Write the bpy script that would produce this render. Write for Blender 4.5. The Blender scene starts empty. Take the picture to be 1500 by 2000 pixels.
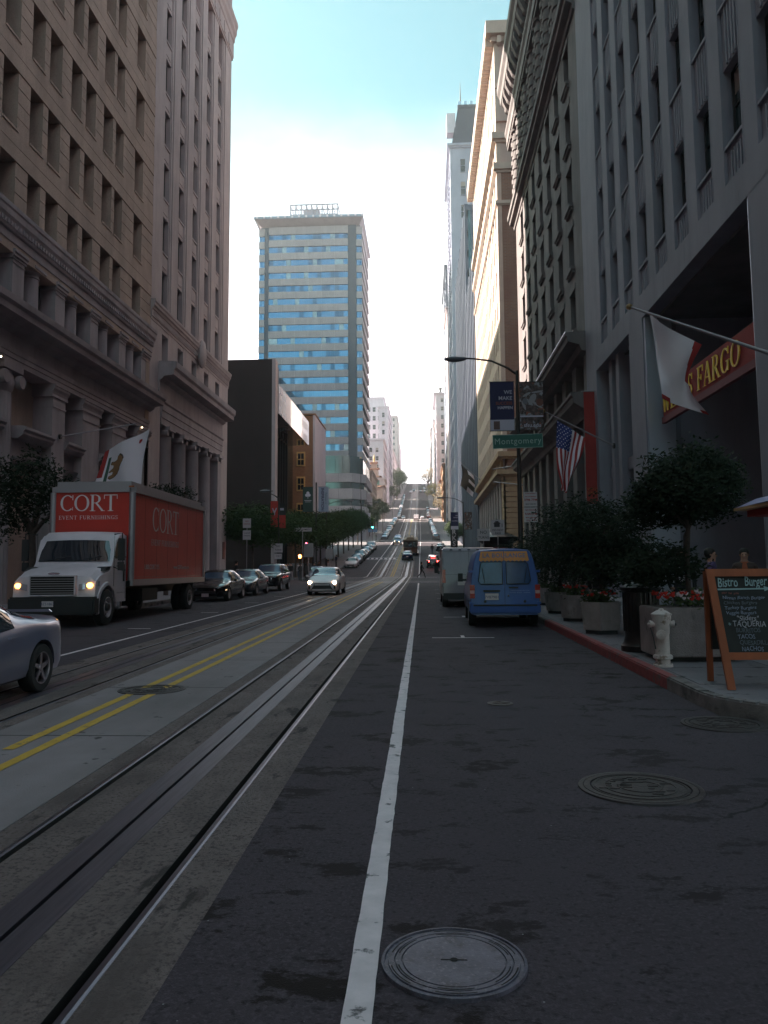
import bpy, bmesh, math, random
from mathutils import Vector, Matrix, Euler
R = math.radians
random.seed(7)
scene = bpy.context.scene
COL = scene.collection
# ---------------------------------------------------------------- camera
cam_d = bpy.data.cameras.new("camera"); cam = bpy.data.objects.new("camera", cam_d); COL.objects.link(cam)
yaw, pitch, roll = 0.0506146, 0.0959931, 0.0075
fw = Vector((-math.sin(yaw)*math.cos(pitch), math.cos(yaw)*math.cos(pitch), math.sin(pitch)))
rt = Vector((math.cos(yaw), math.sin(yaw), 0)); up = rt.cross(fw)
r2 = rt*math.cos(roll) - up*math.sin(roll); u2 = rt*math.sin(roll) + up*math.cos(roll)
cam.matrix_world = Matrix(((r2.x, u2.x, -fw.x, 0), (r2.y, u2.y, -fw.y, 0), (r2.z, u2.z, -fw.z, 1.65), (0, 0, 0, 1)))
cam_d.sensor_fit = 'VERTICAL'; cam_d.sensor_height = 32.0; cam_d.lens = 32.0*1550/2000
cam_d.shift_y = -0.018326
cam_d.clip_start = 0.1; cam_d.clip_end = 6000
scene.camera = cam
# ---------------------------------------------------------------- light
SUN_EL, SUN_LEFT = 34.0, 76.0     # sun stands left of the street axis (+Y), 76 degrees round
world = bpy.data.worlds.new("World"); scene.world = world; world.use_nodes = True
nt = world.node_tree; nt.nodes.clear()
wo = nt.nodes.new('ShaderNodeOutputWorld'); bg = nt.nodes.new('ShaderNodeBackground')
sky = nt.nodes.new('ShaderNodeTexSky'); sky.sky_type = 'NISHITA'; sky.sun_disc = False
sky.sun_elevation = R(SUN_EL); sky.sun_rotation = R(-SUN_LEFT)
sky.air_density = 1.0; sky.dust_density = 2.2; sky.ozone_density = 1.6
tint = nt.nodes.new('ShaderNodeMix'); tint.data_type = 'RGBA'; tint.blend_type = 'MULTIPLY'; tint.inputs[0].default_value = 1.0
tint.inputs[7].default_value = (0.385, 0.525, 0.37, 1)
nt.links.new(sky.outputs[0], tint.inputs[6])
# thin white cloud, thicker towards the horizon all the way round
tc = nt.nodes.new('ShaderNodeTexCoord'); sep = nt.nodes.new('ShaderNodeSeparateXYZ')
nt.links.new(tc.outputs['Generated'], sep.inputs[0])
mp = nt.nodes.new('ShaderNodeMapping'); mp.inputs['Scale'].default_value = (1.5, 1.5, 3.6)
nt.links.new(tc.outputs['Generated'], mp.inputs[0])
nz = nt.nodes.new('ShaderNodeTexNoise'); nz.inputs['Scale'].default_value = 1.6; nz.inputs['Detail'].default_value = 7; nz.inputs['Roughness'].default_value = 0.55
nt.links.new(mp.outputs[0], nz.inputs['Vector'])
mr = nt.nodes.new('ShaderNodeMapRange'); mr.inputs[1].default_value = -0.02; mr.inputs[2].default_value = 0.34; mr.inputs[3].default_value = 1.0; mr.inputs[4].default_value = 0.0
fa = nt.nodes.new('ShaderNodeMath'); fa.operation = 'MULTIPLY_ADD'; fa.inputs[1].default_value = -0.26
nt.links.new(sep.outputs[1], fa.inputs[0]); nt.links.new(sep.outputs[2], fa.inputs[2]); nt.links.new(fa.outputs[0], mr.inputs[0])
ad = nt.nodes.new('ShaderNodeMath'); ad.operation = 'ADD'
sc_ = nt.nodes.new('ShaderNodeMath'); sc_.operation = 'MULTIPLY_ADD'; sc_.inputs[1].default_value = 0.7; sc_.inputs[2].default_value = -0.36
nt.links.new(nz.outputs[0], sc_.inputs[0]); nt.links.new(mr.outputs[0], ad.inputs[0]); nt.links.new(sc_.outputs[0], ad.inputs[1])
cl = nt.nodes.new('ShaderNodeMapRange'); cl.interpolation_type = 'SMOOTHSTEP'
cl.inputs[1].default_value = 0.0; cl.inputs[2].default_value = 1.0
nt.links.new(ad.outputs[0], cl.inputs[0])
mx = nt.nodes.new('ShaderNodeMix'); mx.data_type = 'RGBA'
mx.inputs[7].default_value = (4.6, 4.35, 4.5, 1)
nt.links.new(cl.outputs[0], mx.inputs[0]); nt.links.new(tint.outputs[2], mx.inputs[6]); nt.links.new(mx.outputs[2], bg.inputs[0])
bg.inputs[1].default_value = 0.14
nt.links.new(bg.outputs[0], wo.inputs[0])
sl = bpy.data.lights.new("sun", 'SUN'); sl.energy = 4.0; sl.angle = R(0.55); sl.color = (1.0, 0.93, 0.80)
sun = bpy.data.objects.new("sun", sl); COL.objects.link(sun)
sd = Vector((-math.sin(R(SUN_LEFT))*math.cos(R(SUN_EL)), math.cos(R(SUN_LEFT))*math.cos(R(SUN_EL)), math.sin(R(SUN_EL))))
sun.rotation_euler = sd.to_track_quat('Z', 'Y').to_euler(); sun.location = (0, 0, 200)
vs = scene.view_settings
scene.display_settings.display_device = 'sRGB'; vs.view_transform = 'Standard'; vs.look = 'None'; vs.gamma = 1.0; vs.use_curve_mapping = False
vs.exposure = 2.42
cy = scene.cycles
cy.max_bounces = 7; cy.diffuse_bounces = 4; cy.glossy_bounces = 4; cy.transmission_bounces = 4; cy.volume_bounces = 0
cy.transparent_max_bounces = 8; cy.use_denoising = True; cy.sample_clamp_indirect = 4.0; cy.use_adaptive_sampling = False; cy.caustics_reflective = False; cy.caustics_refractive = False
# ---------------------------------------------------------------- street geometry: height and drift along Y
KH = [(-400, -3.0), (0, 0), (69, .53), (98, .8), (184, 8.0), (200, 8.5), (334, 22.8), (350, 23.6), (556, 57.0), (572, 58.2), (700, 77.5), (760, 79.5), (900, 76)]
KD = [(-400, .3), (0, 0), (50, -.2), (95, -.45), (225, -.8), (305, -1.4), (384, -1.75), (500, -2.55), (700, -3.9), (900, -5)]
def interp(K, y):
    if y <= K[0][0]: return K[0][1]
    for (a, b), (c, d) in zip(K, K[1:]):
        if y <= c: return b + (d-b)*(y-a)/(c-a)
    return K[-1][1]
def H(y): return interp(KH, y)
def D(y): return interp(KD, y)
# ---------------------------------------------------------------- mesh collector
class MB:
    def __init__(s): s.v = []; s.f = []; s.m = []; s.cur = 0
    def add(s, vs_, fs, m=None):
        b = len(s.v); s.v.extend(vs_)
        for f in fs: s.f.append(tuple(b+i for i in f)); s.m.append(s.cur if m is None else m)
    def box(s, x0, x1, y0, y1, z0, z1, m=None):
        if x0 > x1: x0, x1 = x1, x0
        if y0 > y1: y0, y1 = y1, y0
        if z0 > z1: z0, z1 = z1, z0
        s.add([(x0,y0,z0),(x1,y0,z0),(x1,y1,z0),(x0,y1,z0),(x0,y0,z1),(x1,y0,z1),(x1,y1,z1),(x0,y1,z1)],
              [(0,3,2,1),(4,5,6,7),(0,1,5,4),(1,2,6,5),(2,3,7,6),(3,0,4,7)], m); return s
    def prism(s, poly, axis, a, b, m=None):
        # poly: 2D points; axis 'x': (y,z) 'y': (x,z) 'z': (x,y)
        n = len(poly)
        def P(p, t): return {'x': (t, p[0], p[1]), 'y': (p[0], t, p[1]), 'z': (p[0], p[1], t)}[axis]
        s.add([P(p, a) for p in poly]+[P(p, b) for p in poly],
              [tuple(range(n-1, -1, -1)), tuple(range(n, 2*n))]+[(i, (i+1) % n, n+(i+1) % n, n+i) for i in range(n)], m); return s
    def cyl(s, p0, p1, r0, r1=None, n=10, caps=True, m=None):
        r1 = r0 if r1 is None else r1
        p0 = Vector(p0); p1 = Vector(p1); d = (p1-p0)
        if d.length < 1e-6: return s
        d.normalize(); a = d.orthogonal().normalized(); b = d.cross(a)
        vv = [];
        for p, r in ((p0, r0), (p1, r1)):
            for i in range(n):
                t = 2*math.pi*i/n; vv.append(tuple(p+a*(r*math.cos(t))+b*(r*math.sin(t))))
        ff = [(i, (i+1) % n, n+(i+1) % n, n+i) for i in range(n)]
        if caps: ff += [tuple(range(n-1, -1, -1)), tuple(range(n, 2*n))]
        s.add(vv, ff, m); return s
    def tube(s, pts, r, n=8, m=None):
        rs = r if isinstance(r, (list, tuple)) else [r]*len(pts)
        pts = [Vector(p) for p in pts]; vv = []
        a = None
        for i, p in enumerate(pts):
            d = (pts[min(i+1, len(pts)-1)]-pts[max(i-1, 0)]).normalized()
            a = d.orthogonal().normalized() if a is None else (a-d*a.dot(d)).normalized()
            b = d.cross(a)
            for k in range(n):
                t = 2*math.pi*k/n; vv.append(tuple(p+a*(rs[i]*math.cos(t))+b*(rs[i]*math.sin(t))))
        ff = [(i*n+k, i*n+(k+1) % n, (i+1)*n+(k+1) % n, (i+1)*n+k) for i in range(len(pts)-1) for k in range(n)]
        ff += [tuple(range(n-1, -1, -1)), tuple((len(pts)-1)*n+k for k in range(n))]
        s.add(vv, ff, m); return s
    def lathe(s, prof, c=(0, 0, 0), n=20, axis='z', m=None, sx=1, sy=1, caps=True):
        vv = []
        for r, z in prof:
            for k in range(n):
                t = 2*math.pi*k/n; a, b = r*math.cos(t)*sx, r*math.sin(t)*sy
                q = {'z': (a, b, z), 'y': (a, z, b), 'x': (z, a, b)}[axis]
                vv.append((c[0]+q[0], c[1]+q[1], c[2]+q[2]))
        ff = [(i*n+k, i*n+(k+1) % n, (i+1)*n+(k+1) % n, (i+1)*n+k) for i in range(len(prof)-1) for k in range(n)]
        if caps and prof[0][0] > 1e-5: ff.append(tuple(range(n-1, -1, -1)))
        if caps and prof[-1][0] > 1e-5: ff.append(tuple((len(prof)-1)*n+k for k in range(n)))
        s.add(vv, ff, m); return s
    def grid(s, fn, nu, nv, fm=None):
        b = len(s.v)
        for i in range(nu+1):
            for j in range(nv+1): s.v.append(tuple(fn(i/nu, j/nv)))
        for i in range(nu):
            for j in range(nv):
                q = b+i*(nv+1)+j; s.f.append((q, q+nv+1, q+nv+2, q+1)); s.m.append(fm((i+.5)/nu, (j+.5)/nv) if fm else s.cur)
        return s
    def xf(s, M):
        s.v = [tuple(M @ Vector(p)) for p in s.v]; return s
    def join(s, o, M=None, moff=0):
        s.add([tuple(M @ Vector(p)) for p in o.v] if M else o.v, [])
        b = len(s.v)-len(o.v)
        for f, m in zip(o.f, o.m): s.f.append(tuple(b+i for i in f)); s.m.append(m+moff)
        return s
    def mesh(s, name, mats, smooth=None):
        me = bpy.data.meshes.new(name); me.from_pydata(s.v, [], s.f)
        for m in (mats if isinstance(mats, (list, tuple)) else [mats]): me.materials.append(m)
        if any(s.m): me.polygons.foreach_set('material_index', s.m)
        me.update()
        bm = bmesh.new(); bm.from_mesh(me); bmesh.ops.recalc_face_normals(bm, faces=bm.faces); bm.to_mesh(me); bm.free()
        if smooth is not None:
            me.shade_smooth(); me.set_sharp_from_angle(angle=R(smooth))
        return me
def link(name, me, parent=None, loc=None, **props):
    o = bpy.data.objects.new(name, me); COL.objects.link(o)
    if parent is not None: o.parent = parent
    if loc is not None: o.location = loc
    elif parent is not None and not parent.get('_local'): o.location = -parent_world(parent)
    for k, v in props.items(): o[k] = v
    return o
PW = {}
def parent_world(p):
    return PW.get(p.name, Vector((0, 0, 0)))
def obj(name, mb, mats, parent=None, smooth=None, loc=None, **props):
    o = link(name, mb.mesh(name, mats, smooth), parent, loc, **props)
    if parent is not None and loc is None: PW[o.name] = Vector((0, 0, 0)); 
    return o
def root(name, label, cat, loc=(0, 0, 0), group=None, rz=0):
    o = bpy.data.objects.new(name, None); COL.objects.link(o); o.location = loc; o.rotation_euler = (0, 0, rz)
    o.empty_display_size = .2
    o['label'] = label; o['category'] = cat
    if group: o['group'] = group
    PW[o.name] = Vector(loc); return o
def local_root(name, label, cat, group=None):
    return root(name, label, cat, (0, 0, 0), group)
def tag(o, label, cat, group=None):
    o['label'] = label; o['category'] = cat
    if group: o['group'] = group
    return o
TMP = bpy.data.scenes.new('work')
def eval_mesh(o, extra=()):
    # evaluate modifiers / text in a small scene of its own (fast), then drop it
    for q in (o,)+tuple(extra): TMP.collection.objects.link(q)
    vl = TMP.view_layers[0]; vl.update(); dg = vl.depsgraph; dg.update()
    me = bpy.data.meshes.new_from_object(o.evaluated_get(dg))
    for q in (o,)+tuple(extra): TMP.collection.objects.unlink(q)
    return me
def kids(o): return [c for c in ALLKIDS.get(o.name, [])]
ALLKIDS = {}
def snapshot():
    ALLKIDS.clear()
    for o in COL.objects:
        if o.parent: ALLKIDS.setdefault(o.parent.name, []).append(o)
def copy_tree(o, parent=None):
    c = o.copy(); COL.objects.link(c)
    if parent is not None: c.parent = parent
    for k in ALLKIDS.get(o.name, []): copy_tree(k, c)
    return c
def place(src, loc, rz, label, group=None, scale=None):
    c = copy_tree(src); c.location = loc; c.rotation_euler = (0, 0, rz); c['label'] = label
    if group: c['group'] = group
    if scale: c.scale = scale
    return c
# ---------------------------------------------------------------- materials
MATS = {}
def mat(name, col, rough=.8, metal=0, spec=.5, var=0.0, vscale=3, bump=0, bscale=40, emit=None, estr=0, col2=None, coat=0, grime=0, vdist=(1, 1, 1), wave=None):
    if name in MATS: return MATS[name]
    if not emit: wb = lambda q: (min(1, q[0]*1.12), q[1]*.94, q[2]*1.0); col = wb(col); col2 = wb(col2) if col2 else None
    m = bpy.data.materials.new(name); m.use_nodes = True; t = m.node_tree; p = t.nodes['Principled BSDF']
    p.inputs['Roughness'].default_value = rough; p.inputs['Metallic'].default_value = metal
    p.inputs['Specular IOR Level'].default_value = spec; p.inputs['Coat Weight'].default_value = coat
    c = (*col, 1); p.inputs['Base Color'].default_value = c
    co = None
    def coords():
        nonlocal co
        if co is None:
            tcn = t.nodes.new('ShaderNodeTexCoord'); g = t.nodes.new('ShaderNodeMapping'); g.inputs['Scale'].default_value = vdist
            geo = t.nodes.new('ShaderNodeNewGeometry'); t.links.new(geo.outputs['Position'], g.inputs[0]); co = g.outputs[0]
            t.nodes.remove(tcn)
        return co
    if var or col2:
        n = t.nodes.new('ShaderNodeTexNoise'); n.inputs['Scale'].default_value = vscale; n.inputs['Detail'].default_value = 8; n.inputs['Roughness'].default_value = .6
        t.links.new(coords(), n.inputs['Vector'])
        r = t.nodes.new('ShaderNodeMapRange'); r.inputs[1].default_value = .3; r.inputs[2].default_value = .7
        t.links.new(n.outputs[0], r.inputs[0])
        x = t.nodes.new('ShaderNodeMix'); x.data_type = 'RGBA'
        c2 = col2 or tuple(v*(1-var) for v in col); c1 = col if col2 else tuple(min(1, v*(1+var)) for v in col)
        x.inputs[6].default_value = (*c1, 1); x.inputs[7].default_value = (*c2, 1)
        t.links.new(r.outputs[0], x.inputs[0]); last = x.outputs[2]
        if grime:
            n2 = t.nodes.new('ShaderNodeTexNoise'); n2.inputs['Scale'].default_value = .35; n2.inputs['Detail'].default_value = 9; n2.inputs['Roughness'].default_value = .7
            g2 = t.nodes.new('ShaderNodeMapping'); g2.inputs['Scale'].default_value = (2.2, 2.2, .35)
            geo2 = t.nodes.new('ShaderNodeNewGeometry'); t.links.new(geo2.outputs['Position'], g2.inputs[0]); t.links.new(g2.outputs[0], n2.inputs['Vector'])
            r2_ = t.nodes.new('ShaderNodeMapRange'); r2_.inputs[1].default_value = .42; r2_.inputs[2].default_value = .68; r2_.inputs[3].default_value = 1; r2_.inputs[4].default_value = 1-grime
            t.links.new(n2.outputs[0], r2_.inputs[0])
            x2 = t.nodes.new('ShaderNodeMix'); x2.data_type = 'RGBA'; x2.blend_type = 'MULTIPLY'; x2.inputs[0].default_value = 1
            t.links.new(last, x2.inputs[6]); t.links.new(r2_.outputs[0], x2.inputs[7]); last = x2.outputs[2]
        t.links.new(last, p.inputs['Base Color'])
    if bump:
        n = t.nodes.new('ShaderNodeTexNoise'); n.inputs['Scale'].default_value = bscale; n.inputs['Detail'].default_value = 6
        t.links.new(coords(), n.inputs['Vector'])
        b = t.nodes.new('ShaderNodeBump'); b.inputs['Strength'].default_value = bump; b.inputs['Distance'].default_value = .02
        t.links.new(n.outputs[0], b.inputs['Height']); t.links.new(b.outputs[0], p.inputs['Normal'])
    if emit:
        p.inputs['Emission Color'].default_value = (*emit, 1); p.inputs['Emission Strength'].default_value = estr
    MATS[name] = m; return m
def layered(m, stops, scale, detail=6, target='Base Color', rough=None):
    pass
def add_spots(m, scale, lo, hi, color, detail=6, stretch=(1, 1, 1), rough=.6):
    color = (color[0]*1.12, color[1]*.94, color[2])
    t = m.node_tree; p = t.nodes['Principled BSDF']
    geo = t.nodes.new('ShaderNodeNewGeometry'); g = t.nodes.new('ShaderNodeMapping'); g.inputs['Scale'].default_value = stretch
    t.links.new(geo.outputs['Position'], g.inputs[0])
    n = t.nodes.new('ShaderNodeTexNoise'); n.inputs['Scale'].default_value = scale; n.inputs['Detail'].default_value = detail; n.inputs['Roughness'].default_value = rough
    t.links.new(g.outputs[0], n.inputs['Vector'])
    r = t.nodes.new('ShaderNodeMapRange'); r.inputs[1].default_value = lo; r.inputs[2].default_value = hi
    t.links.new(n.outputs[0], r.inputs[0])
    x = t.nodes.new('ShaderNodeMix'); x.data_type = 'RGBA'
    if p.inputs['Base Color'].is_linked: t.links.new(p.inputs['Base Color'].links[0].from_socket, x.inputs[6])
    else: x.inputs[6].default_value = p.inputs['Base Color'].default_value
    x.inputs[7].default_value = (*color, 1); t.links.new(r.outputs[0], x.inputs[0]); t.links.new(x.outputs[2], p.inputs['Base Color'])
def add_specks(m, scale, size, color):
    t = m.node_tree; p = t.nodes['Principled BSDF']
    geo = t.nodes.new('ShaderNodeNewGeometry'); n = t.nodes.new('ShaderNodeTexVoronoi'); n.inputs['Scale'].default_value = scale; n.inputs['Randomness'].default_value = 1
    t.links.new(geo.outputs['Position'], n.inputs['Vector'])
    r = t.nodes.new('ShaderNodeMapRange'); r.inputs[1].default_value = size; r.inputs[2].default_value = size*.6
    t.links.new(n.outputs['Distance'], r.inputs[0])
    wn = t.nodes.new('ShaderNodeMath'); wn.operation = 'GREATER_THAN'; wn.inputs[1].default_value = .72
    sx = t.nodes.new('ShaderNodeSeparateColor'); t.links.new(n.outputs['Color'], sx.inputs[0]); t.links.new(sx.outputs[0], wn.inputs[0])
    ml = t.nodes.new('ShaderNodeMath'); ml.operation = 'MULTIPLY'; t.links.new(r.outputs[0], ml.inputs[0]); t.links.new(wn.outputs[0], ml.inputs[1])
    x = t.nodes.new('ShaderNodeMix'); x.data_type = 'RGBA'
    if p.inputs['Base Color'].is_linked: t.links.new(p.inputs['Base Color'].links[0].from_socket, x.inputs[6])
    else: x.inputs[6].default_value = p.inputs['Base Color'].default_value
    x.inputs[7].default_value = (*color, 1); t.links.new(ml.outputs[0], x.inputs[0]); t.links.new(x.outputs[2], p.inputs['Base Color'])
def brick_mat(name, c1, c2, mortar, scale, axis='y'):
    m = mat(name, c1, .85); t = m.node_tree; p = t.nodes['Principled BSDF']
    geo = t.nodes.new('ShaderNodeNewGeometry'); s = t.nodes.new('ShaderNodeSeparateXYZ'); c = t.nodes.new('ShaderNodeCombineXYZ')
    t.links.new(geo.outputs['Position'], s.inputs[0])
    a = t.nodes.new('ShaderNodeMath'); a.operation = 'ADD'; t.links.new(s.outputs[0], a.inputs[0]); t.links.new(s.outputs[1], a.inputs[1])
    t.links.new(a.outputs[0], c.inputs[0]); t.links.new(s.outputs[2], c.inputs[1])
    b = t.nodes.new('ShaderNodeTexBrick'); b.inputs['Color1'].default_value = (*c1, 1); b.inputs['Color2'].default_value = (*c2, 1); b.inputs['Mortar'].default_value = (*mortar, 1)
    b.inputs['Scale'].default_value = scale; b.inputs['Mortar Size'].default_value = .02; b.inputs['Brick Width'].default_value = .5; b.inputs['Row Height'].default_value = .16
    t.links.new(c.outputs[0], b.inputs['Vector']); t.links.new(b.outputs[0], p.inputs['Base Color']); return m

M_asph = mat('asphalt', (.060, .0535, .061), .85, spec=.22, var=.16, vscale=1.1, bump=.5, bscale=160)
add_spots(M_asph, 55, .50, .72, (.095, .088, .098), 2)
add_spots(M_asph, 28, .55, .75, (.022, .021, .022), 2)
add_spots(M_asph, 1.3, .545, .585, (.017, .013, .012), 9, (1.0, 1.6, 1), .76)
add_spots(M_asph, .16, .42, .75, (.058, .053, .062), 3)
add_specks(M_asph, 9, .05, (.30, .30, .30))
def add_cracks(m, scale, width, color, gate=.5):
    t = m.node_tree; p = t.nodes['Principled BSDF']; geo = t.nodes.new('ShaderNodeNewGeometry')
    nz_ = t.nodes.new('ShaderNodeTexNoise'); nz_.inputs['Scale'].default_value = 3.0; nz_.inputs['Detail'].default_value = 6; t.links.new(geo.outputs['Position'], nz_.inputs['Vector'])
    va = t.nodes.new('ShaderNodeVectorMath'); va.operation = 'MULTIPLY_ADD'; va.inputs[1].default_value = (.5, .5, 0); t.links.new(nz_.outputs['Color'], va.inputs[0]); t.links.new(geo.outputs['Position'], va.inputs[2])
    v = t.nodes.new('ShaderNodeTexVoronoi'); v.feature = 'DISTANCE_TO_EDGE'; v.inputs['Scale'].default_value = scale; t.links.new(va.outputs[0], v.inputs['Vector'])
    r = t.nodes.new('ShaderNodeMapRange'); r.inputs[1].default_value = width; r.inputs[2].default_value = width*.4; t.links.new(v.outputs['Distance'], r.inputs[0])
    n2 = t.nodes.new('ShaderNodeTexNoise'); n2.inputs['Scale'].default_value = .6; t.links.new(geo.outputs['Position'], n2.inputs['Vector'])
    g = t.nodes.new('ShaderNodeMapRange'); g.inputs[1].default_value = gate; g.inputs[2].default_value = gate+.08; t.links.new(n2.outputs[0], g.inputs[0])
    ml = t.nodes.new('ShaderNodeMath'); ml.operation = 'MULTIPLY'; t.links.new(r.outputs[0], ml.inputs[0]); t.links.new(g.outputs[0], ml.inputs[1])
    x = t.nodes.new('ShaderNodeMix'); x.data_type = 'RGBA'; t.links.new(p.inputs['Base Color'].links[0].from_socket, x.inputs[6]); x.inputs[7].default_value = (*color, 1); t.links.new(ml.outputs[0], x.inputs[0]); t.links.new(x.outputs[2], p.inputs['Base Color'])
add_cracks(M_asph, .42, .005, (.020, .018, .018), .55)
M_track = mat('track concrete', (.155, .138, .126), .85, spec=.3, var=.2, vscale=2.5, bump=.6, bscale=120)
add_spots(M_track, 40, .5, .68, (.055, .048, .042), 3)
add_spots(M_track, 1.1, .50, .66, (.085, .075, .068), 8, (1.6, .5, 1), .7)
add_spots(M_track, 3.2, .60, .66, (.045, .041, .038), 6, (1.4, .5, 1))
M_conc = mat('pale road concrete', (.225, .222, .22), .8, spec=.35, var=.10, vscale=1.6, bump=.3, bscale=90)
add_spots(M_conc, 5.5, .655, .69, (.05, .05, .05), 4, (1, 1, 1))
add_spots(M_conc, .5, .45, .8, (.13, .128, .122), 5, (1.5, .35, 1))
M_steel = mat('worn steel', (.15, .155, .18), .38, metal=1, var=.1, vscale=6, vdist=(20, .4, 1))
M_plate = mat('slot steel', (.10, .098, .115), .42, metal=.7, var=.3, vscale=4, vdist=(12, .5, 1))
M_groove = mat('groove dirt', (.012, .011, .010), .95)
M_white = mat('white road paint', (.62, .62, .61), .75, var=.12, vscale=8)
add_spots(M_white, 7, .60, .66, (.10, .10, .10), 8)
M_yellow = mat('yellow road paint', (.47, .33, .035), .75, var=.14, vscale=6)
add_spots(M_yellow, 9, .62, .68, (.12, .11, .09), 8)
M_kerb = mat('kerb granite', (.17, .165, .155), .8, var=.3, vscale=6, bump=.5, bscale=60)
add_spots(M_kerb, 2.5, .50, .62, (.05, .047, .043), 8)
M_redk = mat('red kerb paint', (.24, .045, .045), .7, var=.3, vscale=9)
add_spots(M_redk, 6, .55, .68, (.12, .10, .09), 6)
M_walk = mat('sidewalk concrete', (.185, .185, .192), .8, var=.16, vscale=1.4, bump=.3, bscale=80)
add_spots(M_walk, 3.5, .60, .66, (.07, .07, .07), 5)
M_iron = mat('cast iron', (.05, .045, .045), .55, metal=.4, var=.3, vscale=12, bump=.3, bscale=50)
M_dirt = mat('ground soil', (.10, .09, .08), .9, var=.2)
# ---------------------------------------------------------------- ground, road and tracks
def ysamples(a, b, step=6.0):
    s = {a, b}
    for k, _ in KH+KD:
        if a < k < b: s.add(k)
    y = a
    while y < b: s.add(y); y += step if y < 90 else step*3
    return sorted(s)
def extrude_profile(mb, prof, y0, y1, drift=True, jitter=None, step=6.0):
    """prof: list of (x, z, material to the next point)"""
    Y = ysamples(y0, y1, step); n = len(prof)
    base = len(mb.v)
    for y in Y:
        for i, p in enumerate(prof):
            mb.v.append((p[0]+(D(y) if drift else 0)+(jitter(i, y) if jitter else 0), y, H(y)+p[1]))
    for k in range(len(Y)-1):
        for i in range(n-1):
            if prof[i][2] is None: continue
            a = base+k*n+i; mb.f.append((a, a+1, a+n+1, a+n)); mb.m.append(prof[i][2])
# one earth sheet out to the horizon
mb = MB()
xs = [-3500, -900, -300, -90, -30, -11, 4, 30, 90, 300, 900, 3500]; ysg = [-3000, -400, 0, 69, 98, 184, 200, 334, 350, 556, 572, 700, 760, 900, 1500, 4000]
def Hg(y):
    return H(y)-.14 if y <= 900 else H(900)-.14-(y-900)*.03
mb.v = [(x, y, Hg(y)) for y in ysg for x in xs]; n = len(xs)
mb.f = [(j*n+i, j*n+i+1, (j+1)*n+i+1, (j+1)*n+i) for j in range(len(ysg)-1) for i in range(n-1)]; mb.m = [0]*len(mb.f)
obj('ground', mb, M_dirt, kind='structure')
road = link('road', None, kind='structure') if False else None
# asphalt either side of the tracks (one sheet), side streets
SL = -1.88; SR = SL  # right-hand slot
mb = MB()
Aq, Tq, Gq = 0, 1, 2
def track_prof(c, er, el):
    g = .045; h = .045
    return [(c-el, 0.004, Tq), (c-.53-h, .004, None), (c-.53, .004, Gq), (c-.53+g*.3, -.05, Gq), (c-.53+g, -.05, Gq), (c-.53+g, .004, Tq),
            (c-.165, .004, None), (c+.165, .004, Tq), (c+.53-g, .004, Gq), (c+.53-g, -.05, Gq), (c+.53-.01, -.05, Gq), (c+.53, .004, None), (c+.53+h, .004, Tq), (c+er, .004, None)]
jit = [random.uniform(-1, 1) for _ in range(4000)]
def rag(y): 
    a = y*4.0; i = int(a) % 3999; f = a-int(a); return (jit[i]*(1-f)+jit[i+1]*f)*.022
def Ay(y): return 0
# asphalt right part with ragged joint against the track bed
Y = [1.0+i*.12 for i in range(int(30/.12))]; Y = [-60, -30, -10, 0]+Y+[y for y in ysamples(31.2, 900) if y > 31.2]
def asph(x0f, x1f, z=0.0):
    b = len(mb.v)
    for y in Y: mb.v += [(x0f(y), y, H(y)+z), (x1f(y), y, H(y)+z)]
    for k in range(len(Y)-1): mb.f.append((b+2*k, b+2*k+1, b+2*k+3, b+2*k+2)); mb.m.append(Aq)
def curbR(y): return 3.1 if y < 66 else (3.1+.9*(y-66)/18 if y < 84 else 4.0+(D(y)-D(205) if y > 205 else 0))
def curbL(y): return -11.0+D(y)
asph(lambda y: SL+.81+D(y)+rag(y), lambda y: 40 if y < 8.2 else curbR(y)+.02, .002)
asph(lambda y: curbL(y)-.02, lambda y: -5.96+D(y)+rag(y+7)*.6, .002)
ROAD = obj('road', mb, [M_asph, M_track, M_groove], kind='structure')
mb = MB(); extrude_profile(mb, [(SL+.60, -.02, 0), (SL+.86, -.02, None)], -60, 900)
mb2 = MB()
extrude_profile(mb2, track_prof(SL, .84, .76), -60, 900, step=3)
extrude_profile(mb2, track_prof(SL-3.15, .76, .95), -60, 900, step=3)
obj('track_bed', mb2, [M_asph, M_track, M_groove], kind='structure')
for c in (SL, SL-3.15):
    for sgn, nm in ((1, 'rail'), (-1, 'rail')):
        m3 = MB(); a = c+.53 if sgn > 0 else c-.53-.045
        extrude_profile(m3, [(a, -.05, 0), (a, .006, 0), (a+.03, .009, 0), (a+.045, .006, 0), (a+.045, -.05, None)], -60, 900, step=3)
        obj('rail', m3, M_steel, kind='structure')
    for a, b in ((c-.165, c-.014), (c+.014, c+.165)):
        m3 = MB(); extrude_profile(m3, [(a, -.1, 0), (a, .007, 0), (b, .007, 0), (b, -.12, None)], -60, 900, step=3)
        obj('slot_plate', m3, M_plate, kind='structure')
    m3 = MB(); extrude_profile(m3, [(c-.02, -.12, 0), (c+.02, -.12, None)], -60, 900); obj('slot_channel', m3, M_groove, kind='structure')
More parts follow.
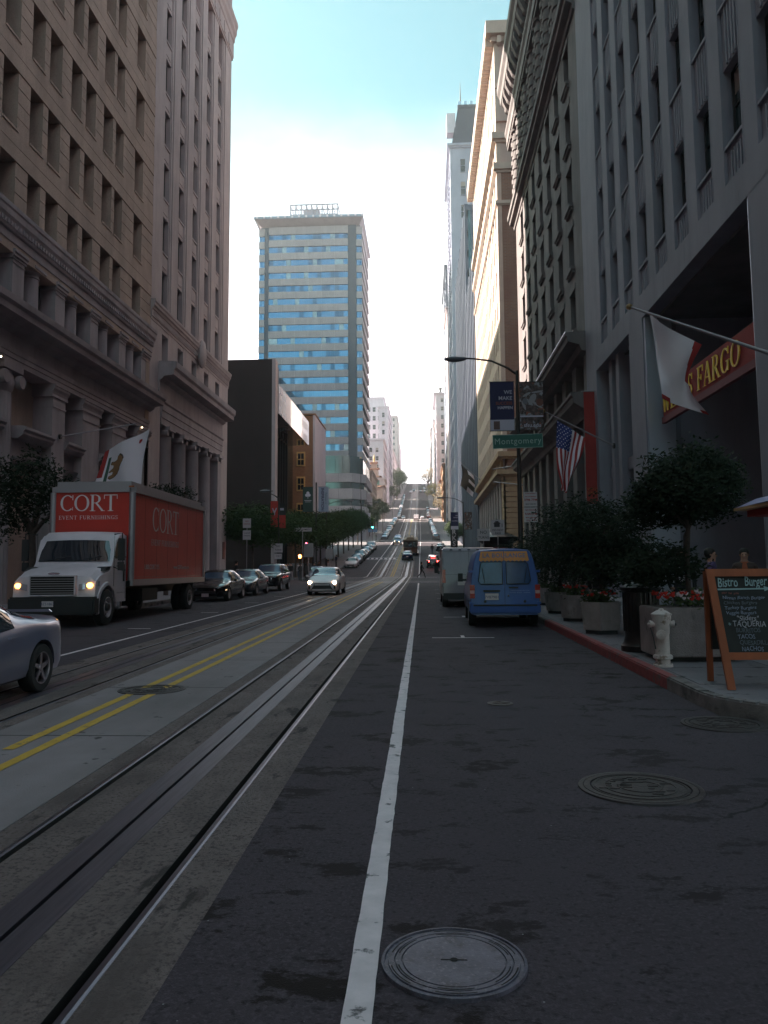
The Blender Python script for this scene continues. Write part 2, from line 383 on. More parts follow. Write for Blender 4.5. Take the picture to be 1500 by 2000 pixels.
# pale concrete strip between the tracks: cast slabs
yb = -10.0
cuts = [-60, -10, -4, 1.6, 4.6, 7.75, 10.75]+[10.75+3.05*i for i in range(1, 17)]+[900]
for a, b in zip(cuts, cuts[1:]):
    m3 = MB(); g = .012 if b < 60 else 0
    extrude_profile(m3, [(SL-.77, -.05, 0), (SL-.765, .006, 0), (SL-2.38, .006, 0), (SL-2.385, -.05, None)], a+g, b-g)
    ys_ = (a+g, b-g)
    o = obj('concrete_slab', m3, M_conc, kind='structure')
m3 = MB(); extrude_profile(m3, [(SL-.70, -.04, 0), (SL-2.5, -.04, None)], -60, 900); obj('slab_bed', m3, M_groove, kind='structure')
# painted lines
def stripe(name, x0, x1, a, b, m, z=.011, drift=True, ragged=True):
    m3 = MB(); Yv = [a+i*.1 for i in range(int((min(b, 16)-a)/.1))] if a < 15 and ragged else []
    Yv = Yv+[y for y in ysamples(a, b, 3) if not Yv or y > Yv[-1]+.01]
    for y in Yv: m3.v += [(x0+(D(y) if drift else 0)+rag(y*2.3)*.16, y, H(y)+z), (x1+(D(y) if drift else 0)+rag(y*3.1+5)*.16, y, H(y)+z)]
    m3.f = [(2*k, 2*k+1, 2*k+3, 2*k+2) for k in range(len(Yv)-1)]; m3.m = [0]*len(m3.f)
    return obj(name, m3, m, kind='structure')
for a, b in ((-8, 6.9), (7.15, 72), (95, 184), (206, 330)): stripe('yellow_line', -3.80, -3.69, a, b, M_yellow)
for a, b in ((-8, 72), (95, 184), (206, 330)): stripe('yellow_line', -3.52, -3.41, a, b, M_yellow)
stripe('lane_line', -.31, -.20, 1.5, 66, M_white); stripe('lane_line', -.33, -.22, 91, 184, M_white); stripe('lane_line', -.33, -.22, 206, 330, M_white)
stripe('lane_line', -6.70, -6.61, -8, 66, M_white); stripe('lane_line', -6.75, -6.62, 92, 184, M_white); stripe('lane_line', -6.75, -6.62, 206, 330, M_white)
def hbar(name, x0, x1, y, w, m=M_white, z=.012):
    m3 = MB(); m3.add([(x0, y, H(y)+z), (x1, y, H(y)+z), (x1, y+w, H(y+w)+z), (x0, y+w, H(y+w)+z)], [(0, 1, 2, 3)]); return obj(name, m3, m, kind='structure')
hbar('crosswalk_line', -10.9, 3.0, 69.3, .3); hbar('crosswalk_line', -10.9, 3.0, 72.9, .3)
hbar('crosswalk_line', -11.2, 3.9, 92.6, .3); hbar('crosswalk_line', -11.2, 3.9, 88.9, .3)
hbar('crosswalk_line', -11.5, 3.6, 205.2, .5); hbar('crosswalk_line', -11.5, 3.6, 180.5, .5)
hbar('crosswalk_line', -12.4, 2.6, 330, .9); hbar('crosswalk_line', -12.4, 2.6, 351.5, .9)
for y in (127, 132): hbar('crosswalk_line', -11.3, -4.3, y, .35)
for i in range(9): hbar('lane_letter_bar', -10.9+i*.72, -10.5+i*.72, 128.2, 2.6)
for i, y in enumerate((17.7, 24.4, 30.8, 37.2, 43.5, 50)):      # parking bay marks
    hbar('parking_mark', .14 if i == 0 else .55, 1.5 if i == 0 else 1.25, y, .09); m3 = hbar('parking_mark', .78 if i == 0 else 1.12, .86 if i == 0 else 1.25, y-.0, .55, z=.0155)
for y in (20.5, 27.3, 34, 40.6, 47.2, 54): hbar('parking_mark', -7.75, -7.15, y, .09)
hbar('lane_line', -5.2, -5.05, 110, 0.3)
# side streets at the crossings
mb = MB()
for (a, b) in ((66, 84.5), (184, 200), (334, 350), (556, 572)):
    for x0, x1 in ((-420, -10.6), (3.3, 420)):
        if a > 100: x0 += 0
        m3 = MB(); m3.add([(x0, a+1, H(a)-.004), (x1, a+1, H(a)-.004), (x1, b-1, H(b)-.004), (x0, b-1, H(b)-.004)], [(0, 1, 2, 3)])
        obj('side_street', m3, M_asph, kind='structure')
# sidewalks (raised), kerbs
def sidewalk(x0, x1, a, b, h=.15, m=M_walk, name='sidewalk'):
    m3 = MB(); Yv = ysamples(a, b)
    X0 = x0 if callable(x0) else (lambda y: x0); X1 = x1 if callable(x1) else (lambda y: x1)
    for y in Yv: m3.v += [(X0(y), y, H(y)+h), (X1(y), y, H(y)+h), (X1(y), y, H(y)-.1), (X0(y), y, H(y)-.1)]
    nn = len(Yv)
    for k in range(nn-1):
        q = 4*k; m3.f += [(q, q+1, q+5, q+4), (q+3, q, q+4, q+7), (q+1, q+2, q+6, q+5)]
    m3.f += [(0, 3, 2, 1), (4*nn-4, 4*nn-3, 4*nn-2, 4*nn-1)]; m3.m = [0]*len(m3.f)
    return obj(name, m3, m, kind='structure')
sidewalk(lambda y: curbR(y)+.15, 12, 30, 65); sidewalk(lambda y: curbR(y)+.15, 13, 85.5, 183)
sidewalk(lambda y: curbR(y)+.15, 13, 201, 333); sidewalk(lambda y: curbR(y)+.15, 13, 351, 555); sidewalk(lambda y: curbR(y)+.15, 13, 573, 760)
sidewalk(-19, lambda y: curbL(y)-.15, -60, 65); sidewalk(-22, lambda y: curbL(y)-.15, 85.5, 183); sidewalk(-22, lambda y: curbL(y)-.15, 201, 333)
sidewalk(-22, lambda y: curbL(y)-.15, 351, 555); sidewalk(-22, lambda y: curbL(y)-.15, 573, 760)
# near right corner: flags, rounded kerb
def arc_pts(r):
    c = (4.25, 9.45); return [(c[0]-r*math.cos(R(t)), c[1]-r*math.sin(R(t))) for t in range(0, 91, 9)]
inner = arc_pts(1.0)
m3 = MB(); poly = inner+[(40, 8.45), (40, 10.0), (3.25, 10.0)]
m3.v = [(x, y, H(y)+.148) for x, y in poly]; m3.f = [tuple(range(len(poly)))]; m3.m = [0]
m3.add([(3.25, 10, H(10)+.148), (40, 10, H(10)+.148), (40, 30, H(30)+.148), (3.25, 30, H(30)+.148)], [(0, 1, 2, 3)])
WALK = obj('sidewalk', m3, M_walk, kind='structure')
for i in range(3):
    for j in range(13):
        y0 = 10.05+j*1.52; x0 = 3.32+i*1.55
        m3 = MB(); g = .012
        for (xx, yy) in ((x0+g, y0+g), (x0+1.55-g, y0+g), (x0+1.55-g, y0+1.52-g), (x0+g, y0+1.52-g)): m3.v.append((xx, yy, H(yy)+.154))
        m3.v += [(p[0], p[1], p[2]-.02) for p in m3.v]; m3.f = [(0, 1, 2, 3), (0, 4, 5, 1), (1, 5, 6, 2), (2, 6, 7, 3), (3, 7, 4, 0)]; m3.m = [0]*5
        o = obj('paving_flag', m3, M_walk, WALK)
def kerb_seg(pa, pb, oa, ob, m, h=.165, parent=None):
    m3 = MB()
    for (x, y), hh in ((pa, h), (oa, h), (ob, h), (pb, h)): m3.v.append((x, y, H(y)+hh))
    m3.v += [(p[0], p[1], p[2]-.3) for p in m3.v]
    m3.f = [(0, 1, 2, 3), (0, 4, 5, 1), (1, 5, 6, 2), (2, 6, 7, 3), (3, 7, 4, 0)]; m3.m = [0]*5
    me = m3.mesh('curb_stone', m)
    bm = bmesh.new(); bm.from_mesh(me); bmesh.ops.bevel(bm, geom=[e for e in bm.edges if all(v.co.z > H(v.co.y)+.1 for v in e.verts)], offset=.018, segments=2, affect='EDGES'); bm.to_mesh(me); bm.free()
    o = link('curb_stone', me, None, kind='structure'); return o
y = 10.6
while y < 65:
    y2 = min(y+2.1, 65); g = .006
    kerb_seg((3.26, y+g), (3.26, y2-g), (3.10, y+g), (3.10, y2-g), M_redk if y < 19.5 else M_kerb); y = y2
io, oo = arc_pts(.99), arc_pts(1.15); io = [(3.26, 10.6)]+io; oo = [(3.10, 10.6)]+oo
for k in range(0, len(io)-1, 1):
    kerb_seg(io[k], io[k+1], oo[k], oo[k+1], M_kerb, .17)
for k in range(6): kerb_seg((4.25+k*2, 8.46), (6.24+k*2, 8.46), (4.25+k*2, 8.30), (6.24+k*2, 8.30), M_kerb, .17)
def long_kerb(xf, s, a, b):
    m3 = MB(); Yv = ysamples(a, b)
    for y in Yv: x = xf(y); m3.v += [(x, y, H(y)+.16), (x+s*.16, y, H(y)+.16), (x, y, H(y)-.05)]
    for k in range(len(Yv)-1): q = 3*k; m3.f += [(q, q+1, q+4, q+3), (q, q+3, q+5, q+2)]
    m3.m = [0]*len(m3.f); obj('curb', m3, M_kerb, kind='structure')
for a, b in ((85.5, 183), (201, 333), (351, 555), (573, 760)): long_kerb(curbR, 1, a, b); long_kerb(curbL, -1, a, b)
y = 8.0
while y < 65:
    y2 = min(y+2.4, 65); kerb_seg((-11.16+D(y), y+.006), (-11.16+D(y2), y2-.006), (-11.0+D(y), y+.006), (-11.0+D(y2), y2-.006), M_kerb); y = y2
long_kerb(curbL, -1, -60, 8.0)
# ---------------------------------------------------------------- manholes and grates
def disc_thing(name, label, cat, x, y, r, style):
    t = root(name, label, cat, (x, y, H(y)+.004), None)
    M_c = mat('blue grey cover', (.095, .098, .125), .55, metal=.2, var=.3, vscale=7, bump=.15, bscale=90) if style == 'smooth' else mat('dark cover iron', (.055, .05, .048), .6, metal=.3, var=.35, vscale=10, bump=.3, bscale=40)
    m = MB()
    if style == 'smooth' and not M_c.get('aged'):
        M_c['aged'] = 1; add_spots(M_c, 14, .50, .70, (.055, .050, .055), 8, rough=.7); add_spots(M_c, 60, .55, .7, (.17, .17, .2), 3)
    if style == 'smooth':
        m.lathe([(0, .012), (r*.70, .012), (r*.705, .006), (r*.72, .006), (r*.725, .012), (r*.80, .012), (r*.805, .005), (r*.82, .005), (r*.825, .012), (r*.90, .012), (r*.905, .006), (r*.955, .006), (r*.96, .014), (r, .012), (r+.002, -.02)], n=96)
        obj('cover', m, M_c, t, 30, (0, 0, 0))
        m = MB().lathe([(0, .0135), (.016, .0135), (.016, .0)], (0, 0, 0), 16); obj('lift_hole', m, M_groove, t, None, (0, 0, 0.0005))
        m = MB().box(-.055, .055, -.0035, .0035, .0, .0132); obj('pry_slot', m, M_groove, t, None, (0, 0, 0))
        for k in range(6):
            a0 = k*60+12; m = MB()
            for rr in (.765, .865):
                b = len(m.v)
                for q in range(13):
                    th = R(a0+q*3); m.v += [(r*rr*math.cos(th), r*rr*math.sin(th), .0126), (r*(rr+.02)*math.cos(th), r*(rr+.02)*math.sin(th), .0126)]
                m.f += [(b+2*q, b+2*q+1, b+2*q+3, b+2*q+2) for q in range(12)]; m.m += [0]*12
            obj('ring_slot', m, M_groove, t, None, (0, 0, 0))
    else:
        m.lathe([(0, .008), (r*.86, .008), (r*.865, -.004), (r*.89, -.004), (r*.895, .010), (r, .010), (r+.002, -.02)], n=72)
        obj('cover', m, M_c, t, 30, (0, 0, 0))
        m = MB()
        random.seed(int(x*100))
        for k in range(26 if style == 'pattern' else 10):
            rr = r*random.uniform(.2, .78); th = random.uniform(0, 6.28); w = random.uniform(.02, .05)
            cx_, cy_ = rr*math.cos(th), rr*math.sin(th); m.box(cx_-w, cx_+w, cy_-.012, cy_+.012, .008, .014)
        for rr in (.36, .62, .8):
            m.lathe([(r*rr, .008), (r*rr, .013), (r*(rr+.025), .013), (r*(rr+.025), .008)], n=48, caps=False)
        obj('raised_pattern', m, M_c, t, None, (0, 0, 0))
        obj('frame_ring', MB().lathe([(r+.006, .002), (r+.006, .009), (r+.04, .008), (r+.045, -.01)], n=72, caps=False), M_iron, t, 30, (0, 0, 0))
    return t
disc_thing('manhole_cover', 'large smooth blue grey cover with centre lift hole and ringed slots beside the white line', 'manhole cover', .10, 3.46, .30, 'smooth')
disc_thing('manhole_cover', 'dark patterned cast iron cover in the asphalt in front of the corner kerb', 'manhole cover', 1.55, 6.06, .40, 'pattern')
disc_thing('manhole_cover', 'dark iron cover lying across the double yellow lines', 'manhole cover', -3.64, 10.58, .40, 'pattern')
disc_thing('drain_cover', 'dark round drain cover in the gutter under the rounded kerb', 'drain', 3.0, 8.38, .37, 'pattern')
disc_thing('utility_cover', 'small worn metal lid in the asphalt before the blue van', 'utility cover', .86, 9.55, .11, 'plain')
# ---------------------------------------------------------------- building materials
S_brown = mat('brown granite', (.40, .335, .262), .85, var=.10, vscale=.9, bump=.35, bscale=30, grime=.28)
add_spots(S_brown, 25, .5, .8, (.19, .155, .135), 3)
S_base = mat('base granite', (.33, .32, .32), .85, var=.10, vscale=.8, bump=.3, bscale=25, grime=.3)
S_grey = mat('grey granite', (.41, .385, .365), .82, var=.08, vscale=.7, bump=.3, bscale=25, grime=.22)
S_wf = mat('blue grey granite', (.25, .268, .305), .75, var=.08, vscale=.8, bump=.2, bscale=30, grime=.2)
S_wfj = mat('skylit jamb stone', (.34, .37, .42), .5, var=.06, vscale=2)  # paler copy of the bank stone, sky light put into the jamb colour
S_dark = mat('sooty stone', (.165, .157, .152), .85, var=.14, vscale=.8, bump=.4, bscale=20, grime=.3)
S_cream = mat('cream terracotta', (.42, .38, .31), .75, var=.08, vscale=.6, grime=.15)
S_tan = mat('tan wall', (.40, .34, .29), .8, var=.06, vscale=.4, grime=.15)
S_ylw = mat('ochre base stone', (.33, .25, .15), .8, var=.14, vscale=1, grime=.2)
S_brick = brick_mat('red brick', (.24, .105, .07), (.19, .08, .055), (.22, .16, .13), 1.0)
add_spots(S_brick, .25, .4, .7, (.17, .085, .065), 6)
S_brick2 = brick_mat('orange brick', (.30, .13, .065), (.25, .10, .05), (.25, .18, .13), 1.4)
S_gran = mat('polished brown granite', (.022, .015, .016), .45, var=.18, vscale=.5, spec=.4, grime=.2)
S_white = mat('white facade', (.50, .52, .56), .75, var=.05, vscale=.4, grime=.12)
S_pale = mat('pale facade', (.48, .47, .46), .8, var=.08, vscale=.3, grime=.2)
S_buff = mat('buff brick', (.46, .385, .31), .8, var=.1, vscale=1, grime=.15)
S_blue = mat('blue grey facade', (.10, .125, .165), .6, var=.1, vscale=.3, grime=.15)
S_slate = mat('slate blue roof', (.012, .018, .042), .55, var=.2, vscale=2)
S_tower = mat('tower concrete', (.34, .34, .35), .85, var=.06, vscale=.5, bump=.2, bscale=20, grime=.12)
S_tdark = mat('tower dark column', (.05, .06, .09), .35, var=.1, vscale=.3)
GL_dark = mat('dark window glass', (.018, .020, .024), .06, spec=.65, var=.3, vscale=.4)
GL_blue = mat('reflective blue glass', (.12, .29, .46), .05, metal=.85, var=.12, vscale=.25)
GL_teal = mat('teal glass', (.10, .17, .18), .07, metal=.7, var=.3, vscale=.3)
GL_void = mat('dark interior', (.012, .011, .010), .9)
FR_dark = mat('dark window frame', (.035, .033, .032), .6)
FR_lite = mat('pale window frame', (.30, .33, .38), .45)
RED_b = mat('red banner cloth', (.30, .035, .03), .8, var=.08, vscale=2)
GOLD = mat('gold yellow letters', (.88, .66, .07), .5)
BRONZE = mat('dark bronze', (.03, .027, .025), .4, metal=.5)
class Fac:
    """facade plane at x=xf; d = distance out towards the street"""
    def __init__(s, xf, side): s.xf = xf; s.sg = 1 if side == 'L' else -1
    def X(s, d): return s.xf+s.sg*d
    def box(s, mb, d0, d1, y0, y1, z0, z1, m=None): mb.box(s.X(d0), s.X(d1), y0, y1, z0, z1, m); return mb
    def prof(s, mb, pts, y0, y1, m=None):   # pts (d,z) extruded along y
        mb.prism([(s.X(d), z) for d, z in pts], 'y', y0, y1, m); return mb
def window_mesh(sg, w, h, frame, glass, sash=True, mull=0, fw=.09, deep=.08):
    f = MB(); f.box(0, sg*deep, 0, fw, 0, h); f.box(0, sg*deep, w-fw, w, 0, h); f.box(0, sg*deep, fw, w-fw, h-fw, h); f.box(0, sg*deep, fw, w-fw, 0, fw)
    if sash: f.box(0, sg*deep*.7, fw, w-fw, h*.52, h*.52+fw*.8)
    for i in range(mull): yy = w*(i+1)/(mull+1); f.box(0, sg*deep*.8, yy-fw*.35, yy+fw*.35, fw, h-fw)
    g = MB(); g.add([(sg*deep*.3, 0, 0), (sg*deep*.3, w, 0), (sg*deep*.3, w, h), (sg*deep*.3, 0, h)], [(0, 1, 2, 3)])
    return f.mesh('window', frame), g.mesh('pane', glass)
BLIND = mat('drawn window blind', (.26, .245, .21), .8, var=.15, vscale=2)
GL_lite = mat('sky catching window glass', (.055, .075, .10), .05, spec=1.0, metal=.25, var=.4, vscale=.8); GL_warm = mat('dim room behind glass', (.05, .038, .026), .15, spec=.6, var=.5, vscale=1.5)
PV = {}; WR = random.Random(99)
def pane_variant(me, k):
    if k == 0 or len(me.vertices) != 4: return me
    key = (me.name, k)
    if key in PV: return PV[key]
    vs_ = [v.co.copy() for v in me.vertices]; gl = me.materials[0]
    m2 = bpy.data.meshes.new('pane')
    if k in (1, 2):
        m2.from_pydata([tuple(v) for v in vs_], [], [(0, 1, 2, 3)]); m2.materials.append(GL_lite if k == 1 else GL_warm)
    else:
        f = {3: .42, 4: .68, 5: .85}[k]; a = vs_[0].lerp(vs_[3], f); b = vs_[1].lerp(vs_[2], f)
        m2.from_pydata([tuple(vs_[0]), tuple(vs_[1]), tuple(b), tuple(a), tuple(vs_[2]), tuple(vs_[3])], [], [(0, 1, 2, 3), (3, 2, 4, 5)]); m2.materials.append(gl); m2.materials.append(BLIND); m2.polygons[1].material_index = 1
    m2.update(); PV[key] = m2; return m2
def put_window(parent, ms, x, y, z):
    o = link('window', ms[0], parent, None); o.location = Vector((x, y, z))-parent_world(parent)
    g = link('pane', pane_variant(ms[1], WR.choice((0, 0, 0, 0, 0, 1, 1, 2, 3, 4, 5))), o, (0, 0, 0)); return o
def shared(name, me, parent, x, y, z):
    o = link(name, me, parent, None); o.location = Vector((x, y, z))-parent_world(parent); return o
def joined(parts, name, m, parent, smooth=None, **kw):
    mb = MB()
    for p in parts: mb.join(p)
    return obj(name, mb, m, parent, smooth, **kw)

# ================================================================ left 1: brown granite office block
def brown_building():
    F = Fac(-16.5, 'L'); y0, y1, top = 0.5, 46.3, 54.5
    t = root('stone_office_building', 'brown granite office block with paired recessed windows above a giant colonnade', 'building', (-20, 24, 0))
    mb = MB(); F.box(mb, -.9, -18, y0+.05, y1-.05, -.5, top); F.box(mb, 0, -.95, y1-.6, y1, 0, 16.4); obj('wall', mb, S_brown, t)
    P = 3.755; bays = [34.93-P*k for k in range(-1, 9)]     # y of first opening start in each pair
    cols = []           # solid piers (ya, yb)
    cols.append((41.44, 43.17)); cols.append((44.52, 46.3))
    wins = [(43.17, 44.52)]
    b = 41.44
    k = 0
    o1 = 34.93+P
    while o1 > 3:
        if k == 0: wins += [(38.69, 39.94), (40.31, 41.44)]; cols.append((39.94, 40.31))
        else: wins += [(o1, o1+1.12), (o1+1.59, o1+2.77)]; cols.append((o1+1.12, o1+1.59))
        cols.append((o1-.98, o1)); o1 -= P; k += 1
    L0 = 18.36; FH = 3.845; ch = FH/6
    WM = {}
    blk = {}; cnt = 0; rest = MB(); cand = []
    def blockmesh(w, hh=ch, d=.9):
        k = round(w, 2)
        if k in blk: return blk[k]
        g = .022; m = MB(); m.box(-.055, -d, 0.0, w, 0, hh)          # recessed core
        poly = [(-.06, g*.4), (0, g), (0, hh-g), (-.06, hh-g*.4)]
        m.prism(poly, 'y', -.004, w+.004)
        blk[k] = (m, m.mesh('stone_block', S_brown)); return blk[k]
    z = L0-FH+1.36
    floors = list(range(-1, 10))
    for fl in floors:
        zl = L0+FH*fl                  # lintel line at the top of this storey's windows
        zs = zl-FH+2*ch if fl >= 0 else 16.2
        n = 4 if fl >= 0 else 4
        # belt above the lintel: two courses
        for c in range(2):
            m = MB(); F.prof(m, [(-.9, zl+c*ch+.01), (.03, zl+c*ch+.012), (.03, zl+(c+1)*ch-.012), (-.9, zl+(c+1)*ch-.01)], y0, y1)
            obj('belt_course', m, S_brown, t)
        for (a, b2) in cols:
            for c in range(4 if fl >= 0 else 3):
                zz = zl-(c+1)*ch
                if fl < 0 and zz < 16.1: continue
                cand.append((b2-a, a, zz, zl))
        for (a, b2) in wins:
            if zl > 47 and a < 30: pass
            w = round(b2-a, 2)
            if w not in WM: WM[w] = window_mesh(1, w, zl-(zl-FH+2*ch)-.0, FR_dark, GL_dark, True, 0, .08)
            if zl < 50 and (zl < 1.65+1.02*b2 or zl < 24): put_window(t, WM[w], -16.5-.78, a, zl-FH+2*ch)
            if b2 > 24 and zl < 48:
                m = MB(); F.box(m, -.7, .07, a-.03, b2+.03, zl-FH+2*ch-.02, zl-FH+2*ch+.075); shared('window_sill', m.mesh('window_sill', S_brown), t, 0, 0, 0)
    cand.sort(key=lambda c: ((0 if (c[3] < 1.0*c[1]+2 and c[1] > 20) else 1), c[1]*.3+c[2]*.1))
    for w, a, zz, zl in cand:
        m, me = blockmesh(w)
        if cnt < 298 and a > 22 and zl < 46: shared('stone_block', me, t, -16.5, a, zz); cnt += 1
        else: rest.join(m, Matrix.Translation((-16.5, a, zz)))
    obj('stone_blocks', rest, S_brown, t, kind='stuff')
    m = MB(); F.prof(m, [(-.5, 54.6), (.1, 54.6), (.2, 54.9), (.6, 55.2), (.6, 55.6), (-.5, 55.6)], y0, y1); obj('top_cornice', m, S_brown, t)
    # upper base cornice over the gallery
    m = MB(); F.prof(m, [(-.5, 14.72), (.02, 14.72), (.02, 14.9), (.07, 14.92), (.07, 15.25), (.16, 15.3), (.2, 15.55), (.30, 15.75), (.32, 15.98), (.36, 16.05), (.37, 16.22), (-.5, 16.22)], y0, y1+.25); obj('cornice', m, S_base, t)
    m = MB()
    yy = 14.0
    while yy < 46.2: F.box(m, .16, .25, yy, yy+.12, 15.42, 15.60); yy += .24
    obj('dentils', m, S_base, t, kind='stuff')
    # gallery storey: square piers and round columns
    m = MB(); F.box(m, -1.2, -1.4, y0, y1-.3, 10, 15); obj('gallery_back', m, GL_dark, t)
    k = 0; yp = 34.52+P*3-.07
    py = [34.52+P*i for i in range(-8, 3)]+[45.6]
    for yc in py:
        m = MB(); hw = .47 if yc < 45 else .62
        F.box(m, -1.0, -.02, yc-hw, yc+hw, 12.2, 14.35); F.prof(m, [(-1, 14.35), (.02, 14.35), (.02, 14.42), (.08, 14.46), (.08, 14.56), (.13, 14.60), (.13, 14.72), (-1, 14.72)], yc-hw-.09, yc+hw+.09)
        F.prof(m, [(-1, 14.17), (.015, 14.17), (.015, 14.21), (-1, 14.21)], yc-hw-.02, yc+hw+.02); obj('square_pier', m, S_base, t)
    for yc in [34.52+P*i+P/2-.12 for i in range(-8, 3)]:
        m = MB(); m.lathe([(.40, 12.2), (.38, 12.6), (.36, 14.25), (.40, 14.27), (.40, 14.33), (.36, 14.36), (.38, 14.45), (.48, 14.58), (.48, 14.6)], (F.X(-.46), yc, 0), 28)
        F.box(m, -.98, .06, yc-.52, yc+.52, 14.6, 14.72); obj('round_column', m, S_base, t, 40)
        for s in (-1, 1):
            pass
    wm = window_mesh(1, 1.0, 2.2, FR_dark, GL_dark, False, 1)
    for i in range(-6, 3):
        for s in (.55, 2.35): put_window(t, wm, F.X(-1.1), 34.52+P*i+s-.1, 12.4)
    # main entablature
    m = MB(); F.prof(m, [(-.9, 10.02), (.02, 10.02), (.02, 10.22), (.06, 10.24), (.06, 10.42), (.10, 10.44), (.14, 10.62), (-.9, 10.62)], y0, y1-.1); obj('architrave', m, S_base, t)
    m = MB(); F.prof(m, [(-.9, 10.62), (-.02, 10.62), (-.02, 11.25), (.25, 11.4), (.35, 11.55), (.85, 11.62), (.88, 11.85), (1.0, 11.95), (1.04, 12.18), (1.0, 12.2), (-.9, 12.32)], y0, y1+.25); obj('main_cornice', m, S_base, t)
    m = MB(); F.prof(m, [(-1.1, 12.2), (.12, 12.2), (.12, 12.5), (-1.1, 12.5)], y0, y1); obj('gallery_plinth', m, S_base, t)
    # giant order
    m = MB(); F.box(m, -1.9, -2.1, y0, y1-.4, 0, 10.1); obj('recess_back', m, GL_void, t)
    piers = [(45.45, .95), (41.9, .95), (38.2, 1.0), (34.75, .62)]
    for yc, hw in ((45.5, .9), (41.85, .95), (38.2, 1.0), (34.7, .62)):
        m = MB(); F.box(m, -1.6, 0, yc-hw, yc+hw, 0, 9.45)
        F.prof(m, [(-1.6, 9.45), (.05, 9.45), (.05, 9.55), (.02, 9.58), (.06, 9.7), (.14, 9.82), (.14, 9.92), (.18, 9.94), (.18, 10.02), (-1.6, 10.02)], yc-hw-.16, yc+hw+.16)
        F.prof(m, [(-1.6, 9.0), (.04, 9.0), (.04, 9.08), (-1.6, 9.08)], yc-hw-.03, yc+hw+.03)
        zz = 1.0
        obj('giant_pier', m, S_base, t)
    for yc in (30.6, 26.6, 22.6):
        m = MB(); n = 20; prof = []
        b = 20; vv = []
        for z_, r_ in ((0, .72), (.5, .62), (3, .6), (8.6, .52), (8.9, .5)):
            ring = []
            for q in range(80): th = 2*math.pi*q/80; rr = r_*(1-.05*abs(math.sin(th*10))); ring.append((F.X(-.6)+rr*math.cos(th), yc+rr*math.sin(th), z_))
            vv += ring
        m.add(vv, [(i*80+q, i*80+(q+1) % 80, (i+1)*80+(q+1) % 80, (i+1)*80+q) for i in range(4) for q in range(80)])
        o = obj('giant_column', m, S_base, t, 50)
        m = MB(); F.box(m, -1.25, .05, yc-.75, yc+.75, 9.75, 10.02); m.lathe([(.5, 8.9), (.56, 9.0), (.62, 9.3), (.5, 9.75)], (F.X(-.6), yc, 0), 24)
        for s in (-1, 1):
            for d in (-.02, -1.2):
                m.lathe([(.0, -.12), (.26, -.12), (.3, 0), (.26, .12), (0, .12)], (F.X(d), yc+s*.62, 9.4), 16, axis='x')
        obj('scroll_capital', m, S_base, o, 40)
    # balconies and infill between the piers
    for ya, yb in ((35.35, 37.2), (39.25, 40.9), (42.85, 44.6), (31.4, 34.0), (27.4, 29.9)):
        m = MB(); F.prof(m, [(-1.9, 7.15), (-.1, 7.15), (.05, 7.25), (.12, 7.32), (.12, 7.42), (.22, 7.5), (.22, 7.62), (.1, 7.66), (-1.9, 7.66)], ya-.05, yb+.05)
        F.prof(m, [(-1.9, 6.15), (-.35, 6.15), (-.2, 6.28), (-.12, 6.4), (-1.9, 6.4)], ya, yb); F.box(m, -1.9, -.4, ya, yb, 6.4, 7.15); obj('balcony', m, S_base, t)
        wm2 = window_mesh(1, yb-ya-.2, 2.1, FR_dark, GL_dark, True, 2); put_window(t, wm2, F.X(-1.85), ya+.1, 7.75)
        m = MB(); F.box(m, -1.9, -1.5, ya, yb, 0, .9); F.box(m, -1.9, -1.5, ya, yb, 5.2, 6.15); obj('infill_panel', m, S_base, t)
        wm3 = window_mesh(1, yb-ya-.1, 4.2, FR_dark, GL_dark, False, 2); put_window(t, wm3, F.X(-1.85), ya+.05, .95)
    m = MB(); F.box(m, -.4, .06, y0, y1, 0, .0+.55); m = MB(); F.box(m, -2, -.3, 3, 20.5, 0, 10.05); obj('side_pier', m, S_base, t)
    return t
brown_building()
